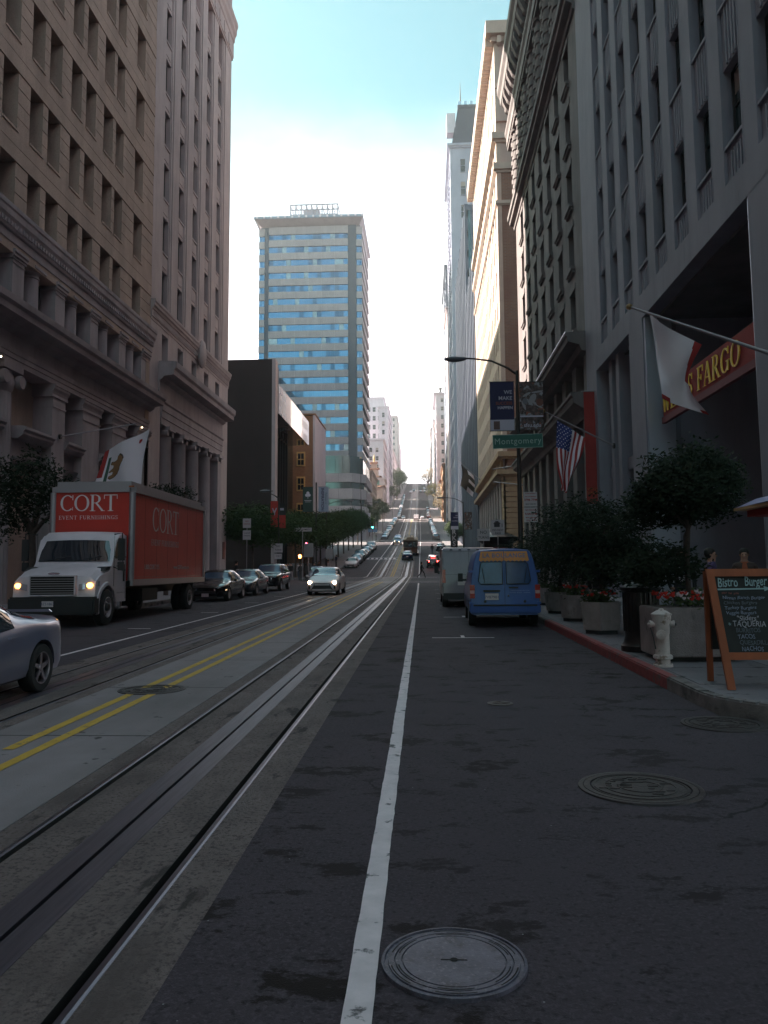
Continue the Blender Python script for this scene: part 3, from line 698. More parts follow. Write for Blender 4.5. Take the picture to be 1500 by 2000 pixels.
# ================================================================ left 2: grey tower block on the corner
def grey_building():
    F = Fac(-16.5, 'L'); y0, y1, top = 46.32, 65.35, 63
    t = root('corner_office_building', 'tall grey granite corner block with stepped piers and a columned bank front', 'building', (-20, 56, 0))
    mb = MB(); F.box(mb, -.55, -22, y0, y1-.02, 18, top); F.box(mb, -2.2, -22, y0, y1-.02, -.4, 18); obj('wall', mb, S_grey, t)
    wy = [(48.45, 49.68), (51.68, 52.92), (54.93, 56.08), (58.1, 59.2), (61.3, 62.45)]
    wy = [(48.45+3.22*i, 49.67+3.22*i) for i in range(5)]
    edges = [y0]+[v for w in wy for v in w]+[y1]
    FH = 3.62; heads = [20.94+FH*i for i in range(13)]
    for i in range(0, len(edges), 2):       # piers with stepped edges
        a, b = edges[i], edges[i+1]; m = MB()
        F.box(m, -.6, -.12, a, b, 18.2, 46.75); 
        if i == 0: F.box(m, -.3, 0, a, b-.22, 18.2, 46.75); F.box(m, -.3, -.06, b-.22, b-.1, 18.2, 46.75)
        elif i == 10: F.box(m, -.3, 0, a+.75, b, 18.2, 46.75); F.box(m, -.3, -.05, a+.38, a+.68, 18.2, 46.75); F.box(m, -.3, -.08, a+.1, a+.3, 18.2, 46.75)
        else:
            F.box(m, -.3, -.06, a+.10, a+.32, 18.2, 46.75); F.box(m, -.3, 0, a+.38, b-.30, 18.2, 46.75); F.box(m, -.3, -.06, b-.26, b-.1, 18.2, 46.75)
        obj('pier', m, S_grey, t)
        m = MB(); F.box(m, -.6, 0, a, b, 50, top); obj('pier', m, S_grey, t)
        m = MB(); F.box(m, -2.2, 0, a, b, 14.0, 17.2); obj('pier', m, S_grey, t)
    wm = window_mesh(1, 1.22, 2.36, FR_dark, GL_teal, True, 0, .07); wm0 = window_mesh(1, 1.22, 2.2, FR_dark, GL_dark, True, 0, .07)
    sp = MB(); sp.box(-.3, -.16, 0, 1.22, 0, FH-2.36); sp.box(-.3, -.10, 0, 1.22, FH-2.36-.12, FH-2.36); sp.box(-.3, -.13, .15, 1.07, .25, FH-2.36-.35)
    spm = sp.mesh('spandrel', S_grey)
    for (a, b) in wy:
        for h in heads:
            if h > 46 and h < 51: continue
            put_window(t, wm, F.X(-.5), a, h-2.36); shared('spandrel', spm, t, F.xf, a, h)
        put_window(t, wm0, F.X(-.5), a, 14.5)
        m = MB(); F.box(m, -.6, -.02, a, b, 16.7, 17.2); F.box(m, -.6, -.02, a, b, 14.0, 14.5); obj('lintel', m, S_grey, t)
    e = y1+.0
    m = MB(); F.prof(m, [(-.5, 17.02), (.03, 17.02), (.03, 17.2), (.08, 17.22), (.08, 17.62), (.14, 17.66), (.16, 17.78), (.24, 17.86), (.25, 18.02), (.3, 18.1), (.3, 18.25), (-.5, 18.3)], y0, e+.1); obj('belt_cornice', m, S_grey, t)
    m = MB(); yy = y0+.3
    while yy < 65.2: F.box(m, .05, .12, yy, yy+.1, 17.3, 17.56); yy += .22
    obj('frieze_flutes', m, S_grey, t, kind='stuff')
    m = MB(); m.lathe([(0, -.3), (.55, -.28), (.62, -.1), (.52, .05), (.3, .12), (0, .14)], (F.X(.42), 56.5, 17.55), 24, 'x', sx=1, sy=1.75); obj('cartouche', m, S_grey, t, 40)
    m = MB(); F.prof(m, [(-.5, 46.7), (.04, 46.7), (.04, 46.9), (.1, 46.95), (.1, 48.3), (.18, 48.4), (.22, 48.8), (.36, 49.1), (.38, 49.5), (.48, 49.8), (.48, 50.1), (-.5, 50.15)], y0, e+.35); obj('upper_cornice', m, S_grey, t)
    for s in range(12):
        m = MB(); F.box(m, .08, .15, y0+1.0+s*1.5, y0+1.3+s*1.5, 47.1, 48.1); obj('frieze_block', m, S_grey, t)
    # bank front
    m = MB(); F.prof(m, [(-2.2, 10.9), (.05, 10.9), (.05, 11.3), (.1, 11.32), (.1, 11.75), (.15, 11.78), (.15, 12.2), (.24, 12.3), (.24, 12.38), (-2.2, 12.38)], 48.45, 63.4); obj('architrave', m, S_base, t)
    m = MB(); F.prof(m, [(-2.2, 12.38), (.08, 12.38), (.08, 13.55), (.3, 13.7), (.35, 13.82), (.98, 13.9), (1.0, 14.2), (1.12, 14.35), (1.14, 14.72), (.9, 14.76), (-2.2, 14.85)], 47.9, 63.6); obj('main_cornice', m, S_base, t)
    for a, b, d in ((y0, 48.4, 0), (63.0, y1, 0)):
        m = MB(); F.box(m, -2.2, d, a, b, -.3, 14.0); obj('corner_pier', m, S_grey, t)
    for k in range(1, 22):
        pass
    for i in range(5):
        yc = 50.1+i*3.1
        m = MB()
        if i in (4,): F.box(m, -1.0, .1, yc-.45, yc+.45, 0, 10.4)
        else:
            m.lathe([(.72, 0), (.72, .2), (.62, .35), (.58, .5), (.58, 4), (.50, 10.25), (.54, 10.3)], (F.X(-.35), yc, 0), 28)
        o = obj('bank_column', m, S_base, t, 40)
        m = MB(); F.box(m, -1.0, .28, yc-.62, yc+.62, 10.66, 10.9)
        for s in (-1, 1): m.lathe([(0, -.5), (.2, -.48), (.22, 0), (.2, .48), (0, .5)], (F.X(-.35), yc+s*.5, 10.5), 14, 'x')
        obj('scroll_capital', m, S_base, o, 40)
        if i < 4:
            wmx = window_mesh(1, 1.9, 7.4, FR_dark, GL_dark, False, 1); put_window(t, wmx, F.X(-2.1), yc+.6, 2.2)
    m = MB(); F.box(m, 0.0, .05, 64.2, 64.75, 2.6, 4.0); obj('wall_plaque', m, BRONZE, t)
    return t
grey_building()
# ================================================================ right 1: bank with loggia
def bank_building():
    F = Fac(8.0, 'R'); y1 = 38.5; y0 = 12.0; top = 84
    t = root('bank_building', 'blue grey stone bank with fluted window strips over a tall dark loggia', 'building', (12, 26, 0))
    mb = MB(); F.box(mb, -.42, -24, y0, y1-.02, 11.6, top); F.box(mb, -6, -24, y0, y1-.02, -.4, 11.7); obj('wall', mb, S_wf, t)
    P = 2.10; st = [19.17+P*i for i in range(-3, 8)]; w = 1.25; FH = 3.85
    e = [y0]+[v for s in st if s > y0 for v in (s, s+w)]+[y1]
    for i in range(0, len(e), 2):
        m = MB(); F.box(m, -.45, 0, e[i]+.001, e[i+1]-.001, 11.6, top); obj('wall_pier', m, S_wf, t)
        if i+1 < len(e)-1:
            m = MB(); F.box(m, -.40, .012, e[i+1]-.05, e[i+1]-.0015, 11.6, top); obj('pier_edge', m, S_wf, t)
    fl = MB(); hs = FH-2.12
    fl.box(.42, .10, 0, w, 0, hs)
    for k in range(4): fl.box(.1, .06, .28+k*.2, .36+k*.2, .05, hs-.1)
    fl.box(.42, .02, 0, w, hs-.09, hs)
    flm = fl.mesh('fluted_spandrel', S_wf)
    fj = MB(); fj.box(.42, .0, w, w-.02, 0, FH); fjm = fj.mesh('jamb_lining', S_wfj)
    wm = window_mesh(-1, w, 2.12, FR_dark, GL_teal, True, 1, .06)
    for s in st:
        if s < y0: continue
        for k in range(12):
            zs = 12.64+FH*k
            if zs > 52: continue
            put_window(t, wm, F.X(-.38), s, zs)
            if k > 0: shared('fluted_spandrel', flm, t, F.xf, s, zs-hs)
        m = MB(); F.box(m, -.42, -.10, s, s+w, 11.55, 12.55); [F.box(m, -.1, -.06, s+.28+q*.2, s+.36+q*.2, 11.65, 12.4) for q in range(4)]; F.box(m, -.42, -.02, s, s+w, 12.55, 12.64); obj('fluted_spandrel', m, S_wf, t)
    # fascia beam over the loggia, split into slabs
    ys = [y1]
    while ys[-1] > y0: ys.append(max(y0, ys[-1]-2.1))
    for a, b in zip(ys, ys[1:]):
        m = MB(); F.box(m, -.5, .0, b+.006, a-.006, 10.7, 11.6); obj('fascia_slab', m, S_wf, t)
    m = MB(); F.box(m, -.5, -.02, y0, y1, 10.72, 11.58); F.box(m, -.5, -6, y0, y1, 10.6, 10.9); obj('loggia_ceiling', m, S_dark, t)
    def pier(a, b, d=0): m = MB(); F.box(m, -1.2, d, a, b, 0, 10.72); return obj('street_pier', m, S_wf, t)
    pier(36.35, 38.5); pier(28.6, 30.5); pier(17.2, 19.1); pier(12.2, 13.2)
    for yy in (34.7, 33.5):
        m = MB(); F.box(m, -1.1, -.25, yy-.25, yy+.25, 0, 10.7); obj('slender_pier', m, S_wf, t)
    m = MB(); F.box(m, -1.0, -.04, 28.45, 28.6, 0, 10.7); obj('metal_edge', m, mat('brushed steel trim', (.45, .52, .58), .3, metal=.6), t)
    m = MB(); F.box(m, -1.0, -.04, 19.1, 19.22, 0, 10.7); F.box(m, -1.0, -.04, 17.05, 17.2, 0, 10.7); obj('metal_edge', m, MATS['brushed steel trim'], t)
    # tall windows between 30.5 and 33.4
    for a, b, z0, z1 in ((30.5, 33.25, 6.2, 10.6), (30.5, 33.25, 1.2, 5.7), (35.0, 36.3, 1.2, 10.4)):
        wmx = window_mesh(-1, b-a, z1-z0, FR_lite, GL_dark, True, 2 if b-a > 2 else 1, .07, .14); put_window(t, wmx, F.X(-.9), a, z0)
    m = MB(); F.box(m, -1, -.5, 30.5, 36.3, 5.7, 6.2); F.box(m, -1, -.5, 30.5, 36.3, 0, 1.2); obj('spandrel_panel', m, S_wf, t)
    # loggia inside: back glazing with thin fins, side wall
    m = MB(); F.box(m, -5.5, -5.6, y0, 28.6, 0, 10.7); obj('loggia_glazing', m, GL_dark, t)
    for k in range(7):
        m = MB(); F.box(m, -5.4, -5.15, 14+k*2.1, 14.07+k*2.1, 0, 10.7); obj('glazing_fin', m, FR_dark, t)
    m = MB(); F.box(m, -1.2, -5.6, 28.5, 28.7, 0, 10.7); obj('loggia_side_wall', m, S_wf, t)
    m = MB(); F.box(m, .1, -5, y0, 38.4, -.1, .2); obj('step', m, S_wf, t)
    return t
BANK = bank_building()
# ================================================================ right 2: sooty stone block
def dark_building():
    F = Fac(8.0, 'R'); y0, y1, top = 38.52, 64.8, 47
    t = root('sooty_stone_building', 'dark sooty stone block with heavy cornices and banded half columns', 'building', (12, 52, 0))
    m = MB(); F.box(m, -.5, -20, y0, y1, 13.2, 43.0); F.box(m, -1.4, -20, y0, y1, -.4, 13.3); obj('wall', m, S_dark, t)
    wy = [(40.6+3.27*i, 42.0+3.27*i) for i in range(7)]
    e = [y0]+[v for w in wy for v in w]+[y1]
    for i in range(0, len(e), 2):
        m = MB(); F.box(m, -.5, 0, e[i], e[i+1], 13.2, 43); obj('wall_pier', m, S_dark, t)
    FH = 3.4
    sp = MB(); sp.box(.5, .0, 0, 1.4, 0, FH-2.15); spm = sp.mesh('spandrel', S_dark)
    sl = MB(); sl.box(.5, -.2, -.12, 1.52, -.22, -.02); sl.box(.5, -.12, -.06, 1.46, -.38, -.22); slm = sl.mesh('window_sill', S_dark); ll = MB(); ll.box(0, -.05, -.1, 1.5, 2.13, 2.45); llm = ll.mesh('window_lintel', S_dark)
    wm = window_mesh(-1, 1.4, 2.15, FR_dark, GL_dark, True, 0, .09)
    for (a, b) in wy:
        for k in range(8):
            zs = 14.0+FH*k
            if k == 5: zs = None
            if zs is None: 
                m = MB(); F.box(m, -.5, 0, a, b, 14.0+FH*4+2.15, 14+FH*6); obj('spandrel', m, S_dark, t); continue
            put_window(t, wm, F.X(-.42), a, zs); shared('window_sill', slm, t, F.xf, a, zs); shared('window_lintel', llm, t, F.xf, a, zs)
            if k != 4 and k < 7: shared('spandrel', spm, t, F.xf, a, zs+2.15)
        m = MB(); F.box(m, -.5, 0, a, b, 14+FH*7+2.15, 43); F.box(m, -.5, 0, a, b, 13.2, 14.0); obj('spandrel', m, S_dark, t)
    m = MB(); F.prof(m, [(-.5, 30.2), (.1, 30.2), (.15, 30.5), (.45, 30.62), (.48, 30.85), (.62, 30.95), (.64, 31.3), (-.5, 31.4)], y0, y1+.62); obj('belt_cornice', m, S_dark, t)
    # banded half columns, two tiers of pairs
    for i in range(8):
        yc = 39.6+3.27*i if i else 39.65
        for z0 in (31.4,):
            m = MB(); pr = []
            z = 31.5
            while z < 36.6:
                pr += [(.42, z), (.42, z+.34), (.34, z+.38), (.34, z+.72), (.42, z+.76)]; z += .80
            pr += [(.5, 37.0), (.56, 37.2)]
            m.lathe(pr, (F.X(.05), yc+.55, 0), 18); obj('banded_column', m, S_dark, t, 40)
            m = MB(); m.lathe(pr, (F.X(.05), yc-.45, 0), 18); obj('banded_column', m, S_dark, t, 40)
    m = MB(); F.prof(m, [(-.5, 37.2), (.5, 37.2), (.5, 37.5), (.58, 37.55), (.58, 38.3), (.7, 38.5), (.72, 38.8), (-.5, 38.9)], y0, y1+.5); obj('architrave', m, S_dark, t)
    m = MB(); F.prof(m, [(-.5, 38.9), (.3, 38.9), (.3, 40.6), (.6, 40.8), (.66, 41.2), (1.0, 41.5), (1.05, 42.1), (1.25, 42.4), (1.28, 43.0), (-.5, 43.2)], y0, y1+.8); obj('top_cornice', m, S_dark, t)
    for i in range(22):
        m = MB(); F.prof(m, [(.28, 40.0), (.65, 40.35), (.95, 41.0), (.95, 41.4), (.28, 41.4)], y0+.4+i*1.2, y0+.85+i*1.2); obj('cornice_bracket', m, S_dark, t)
    m = MB(); F.box(m, -.3, -20, y0, y1, 43.1, 44.2); obj('parapet', m, S_dark, t)
    # street storeys
    m = MB(); F.prof(m, [(-.5, 12.2), (.2, 12.3), (.3, 12.6), (.85, 12.75), (.88, 13.0), (.95, 13.05), (.95, 13.2), (-.5, 13.3)], y0, y1+.4); obj('ledge_cornice', m, S_dark, t)
    m = MB(); F.box(m, .93, .985, y0, 57, 13.2, 13.25); obj('ledge_lamp_rail', m, mat('bright metal rail', (.6, .65, .7), .3, metal=.8), t)
    m = MB(); F.prof(m, [(-.5, 9.0), (.1, 9.0), (.2, 9.4), (.65, 9.7), (.7, 10.0), (.78, 10.05), (.78, 10.2), (-.5, 10.3)], y0, y1+.4); obj('street_cornice', m, S_dark, t)
    for i in range(9):
        yc = y0+.6+i*3.1
        m = MB(); F.box(m, -1.4, 0, yc-.55, yc+.55, 0, 9.0); F.box(m, -.5, -.1, yc-.5, yc+.5, 10.3, 12.3); obj('street_pier', m, S_dark, t)
        if i < 8:
            wmx = window_mesh(-1, 2.0, 7.6, FR_lite, GL_dark, True, 3, .05, .1); put_window(t, wmx, F.X(-1.2), yc+.55, 1.0)
    return t
dark_building()
# ================================================================ right 3: brick tower with cream upper storeys
def brick_building():
    F = Fac(8.0, 'R'); y0, y1 = 80.0, 116.5
    t = root('brick_tower_building', 'tall red brick block with sunlit cream street front and arched top storey', 'building', (14, 98, H(98)))
    m = MB(); F.box(m, -.45, -22, y0+.02, y1, -.5, 43.4); obj('wall', m, S_brick, t)
    m = MB(); F.box(m, -.45, -22, y0+.02, y1, 43.4, 58.9); obj('upper_wall', m, S_tan, t)
    wy = []
    yy = 82.0
    while yy < 115: wy.append((yy, yy+.95)); yy += 1.95
    e = [y0]+[v for w in wy for v in w]+[y1]
    def zone(z0, z1, mm):
        for i in range(0, len(e), 2):
            m = MB(); F.box(m, -.45, 0, e[i], e[i+1], z0, z1); obj('pier', m, mm, t)
    zone(13.4, 43.4, S_buff); zone(43.4, 58.9, S_cream)
    FH = 3.34; n = 0
    wm = window_mesh(-1, .95, 2.0, FR_dark, GL_dark, True, 0, .07)
    s1 = MB(); s1.box(.45, .0, 0, .95, 0, FH-2.0); s1a = s1.mesh('spandrel', S_buff); s1b = s1.mesh('spandrel', S_cream)
    for (a, b) in wy:
        for k in range(13):
            zs = 14.4+FH*k
            put_window(t, wm, F.X(-.3), a, zs); shared('spandrel', s1a if zs < 40.5 else s1b, t, F.xf, a, zs+2.0); n += 1
    m = MB()
    for (a, b) in wy: F.box(m, -.45, 0, a, b, 13.3, 14.4)
    obj('spandrel_row', m, S_buff, t)
    def corn(z, h, p, mm, name='cornice', wrap=True):
        m = MB(); m.prism([(8-p, z), (8-p, z+h), (8-p*.3, z+h*1.15), (8.1, z+h*1.15), (8.1, z-h*.4), (8-.05, z-h*.4)], 'y', y0-.0, y1+.1)
        m.box(8-p, 30, y0-p, y0-.003, z, z+h); m.box(8-p*.4, 30, y0-p*.4, y0-.003, z-h*.4, z-.003)
        return obj(name, m, mm, t)
    corn(12.9, .5, .55, S_ylw); corn(11.1, .45, .7, S_ylw); corn(43.2, .7, .35, S_cream); corn(39.5, .35, .2, S_cream); corn(46.5, .7, .45, S_cream)
    corn(57.9, 1.4, .9, S_cream, 'top_cornice')
    for i in range(50):
        m = MB(); m.box(8-.9, 8-.1, y0+.2+i*.73, y0+.5+i*.73, 57.1, 57.8); shared('cornice_bracket', m.mesh('cornice_bracket', S_cream), t, 0, 0, 0)
    m = MB()
    for i in range(18): m.box(8.3+i*.8, 8.7+i*.8, y0-.7, y0-.01, 57.0, 57.75)
    obj('cornice_dentils', m, S_cream, t, kind='stuff')
    # arched openings at the top of the side wall
    for i in range(4):
        xc = 9.6+i*2.1; m = MB(); pts = [(xc-.65, 52.6), (xc+.65, 52.6)]+[(xc+.65*math.cos(R(a)), 55.2+.65*math.sin(R(a))) for a in range(0, 181, 20)]
        m.prism(pts, 'y', y0-.03, y0+.4); obj('arched_window', m, GL_dark, t)
        m = MB(); pts2 = [(xc+r_*math.cos(R(a)), 55.2+r_*math.sin(R(a))) for r_, rng in ((.85, range(0, 181, 15)),) for a in rng]+[(xc+.68*math.cos(R(a)), 55.2+.68*math.sin(R(a))) for a in range(180, -1, -15)]
        m.prism(pts2, 'y', y0-.12, y0-.035); obj('arch_trim', m, S_cream, t)
    for z in (52.2, 48.5): m = MB(); m.box(8, 30, y0-.22, y0-.003, z, z+.3); obj('string_course', m, S_tan, t)
    # rusticated ochre base in courses
    z = .3
    while z < 11.0:
        m = MB(); m.box(8.02, 24, y0-.1, y0-.004, z+.02, z+.5)
        F.box(m, -.2, .02, y0-.1, 82.0, z+.02, z+.5); obj('stone_course', m, S_ylw, t); z += .535
    m = MB()
    for i in range(10):
        yc = 83.8+i*3.4
        F.box(m, -.2, .0, yc-.2, yc+.9, 0, 11.1)
    F.box(m, -.4, -.25, 82, y1, 0, 13.0); obj('base_piers', m, S_base, t)
    wmb = window_mesh(-1, 2.0, 4.0, FR_dark, GL_dark, True, 1, .1)
    for i in range(10):
        put_window(t, wmb, F.X(-.2), 84.75+i*3.4, 6.4)
        m = MB(); yc = 85.75+i*3.4; m.prism([(yc-1, 0.4), (yc+1, .4), (yc+1, 4)]+[(yc+math.cos(R(a)), 4+math.sin(R(a))) for a in range(15, 180, 15)]+[(yc-1, 4)], 'x', 8.18, 8.3); obj('arched_door', m, GL_dark, t)
    for i in range(22):
        m = MB(); F.box(m, -.1, .15, 81+i*1.6, 81.35+i*1.6, 11.6, 12.9); shared('attic_pilaster', m.mesh('attic_pilaster', S_ylw), t, 0, 0, 0)
    return t
brick_building()
# ---------------------------------------------------------------- simpler blocks farther off
def block(name, label, x0, x1, y0, y1, z1, m, z0=None, cat='building', win=None, glass=GL_dark, face='both', roofm=None, group=None, fh=3.6, ww=1.3, wh=2.0, pitch=3.0, corn=.5, inset=.18, start=2.0, maxw=300):
    """office block with real recessed windows on the faces one can see"""
    zb = H(y0) if z0 is None else z0
    t = root(name, label, cat, ((x0+x1)/2, (y0+y1)/2, zb), group)
    mb = MB(); mb.box(x0, x1, y0, y1, zb-1, z1); obj('wall', mb, m, t)
    n = 0
    # window with raised surround so that it has depth: frame boxes around a set-back pane
    def wmesh(axis, sg):
        f = MB(); b = .14; d = inset
        if axis == 'y':      # face looks along -y or +y ; spans x
            f.box(-b, 0, 0, sg*d, -b, wh+b); f.box(ww, ww+b, 0, sg*d, -b, wh+b); f.box(0, ww, 0, sg*d*1.3, -b, 0); f.box(0, ww, 0, sg*d, wh, wh+b); f.box(0, ww, 0, sg*d*.4, wh*.5, wh*.5+.1)
            g = MB(); g.add([(0, sg*.02, 0), (ww, sg*.02, 0), (ww, sg*.02, wh), (0, sg*.02, wh)], [(0, 1, 2, 3)])
        else:
            f.box(0, sg*d, -b, 0, -b, wh+b); f.box(0, sg*d, ww, ww+b, -b, wh+b); f.box(0, sg*d*1.3, 0, ww, -b, 0); f.box(0, sg*d, 0, ww, wh, wh+b); f.box(0, sg*d*.4, 0, ww, wh*.5, wh*.5+.1)
            g = MB(); g.add([(sg*.02, 0, 0), (sg*.02, ww, 0), (sg*.02, ww, wh), (sg*.02, 0, wh)], [(0, 1, 2, 3)])
        return f.mesh('window', m), g.mesh('pane', glass)
    faces = []
    if win and 'f' in win: faces.append(('y', -1, y0, x0, x1))
    if win and 's' in win: faces.append(('x', 1 if x1 < 0 else -1, x1 if x1 < 0 else x0, y0, y1))
    extra = MB(); extrag = MB()
    for axis, sg, c, a, b in faces:
        ms = wmesh(axis, sg); k = int((b-a-1.0)/pitch); off = ((b-a)-k*pitch+pitch-ww)/2
        zz = zb+start; fl = []
        while zz+wh+.6 < z1: fl.append(zz); zz += fh
        for i in range(k):
            for zz in fl:
                pos = (a+off+i*pitch, c, zz) if axis == 'y' else (c, a+off+i*pitch, zz)
                n += 1
                if n <= maxw: put_window(t, ms, *pos)
    if corn:
        m2 = MB(); m2.box(x0-corn, x1+corn, y0-corn, y1+corn, z1-.002, z1+.6); m2.box(x0-corn*.5, x1+corn*.5, y0-corn*.5, y1+corn*.5, z1-.5, z1-.004)
        obj('cornice', m2, roofm or m, t)
    return t
# ---------------------------------------------------------------- left: granite banking hall and brick corner beyond the crossing
def banking_hall():
    t = root('banking_hall', 'low dark polished granite hall with bright overhanging fascia', 'building', (-25, 98, H(98)))
    m = MB(); m.box(-22, -16.9, 86.9, 88.4, H(86)-.3, 25.4); m.box(-22, -16.9, 88.4, 91, 19.6, 25.38); obj('front_wall', m, S_gran, t)
    m = MB(); m.prism([(-22.0, 86.8), (-27.5, 85.6), (-40, 85.6), (-40, 112), (-22.0, 112)], 'z', H(86)-.3, 24.6); obj('side_wall', m, S_gran, t)
    m = MB(); m.box(-16.9, -16.5, 86.8, 88.2, H(86)-.3, 25.35); obj('corner_fin', m, S_tower, t)
    m = MB(); m.box(-22, -16.45, 88.6, 112.2, 19.5, 22.9); obj('overhanging_fascia', m, mat('granite with painted reflection', (.62, .58, .56), .10, var=.1, vscale=.6, spec=1.0, coat=1), t)  # pale base paints in the bright reflection on the dark polished stone
    m = MB(); m.box(-22, -19.5, 88.4, 112, H(86), 19.5); obj('glazed_wall', m, GL_dark, t)
    for i in range(12):
        m = MB(); m.box(-19.5, -19.3, 90+i*1.9, 90.12+i*1.9, H(86), 19.4); obj('mullion', m, BRONZE, t)
    for i in range(3): m = MB(); m.box(-27-i*3.2, -26.9-i*3.2, 85.9, 86.0, 24.6, 25.4); obj('roof_vent', m, S_gran, t)
    m = MB(); m.box(-26.2, -24.6, 85.3, 85.58, 8, 13); obj('window_panel', m, GL_teal, t)
banking_hall()
def orange_corner():
    t = root('brick_corner_building', 'narrow orange brick building with four stacked yellow window surrounds', 'building', (-22, 125, H(122)))
    m = MB(); m.prism([(-16.8, 119), (-19.9, 119), (-22.6, 121), (-22.6, 132), (-16.8, 132)], 'z', H(119)-.3, 25.2); obj('wall', m, S_brick2, t)
    m = MB(); m.box(-16.8, -16.5, 118.9, 132, H(119)-.3, 25.25); obj('painted_edge_sheen', m, S_white, t)  # white strip paints the bright sky reflection along the street edge
    m = MB(); m.prism([(-16.4, 118.8), (-20, 118.8), (-22.8, 120.9), (-22.8, 132.1), (-16.4, 132.1)], 'z', 25.26, 25.5); obj('parapet', m, S_brick2, t)
    Ysur = mat('yellow terracotta surround', (.50, .36, .13), .7, var=.1)
    for z in (9.6, 13.6, 17.4, 21.2):
        m = MB(); m.box(-19.3, -18.0, 118.86, 119.0, z, z+2.2); o = obj('window_surround', m, Ysur, t)
        for a, b in ((-19.1, -18.7), (-18.6, -18.2)):
            m = MB(); m.box(a, b, 118.83, 118.85, z+.2, z+.95); m.box(a, b, 118.83, 118.85, z+1.1, z+1.95); obj('pane', m, GL_dark, o)
orange_corner()
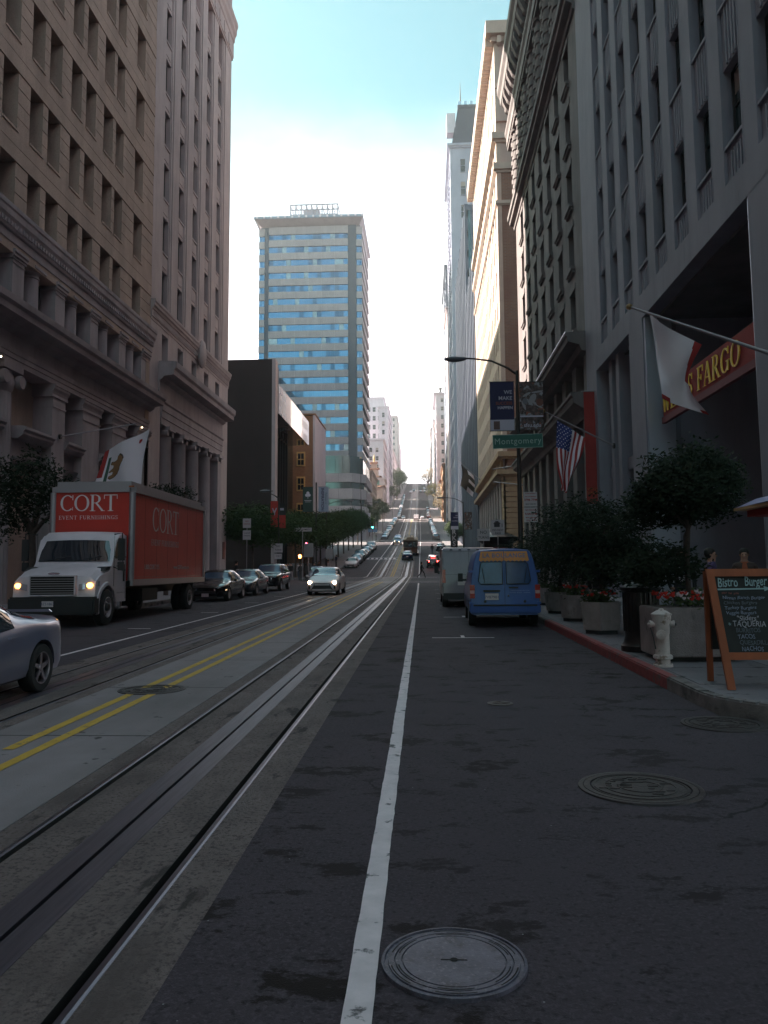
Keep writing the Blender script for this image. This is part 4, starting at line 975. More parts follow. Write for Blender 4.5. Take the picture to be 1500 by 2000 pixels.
# ---------------------------------------------------------------- the glass and concrete office tower
GL_blue2 = mat('deeper blue glass', (.06, .15, .25), .05, metal=.85, var=.2, vscale=.6); GL_blue3 = mat('pale blinds behind glass', (.30, .40, .44), .25, metal=.6, var=.3, vscale=.8)
def tower():
    yf, yb = 212.0, 238.0; Z0 = H(205); x1 = -16.4; x0 = -45.2
    t = root('office_tower', 'pale concrete office tower with blue glass window bands and a dark corner column', 'tower', (-31, 225, Z0))
    zt = 97.1; FH = 3.72; n = 17; zb = zt-FH*n+.6
    GL_blue.node_tree.nodes['Principled BSDF'].inputs['Metallic'].default_value = .9
    GLS = [GL_blue]*9+[GL_blue2]*3+[GL_blue3]
    m = MB(); m.box(x0+.5, x1-.5, yf+.5, yb-.5, Z0-1, zt+.2); obj('core', m, S_tdark, t)
    main = (-42.4, -20.3); 
    for i in range(n+1):
        z = zt-FH*i; hb = 1.93 if i else 2.12
        zz = z-hb+.0
        w = (main[1]-main[0])/6
        for k in range(6):
            a = main[0]+w*k; m = MB(); m.box(a+.02, a+w-.02, yf-.15, yf+.5, z-hb, z); obj('spandrel_panel', m, S_tower, t)
        for a, b in ((x0, main[0]-1.2), (main[1]+2.4, x1)):
            m = MB(); m.box(a, b, yf, yf+.5, z-hb-.35, z-.35); obj('spandrel_panel', m, S_tower, t)
        m = MB(); m.box(x1-.5, x1+.12, yf+.01, yb, z-hb-.35, z-.35); obj('side_spandrel', m, S_tower, t)
        if i == n: break
        gz0, gz1 = z-FH, z-hb
        for k in range(6):
            for q in range(3):
                a = main[0]+w*k+q*w/3; m = MB(); m.box(a+.02, a+w/3-.02, yf+.18, yf+.24, gz0, gz1)
                obj('pane', m, random.choice(GLS), t)
        for a, b in ((x0, main[0]-1.2), (main[1]+2.4, x1)):
            m = MB(); m.box(a+.05, (a+b)/2-.03, yf+.3, yf+.36, gz0-.35, gz1-.35); m.box((a+b)/2+.03, b-.05, yf+.3, yf+.36, gz0-.35, gz1-.35); obj('corner_pane', m, GL_blue, t)
        m = MB(); m.box(x1-.4, x1-.3, yf+.3, yb-.2, gz0-.35, gz1-.35); obj('side_pane', m, GL_teal, t)
    for a, b in ((main[0]-1.2, main[0]), (main[1], main[1]+2.4)):
        m = MB(); m.box(a+.1, b-.1, yf+.1, yf+.6, zb-6, zt-.3 if a < -40 else zt+.2); obj('dark_column', m, S_tdark, t)
    # roof slab, flared out, railing and frame on top
    m = MB(); e = 1.6
    m.v = [(x0+.8, yf+.5, zt+.1), (x1-.8, yf+.5, zt+.1), (x1-.8, yb-.5, zt+.1), (x0+.8, yb-.5, zt+.1), (x0-.7, yf-2.4, zt+1.4), (x1+.5, yf-2.2, zt+1.4), (x1+.5, yb+1, zt+1.4), (x0-.6, yb+1, zt+1.4)]
    m.f = [(0, 3, 2, 1), (4, 5, 6, 7), (0, 1, 5, 4), (1, 2, 6, 5), (2, 3, 7, 6), (3, 0, 4, 7)]; m.m = [0]*6
    obj('flared_eaves', m, S_tower, t)
    Mb = mat('pale roof edge', (.26, .34, .42), .5)
    m = MB(); m.box(x0-.9, x1+.6, yf-2.6, yb+1.4, zt+1.42, zt+2.1); obj('roof_edge', m, Mb, t)
    for i in range(16):
        m = MB(); m.lathe([(0, -.2), (.32, -.2), (.32, .2), (0, .2)], (x0+i*1.95, yf-2.65, zt+1.8), 10, 'y'); obj('roof_lamp', m, mat('white fitting', (.7, .72, .75), .4), t)
    m = MB()
    for i in range(30): m.box(x0-.6+i, x0-.54+i, yf-2.3, yf-2.24, zt+2.1, zt+3.2)
    m.box(x0-.6, x1+.5, yf-2.3, yf-2.24, zt+3.15, zt+3.2); m.box(x0-.6, x1+.5, yf-2.3, yf-2.24, zt+2.65, zt+2.7); obj('railing', m, Mb, t, kind='stuff')
    Mf = mat('grey steel frame', (.30, .31, .33), .5)
    m = MB(); fx0, fx1, fy = -37, -23.5, 216
    for i in range(10):
        a = fx0+i*(fx1-fx0)/9; m.box(a-.16, a+.16, fy-.15, fy+.15, zt+2.1, zt+8.4); m.box(a-.1, a+.1, fy, fy+8, zt+8.1, zt+8.35)
    for z in (3.6, 5.1, 6.6, 8.1): m.box(fx0-.1, fx1+.1, fy-.08, fy+.12, zt+z, zt+z+.34)
    obj('roof_frame', m, Mf, t); m = MB(); m.box(-33.5, -29, 218, 226, zt+2.1, zt+7.6); m.box(-28, -24.5, 220, 226, zt+2.1, zt+5.6); obj('roof_plant', m, S_tower, t)
    # podium: wider terraces with a chamfered corner
    for i, (z0, z1, ex, mm) in enumerate(((27.2, 32.0, 0, 'g'), (24.9, 27.2, 1.0, 'c'), (23.1, 24.9, .3, 'g'), (20.4, 23.1, 1.1, 'c'), (18.5, 20.4, .4, 'g'), (H(200)-1, 18.5, 1.2, 'c'))):
        m = MB(); xx = x1+ex*.75; yy = yf-ex-3
        m.prism([(x0-8, yy), (xx-3.2, yy), (xx, yy+4.2), (xx, yb), (x0-8, yb)], 'z', z0+.003, z1); obj('podium_glazing' if mm == 'g' else 'podium_terrace', m, GL_teal if mm == 'g' else S_tower, t)
        if mm == 'g':
            for k in range(14): m = MB(); m.box(xx-3.4-k*1.9, xx-3.3-k*1.9, yy-.08, yy-.002, z0, z1-.01); obj('mullion', m, FR_dark, t)
        else:
            for k in range(8): m = MB(); m.box(xx-3.3-k*3.7, xx-3.25-k*3.7, yy-.012, yy-.002, z0+.02, z1); obj('panel_joint', m, FR_dark, t)
tower()
# ---------------------------------------------------------------- right side beyond the brick tower
S_steelw = mat('blue white stone', (.30, .345, .42), .7, var=.06, vscale=.4, grime=.15)
def finned(name, label, y0, y1, z1, m, glass, pitch=1.3):
    t = root(name, label, 'building', (14, (y0+y1)/2, H(y0)))
    mb = MB(); mb.box(8.5, 30, y0, y1, H(y0)-1, z1); obj('wall', mb, glass, t)
    n = int((y1-y0)/pitch)
    for i in range(n+1):
        a = y0+i*pitch; w = .38 if i % 3 else .6; mb = MB(); mb.box(7.95 if i % 3 else 7.85, 8.5, a, min(a+w, y1), H(y0)-1, z1+(.6 if i % 3 else 1.2)); obj('fin', mb, m, t)
    z = H(y0)+5; k = 0
    while z < z1-1:
        mb = MB(); mb.box(8.25, 8.5, y0, y1, z, z+1.3); obj('spandrel_band', mb, m, t); z += 3.7
    for i in range(6): mb = MB(); mb.box(9+i*3.2, 9.6+i*3.2, y0-.15, y0-.003, H(y0), z1); obj('fin', mb, m, t)
    mb = MB(); mb.box(8.1, 30, y0-.1, y1, z1, z1+1.0); obj('parapet', mb, m, t)
finned('finned_office_building', 'bluish office block with slim vertical fins beside the brick tower', 117, 137.5, 49, S_blue, GL_teal)
finned('finned_tower_building', 'taller steel blue block with closely spaced fins beyond the lower one', 138, 183, 66, S_blue, GL_teal, 1.7)
t = block('mansard_tower_building', 'white stone tower with a steep slate blue roof and paired windows', 7.95, 27, 201, 232, 113, S_steelw, win='fs', fh=6.3, ww=1.2, wh=3.6, pitch=3.1, corn=.7, glass=GL_dark, start=9, maxw=180)
m = MB(); m.v = [(8.4, 202, 113.6), (27, 202, 113.6), (27, 231, 113.6), (8.4, 231, 113.6), (10.4, 204, 125.4), (26, 204, 125.4), (26, 229, 125.4), (10.4, 229, 125.4)]
m.f = [(4, 5, 6, 7), (0, 1, 5, 4), (1, 2, 6, 5), (2, 3, 7, 6), (3, 0, 4, 7)]; m.m = [0]*5; obj('roof', m, S_slate, t)
m = MB(); m.box(10.3, 26.2, 203.8, 229, 125.402, 126.3); obj('roof_crown', m, S_slate, t)
for i in range(9): m = MB(); m.box(10.4+i*1.6, 11.2+i*1.6, 204, 204.4, 126.3, 127.4); obj('roof_cresting', m, mat('bright trim blue', (.35, .6, .75), .5), t)
m = MB(); m.cyl((11.2, 206, 126), (11.2, 206, 134), .25, .05); obj('spire', m, FR_dark, t)
m = MB(); m.box(7.3, 9.6, 203, 206, 118, 123.5); obj('dormer', m, S_white, t)
block('pale_tall_building', 'slim far tower seen edge on past the white tower', 8.2, 24, 262, 300, 104, S_blue, win='s', fh=4.2, ww=1.6, wh=2.2, pitch=3.6, group=None, maxw=90)
block('stepped_building', 'lower pale block stepping out towards the street uphill', 7.8, 24, 240, 261, 82, S_pale, win='fs', fh=4, maxw=80)
# ---------------------------------------------------------------- up the hill
def xr(y): return 8+(D(y)-D(205))*.9
def xl(y): return -16.5+(D(y)-D(205))*.9
block('setback_shade_caster', 'unseen dark block added behind the banking hall to shade the fronts opposite', -112, -47, 88, 178, 64.5, S_gran, win='f', fh=4, pitch=4, maxw=60)  # added out of view; its height sets the shadow edge across the street
block('side_street_shade_caster', 'unseen plain block added across the side street to keep sun off the crossing', -150, -68, 58, 87, 66, S_pale, win='f', fh=4, pitch=5, maxw=20)  # added out of view to stop sun reaching the near left corner
block('plaza_shade_caster', 'unseen plain grey block added behind the glass tower to shade the climbing street', -62, -24, 250, 312, 66, S_pale, win='s', fh=4, maxw=40)  # hidden block added to keep the road above the second crossing in shadow
block('hill_white_building', 'white block with two dark attic windows behind the pagoda roof', -31, -19.0, 372, 405, 63, S_white, win='fs', fh=4, pitch=3, maxw=150)
m_ = None
t = block('far_hotel_building', 'tall hazy white hotel tower stepping up above the street', -33, -22.0, 440, 470, 98, S_white, win='f', fh=5, ww=1.6, wh=2.6, pitch=3, maxw=120)
block('far_hotel_wing', 'lower right shoulder of a white hotel with rows of windows', -23.5, xl(440)-.6, 412, 468, 87, S_white, win='fs', fh=4.6, ww=1.3, wh=2.4, pitch=2.8, maxw=170)
block('hill_brownstone', 'brownish block rising behind the street trees near the crest', -24, xl(560)-.5, 572, 630, 113, S_pale, win='fs', fh=4.5, pitch=4, maxw=80)
for i, (y0, y1, z1, m, lab) in enumerate(((262, 290, 23+11, S_cream, 'low cream shopfront'), (352, 371, 42, S_pale, 'pale narrow shop building beside the pagoda'), (478, 555, 74, S_pale, 'pale apartment row under the trees'), (634, 700, 103, S_white, 'white apartment row at the crest'))):
    block('hill_side_building', lab+' on the climbing left pavement', xl(y0)-13, xl((y0+y1)/2)-.4, y0, y1, z1, m, win='fs', fh=3.8, pitch=3.4, maxw=60)
block('brick_side_building', 'plain red brick wall building above the curved roof corner', xr(352)+4.2, 26, 364, 392, 79, brick_mat('dusty brick', (.26, .12, .09), (.22, .10, .075), (.25, .18, .15), 1.0), win='f', fh=30, maxw=2)
t = block('cornice_white_building', 'white block with rooftop vents left of the brick wall', xr(400)-.4, 16, 396, 436, 90, S_white, win='fs', fh=4.4, pitch=3.2, corn=1.2, maxw=120)
for q in (9, 13): m = MB(); m.lathe([(.6, 90.6), (.6, 93), (.9, 93.2), (.9, 94), (0, 94.4)], (q, 400, 0), 10); obj('roof_vent', m, FR_dark, t)
for i, (y0, y1, z1, m, lab) in enumerate(((440, 470, 84, S_pale, 'pale flat'), (472, 555, 91, S_white, 'white bay windowed'), (574, 640, 104, S_pale, 'grey hazy'), (642, 710, 112, S_white, 'faint white'))):
    block('hill_right_building', lab+' building on the climbing right pavement', xr(y0)-.4, xr(y0)+14, y0, y1, z1, m, win='fs', fh=3.9, pitch=3.4, maxw=60)
t = block('red_corner_building', 'narrow sunlit red brick corner at the third crossing', xr(318), 22, 300, 333, 41, S_brick2, win='fs', fh=3.6, pitch=3.2, maxw=60)
# pagoda-roofed corner buildings
ROOFT = mat('terracotta tile roof', (.36, .20, .13), .75, var=.15, vscale=3); GRN = mat('green painted balcony', (.06, .20, .15), .6)
def curved_roof(mb, cx_, cy_, z, r, h, lift, top):
    n = 24
    for j in range(5):
        f = j/4
        for i in range(n):
            a = 2*math.pi*i/n; sq = 1/max(abs(math.cos(a)), abs(math.sin(a))); sq = min(sq, 1.30)
            rr = (r*(1-f)+top*f)*sq; up_ = h*f**.55+lift*(sq-1)*3*(1-f)**2
            mb.v.append((cx_+rr*math.cos(a), cy_+rr*math.sin(a), z+up_))
    b = len(mb.v)-5*n
    for j in range(4):
        for i in range(n): mb.f.append((b+j*n+i, b+j*n+(i+1) % n, b+(j+1)*n+(i+1) % n, b+(j+1)*n+i)); mb.m.append(0)
    mb.f.append(tuple(b+4*n+i for i in range(n))); mb.m.append(0); mb.f.append(tuple(b+i for i in range(n-1, -1, -1))); mb.m.append(0)
def pagoda(x, y, w, z0, tiers, label, bodym):
    t = root('pagoda_corner_building', label, 'building', (x, y+w, z0))
    z = z0; ww = w
    m = MB(); m.box(x-w, x+w, y, y+2*w+6, z0-2, z0+tiers[0][0]); obj('wall', m, bodym, t)
    wm_ = window_mesh(-1, 1.2, 1.8, FR_dark, GL_dark, False, 0)
    for i in range(3):
        for j in range(2):
            m = MB(); m.box(x-w+1.0+i*2.4, x-w+2.2+i*2.4, y-.14, y-.003, z0+3+j*4, z0+5.4+j*4); obj('window', m, GL_dark, t)
    m = MB(); curved_roof(m, x, y+w, z0+tiers[0][0], w*1.32, 1.3, 1.2, w*.8); obj('eaves_roof', m, ROOFT, t)
    z = z0+tiers[0][0]+1.2
    for hh, f in tiers[1:]:
        bw = w*f; m = MB(); m.box(x-bw, x+bw, y+w-bw, y+w+bw, z-.3, z+hh); obj('storey', m, GRN if f > .6 else bodym, t)
        m = MB(); curved_roof(m, x, y+w, z+hh, bw*1.5, 1.1, .9, bw*.5); obj('tier_roof', m, ROOFT, t); z += hh+1.0
    m = MB(); m.lathe([(.5, z-.1), (.35, z+1), (.5, z+1.6), (.1, z+3.4), (0, z+3.6)], (x, y+w, 0), 10); obj('finial', m, mat('gilded finial', (.5, .36, .12), .5), t)
pagoda(-22.3, 350.5, 3.9, H(350), ((14.2, 1), (3.6, .62), (2.6, .46), (1.8, .32)), 'tan corner building crowned with a four tier pagoda roof', S_tan)
pagoda(xr(350)+3.4, 351, 3.0, H(350), ((16.5, 1), (3.4, .7), (2.2, .5)), 'ochre corner building with small upturned pagoda roof against brick', S_ylw)
# buildings behind the viewer, the street goes on
block('rear_left_building', 'stone block down the street behind the camera on the left', -40, -16.5, -60, -1.5, 45, S_brown, win='s', fh=4, z0=-1, maxw=30)
block('rear_right_building', 'stone block down the street behind the camera on the right', 8, 30, -70, -4, 40, S_wf, win='s', fh=4, z0=-1, maxw=30)
# ---------------------------------------------------------------- vehicle materials
def paint(name, c, rough=.28, metal=.3): return mat(name, c, rough, metal=metal, coat=.6, var=.04, vscale=3)
P_silver = paint('silver blue paint', (.23, .26, .33), .3, .6); P_white = mat('white paint', (.66, .67, .69), .35, coat=.4, var=.06, vscale=2, grime=.18); P_black = paint('black paint', (.012, .012, .014), .15, .1)
P_grey = paint('dark grey paint', (.07, .08, .09), .22, .4); P_blue = mat('bright blue van paint', (.018, .078, .31), .42, metal=.0, coat=.15, var=.05, vscale=3, grime=.15); P_navy = paint('navy paint', (.03, .05, .10), .2, .4)
P_red = mat('red truck panel', (.52, .036, .022), .5, coat=.2, var=.08, vscale=1.2, grime=.15); P_vsil = mat('van silver paint', (.25, .24, .275), .4, metal=.1, coat=.4, var=.06, vscale=2, grime=.2); P_sky = paint('sky blue paint', (.10, .20, .32), .3, .3); P_maroon = paint('maroon paint', (.22, .03, .03), .3, .2)
RUB = mat('tyre rubber', (.018, .018, .018), .85); RIMM = mat('alloy rim', (.42, .43, .45), .3, metal=.9); TRIM = mat('black plastic trim', (.02, .02, .021), .55); CHR = mat('chrome', (.7, .72, .75), .12, metal=1)
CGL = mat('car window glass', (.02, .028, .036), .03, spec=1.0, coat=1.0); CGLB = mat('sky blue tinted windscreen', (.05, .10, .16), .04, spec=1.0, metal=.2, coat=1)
HL_off = mat('headlight glass', (.45, .48, .5), .1, metal=.4, coat=1); HL_on = mat('lit headlight', (1, .9, .7), .2, emit=(1, .72, .42), estr=6); HL_glow = mat('amber lamp lit', (1, .5, .1), .3, emit=(1, .42, .08), estr=2.0)
TL_red = mat('tail light red', (.35, .015, .012), .2, coat=1); TL_on = mat('tail light lit', (1, .1, .08), .3, emit=(1, .06, .05), estr=7)
PLATE = mat('number plate', (.6, .6, .58), .5); INK = mat('dark blue ink', (.04, .05, .16), .6)
def text_obj(name, s, size, m, parent, M, extr=.002, shear=0, align='CENTER', sx=1.0, bold=0.0, space=1.0):
    c = bpy.data.curves.new('txt', 'FONT'); c.body = s; c.size = size; c.extrude = extr; c.shear = shear; c.align_x = align; c.align_y = 'CENTER'; c.offset = bold; c.resolution_u = 3; c.space_character = space
    o = bpy.data.objects.new('txt', c)
    me = eval_mesh(o); bpy.data.objects.remove(o); bpy.data.curves.remove(c)
    me.transform(M @ Matrix.Diagonal((sx, 1, 1, 1))); me.materials.clear(); me.materials.append(m); me.name = name
    return link(name, me, parent)
def face_mat(origin, right, upv):
    r = Vector(right).normalized(); u = Vector(upv).normalized(); n = r.cross(u)
    return Matrix(((r.x, u.x, n.x, origin[0]), (r.y, u.y, n.y, origin[1]), (r.z, u.z, n.z, origin[2]), (0, 0, 0, 1)))
# hand-made serif letters: strokes ('l', x0,y0,x1,y1,w) and ('a', cx,cy,rx,ry,a0,a1,wthin,wthick)
SERIF = {
 'C': (.9, [('a', .48, .5, .43, .49, 48, 312, .05, .15), ('l', .80, .68, .80, .98, .045), ('l', .80, .06, .80, .26, .03)]),
 'O': (1.0, [('a', .5, .5, .46, .5, 0, 360, .05, .15)]),
 'R': (.92, [('l', .2, 0, .2, 1, .14), ('l', .04, .02, .38, .02, .035), ('l', .04, .98, .45, .98, .035), ('a', .42, .74, .27, .25, -90, 90, .05, .14), ('l', .25, .5, .45, .5, .04), ('l', .42, .5, .82, .02, .14), ('l', .72, .02, .96, .02, .035)]),
 'T': (.86, [('l', .43, 0, .43, 1, .14), ('l', .26, .02, .6, .02, .035), ('l', .02, .97, .84, .97, .05), ('l', .035, .74, .035, .98, .035), ('l', .825, .74, .825, .98, .035)]),
 'F': (.76, [('l', .2, 0, .2, 1, .14), ('l', .04, .02, .38, .02, .035), ('l', .04, .975, .72, .975, .05), ('l', .7, .74, .7, .98, .035), ('l', .25, .5, .55, .5, .05), ('l', .54, .38, .54, .62, .035)]),
 'A': (.95, [('l', .46, .99, .82, .01, .14), ('l', .46, .99, .14, .01, .05), ('l', .24, .33, .68, .33, .045), ('l', .02, .02, .28, .02, .035), ('l', .66, .02, .96, .02, .035)]),
 'G': (.98, [('a', .48, .5, .43, .49, 48, 330, .05, .15), ('l', .80, .70, .80, .98, .045), ('l', .80, .05, .80, .44, .13), ('l', .62, .44, .97, .44, .035)]),
 'E': (.8, [('l', .2, 0, .2, 1, .14), ('l', .04, .025, .74, .025, .05), ('l', .04, .975, .70, .975, .05), ('l', .72, .02, .72, .27, .035), ('l', .68, .75, .68, .98, .035), ('l', .25, .5, .54, .5, .05), ('l', .53, .38, .53, .62, .035)]),
 'V': (.9, [('l', .14, .98, .46, .02, .14), ('l', .46, .02, .78, .98, .05), ('l', .0, .98, .3, .98, .035), ('l', .62, .98, .92, .98, .035)]),
 'N': (1.0, [('l', .17, 0, .17, 1, .05), ('l', .17, .98, .8, .03, .14), ('l', .8, 0, .8, 1, .05), ('l', .02, .02, .32, .02, .035), ('l', .02, .98, .25, .98, .035), ('l', .66, .98, .96, .98, .035)]),
 'U': (.98, [('l', .2, .35, .2, 1, .14), ('a', .48, .33, .29, .32, 180, 360, .07, .12), ('l', .78, .33, .78, 1, .05), ('l', .04, .98, .38, .98, .035), ('l', .64, .98, .94, .98, .035)]),
 'I': (.44, [('l', .2, 0, .2, 1, .14), ('l', .04, .02, .38, .02, .035), ('l', .04, .98, .38, .98, .035)]),
 'S': (.72, [('a', .36, .74, .26, .25, 40, 270, .05, .11), ('a', .34, .26, .28, .26, -140, 90, .05, .11), ('l', .6, .72, .6, .98, .035), ('l', .07, .04, .07, .28, .035)]),
 'H': (1.0, [('l', .2, 0, .2, 1, .14), ('l', .78, 0, .78, 1, .14), ('l', .2, .5, .78, .5, .045), ('l', .04, .02, .38, .02, .035), ('l', .04, .98, .38, .98, .035), ('l', .62, .02, .96, .02, .035), ('l', .62, .98, .96, .98, .035)]),
 'W': (1.25, [('l', .14, .98, .4, .02, .14), ('l', .4, .02, .64, .9, .05), ('l', .6, .98, .86, .02, .14), ('l', .86, .02, 1.1, .98, .05), ('l', .0, .98, .3, .98, .035), ('l', .96, .98, 1.24, .98, .035)]),
 'L': (.76, [('l', .2, 0, .2, 1, .14), ('l', .04, .025, .72, .025, .05), ('l', .7, .02, .7, .3, .035), ('l', .04, .98, .4, .98, .035)]), ' ': (.45, [])}
def serif_text(s, size, space=.06, depth=.01, shear=0.0):
    mb = MB(); x = 0; gi = 0
    for ch in s:
        w, st = SERIF[ch]
        for si, q in enumerate(st):
            dz = depth+si*.0004
            if q[0] == 'l':
                _, x0, y0, x1, y1, ww = q; d = Vector((x1-x0, y1-y0)); d.normalize(); n = Vector((-d.y, d.x))*ww*.5
                if abs(d.y) > abs(d.x) and ww > .04: n = Vector((ww*.5, 0)) if abs(d.x) > .05 else n
                pl = [(x0-n.x, y0-n.y), (x1-n.x, y1-n.y), (x1+n.x, y1+n.y), (x0+n.x, y0+n.y)]
                mb.prism([((x+a+shear*b)*size, b*size) for a, b in pl], 'z', 0, dz)
            else:
                _, cx_, cy_, rx, ry, a0, a1, wt, wk = q; n = max(6, int(abs(a1-a0)/15)); pts_o = []; pts_i = []
                for k in range(n+1):
                    th = R(a0+(a1-a0)*k/n); ww = wt+(wk-wt)*abs(math.cos(th))**1.5
                    pts_o.append((cx_+rx*math.cos(th), cy_+ry*math.sin(th))); pts_i.append((cx_+(rx-ww)*math.cos(th), cy_+(ry-min(ww, wt*1.6))*math.sin(th)))
                b = len(mb.v)
                for (a, c), (e_, f_) in zip(pts_o, pts_i):
                    mb.v += [((x+a+shear*c)*size, c*size, dz), ((x+e_+shear*f_)*size, f_*size, dz), ((x+a+shear*c)*size, c*size, 0), ((x+e_+shear*f_)*size, f_*size, 0)]
                for k in range(n):
                    p = b+4*k; mb.f += [(p, p+4, p+5, p+1), (p+2, p+6, p+4, p), (p+1, p+5, p+7, p+3)]; mb.m += [0]*3
        x += w+space
    return mb, (x-space)*size
def serif_obj(name, s, size, m, parent, M, align=.5, **kw):
    mb, w = serif_text(s, size, **kw)
    M2 = M @ Matrix.Translation((-w*align, -size/2, 0)); me = None
    for i, p in enumerate(mb.v): pass
    mb.xf(M2); return obj(name, mb, m, parent)
# ---------------------------------------------------------------- wheels
def wheel_parts(parent, x, y, r, w, side, spokes=5, tyre=RUB, rim=RIMM, rr=.66, hub=True):
    """axle along x; side=+1 outer face towards +x; origin of the wheel mesh at axle"""
    m = MB(); m.lathe([(r*rr, -w/2), (r*.93, -w/2), (r*.985, -w/2+.02), (r, -w*.3), (r, w*.3), (r*.985, w/2-.02), (r*.93, w/2), (r*rr, w/2)], (x, y, r), 28, 'x', caps=False); o = obj('tyre', m, tyre, None, 40)
    wo_ = bpy.data.objects.new('wheel', None); COL.objects.link(wo_); wo_.parent = parent; wo_.empty_display_size = .1
    o.parent = wo_; o.location = (0, 0, 0)
    m = MB(); s = side
    m.lathe([(0, -.02*s), (r*rr, -.02*s), (r*rr, s*w*.5), (r*rr*.93, s*w*.46), (r*rr*.9, s*w*.2)], (x, y, r), 28, 'x', caps=False); xo = x+s*w*.38
    for k in range(spokes):
        a = 2*math.pi*k/spokes+.3; d = Vector((0, math.cos(a), math.sin(a))); n = Vector((0, -math.sin(a), math.cos(a)))
        c = Vector((x, y, r)); i0 = c+d*r*.08; i1 = c+d*r*rr*.95
        q = [i0-n*r*.10, i0+n*r*.10, i1+n*r*.07, i1-n*r*.07]
        m.add([tuple(v+Vector((s*w*.40, 0, 0))) for v in q]+[tuple(v+Vector((s*w*.22, 0, 0))) for v in q], [(0, 1, 2, 3), (4, 7, 6, 5), (0, 4, 5, 1), (1, 5, 6, 2), (2, 6, 7, 3), (3, 7, 4, 0)])
    m.lathe([(0, s*w*.46), (r*.13, s*w*.44), (r*.16, s*w*.3)], (x, y, r), 16, 'x')
    o2 = obj('rim', m, rim, None, 35); o2.parent = wo_; o2.location = (0, 0, 0)
    m = MB(); m.lathe([(0, s*w*.05), (r*rr*.9, s*w*.05)], (x, y, r), 20, 'x'); o3 = obj('brake_disc', m, TRIM, None); o3.parent = wo_; o3.location = (0, 0, 0)
    return wo_
def lerp_tab(tab, t):
    if t <= tab[0][0]: return tab[0][1]
    for (a, b), (c, d) in zip(tab, tab[1:]):
        if t <= c:
            u = (t-a)/(c-a); u = u*u*(3-2*u)*.5+u*.5; return b+(d-b)*u
    return tab[-1][1]
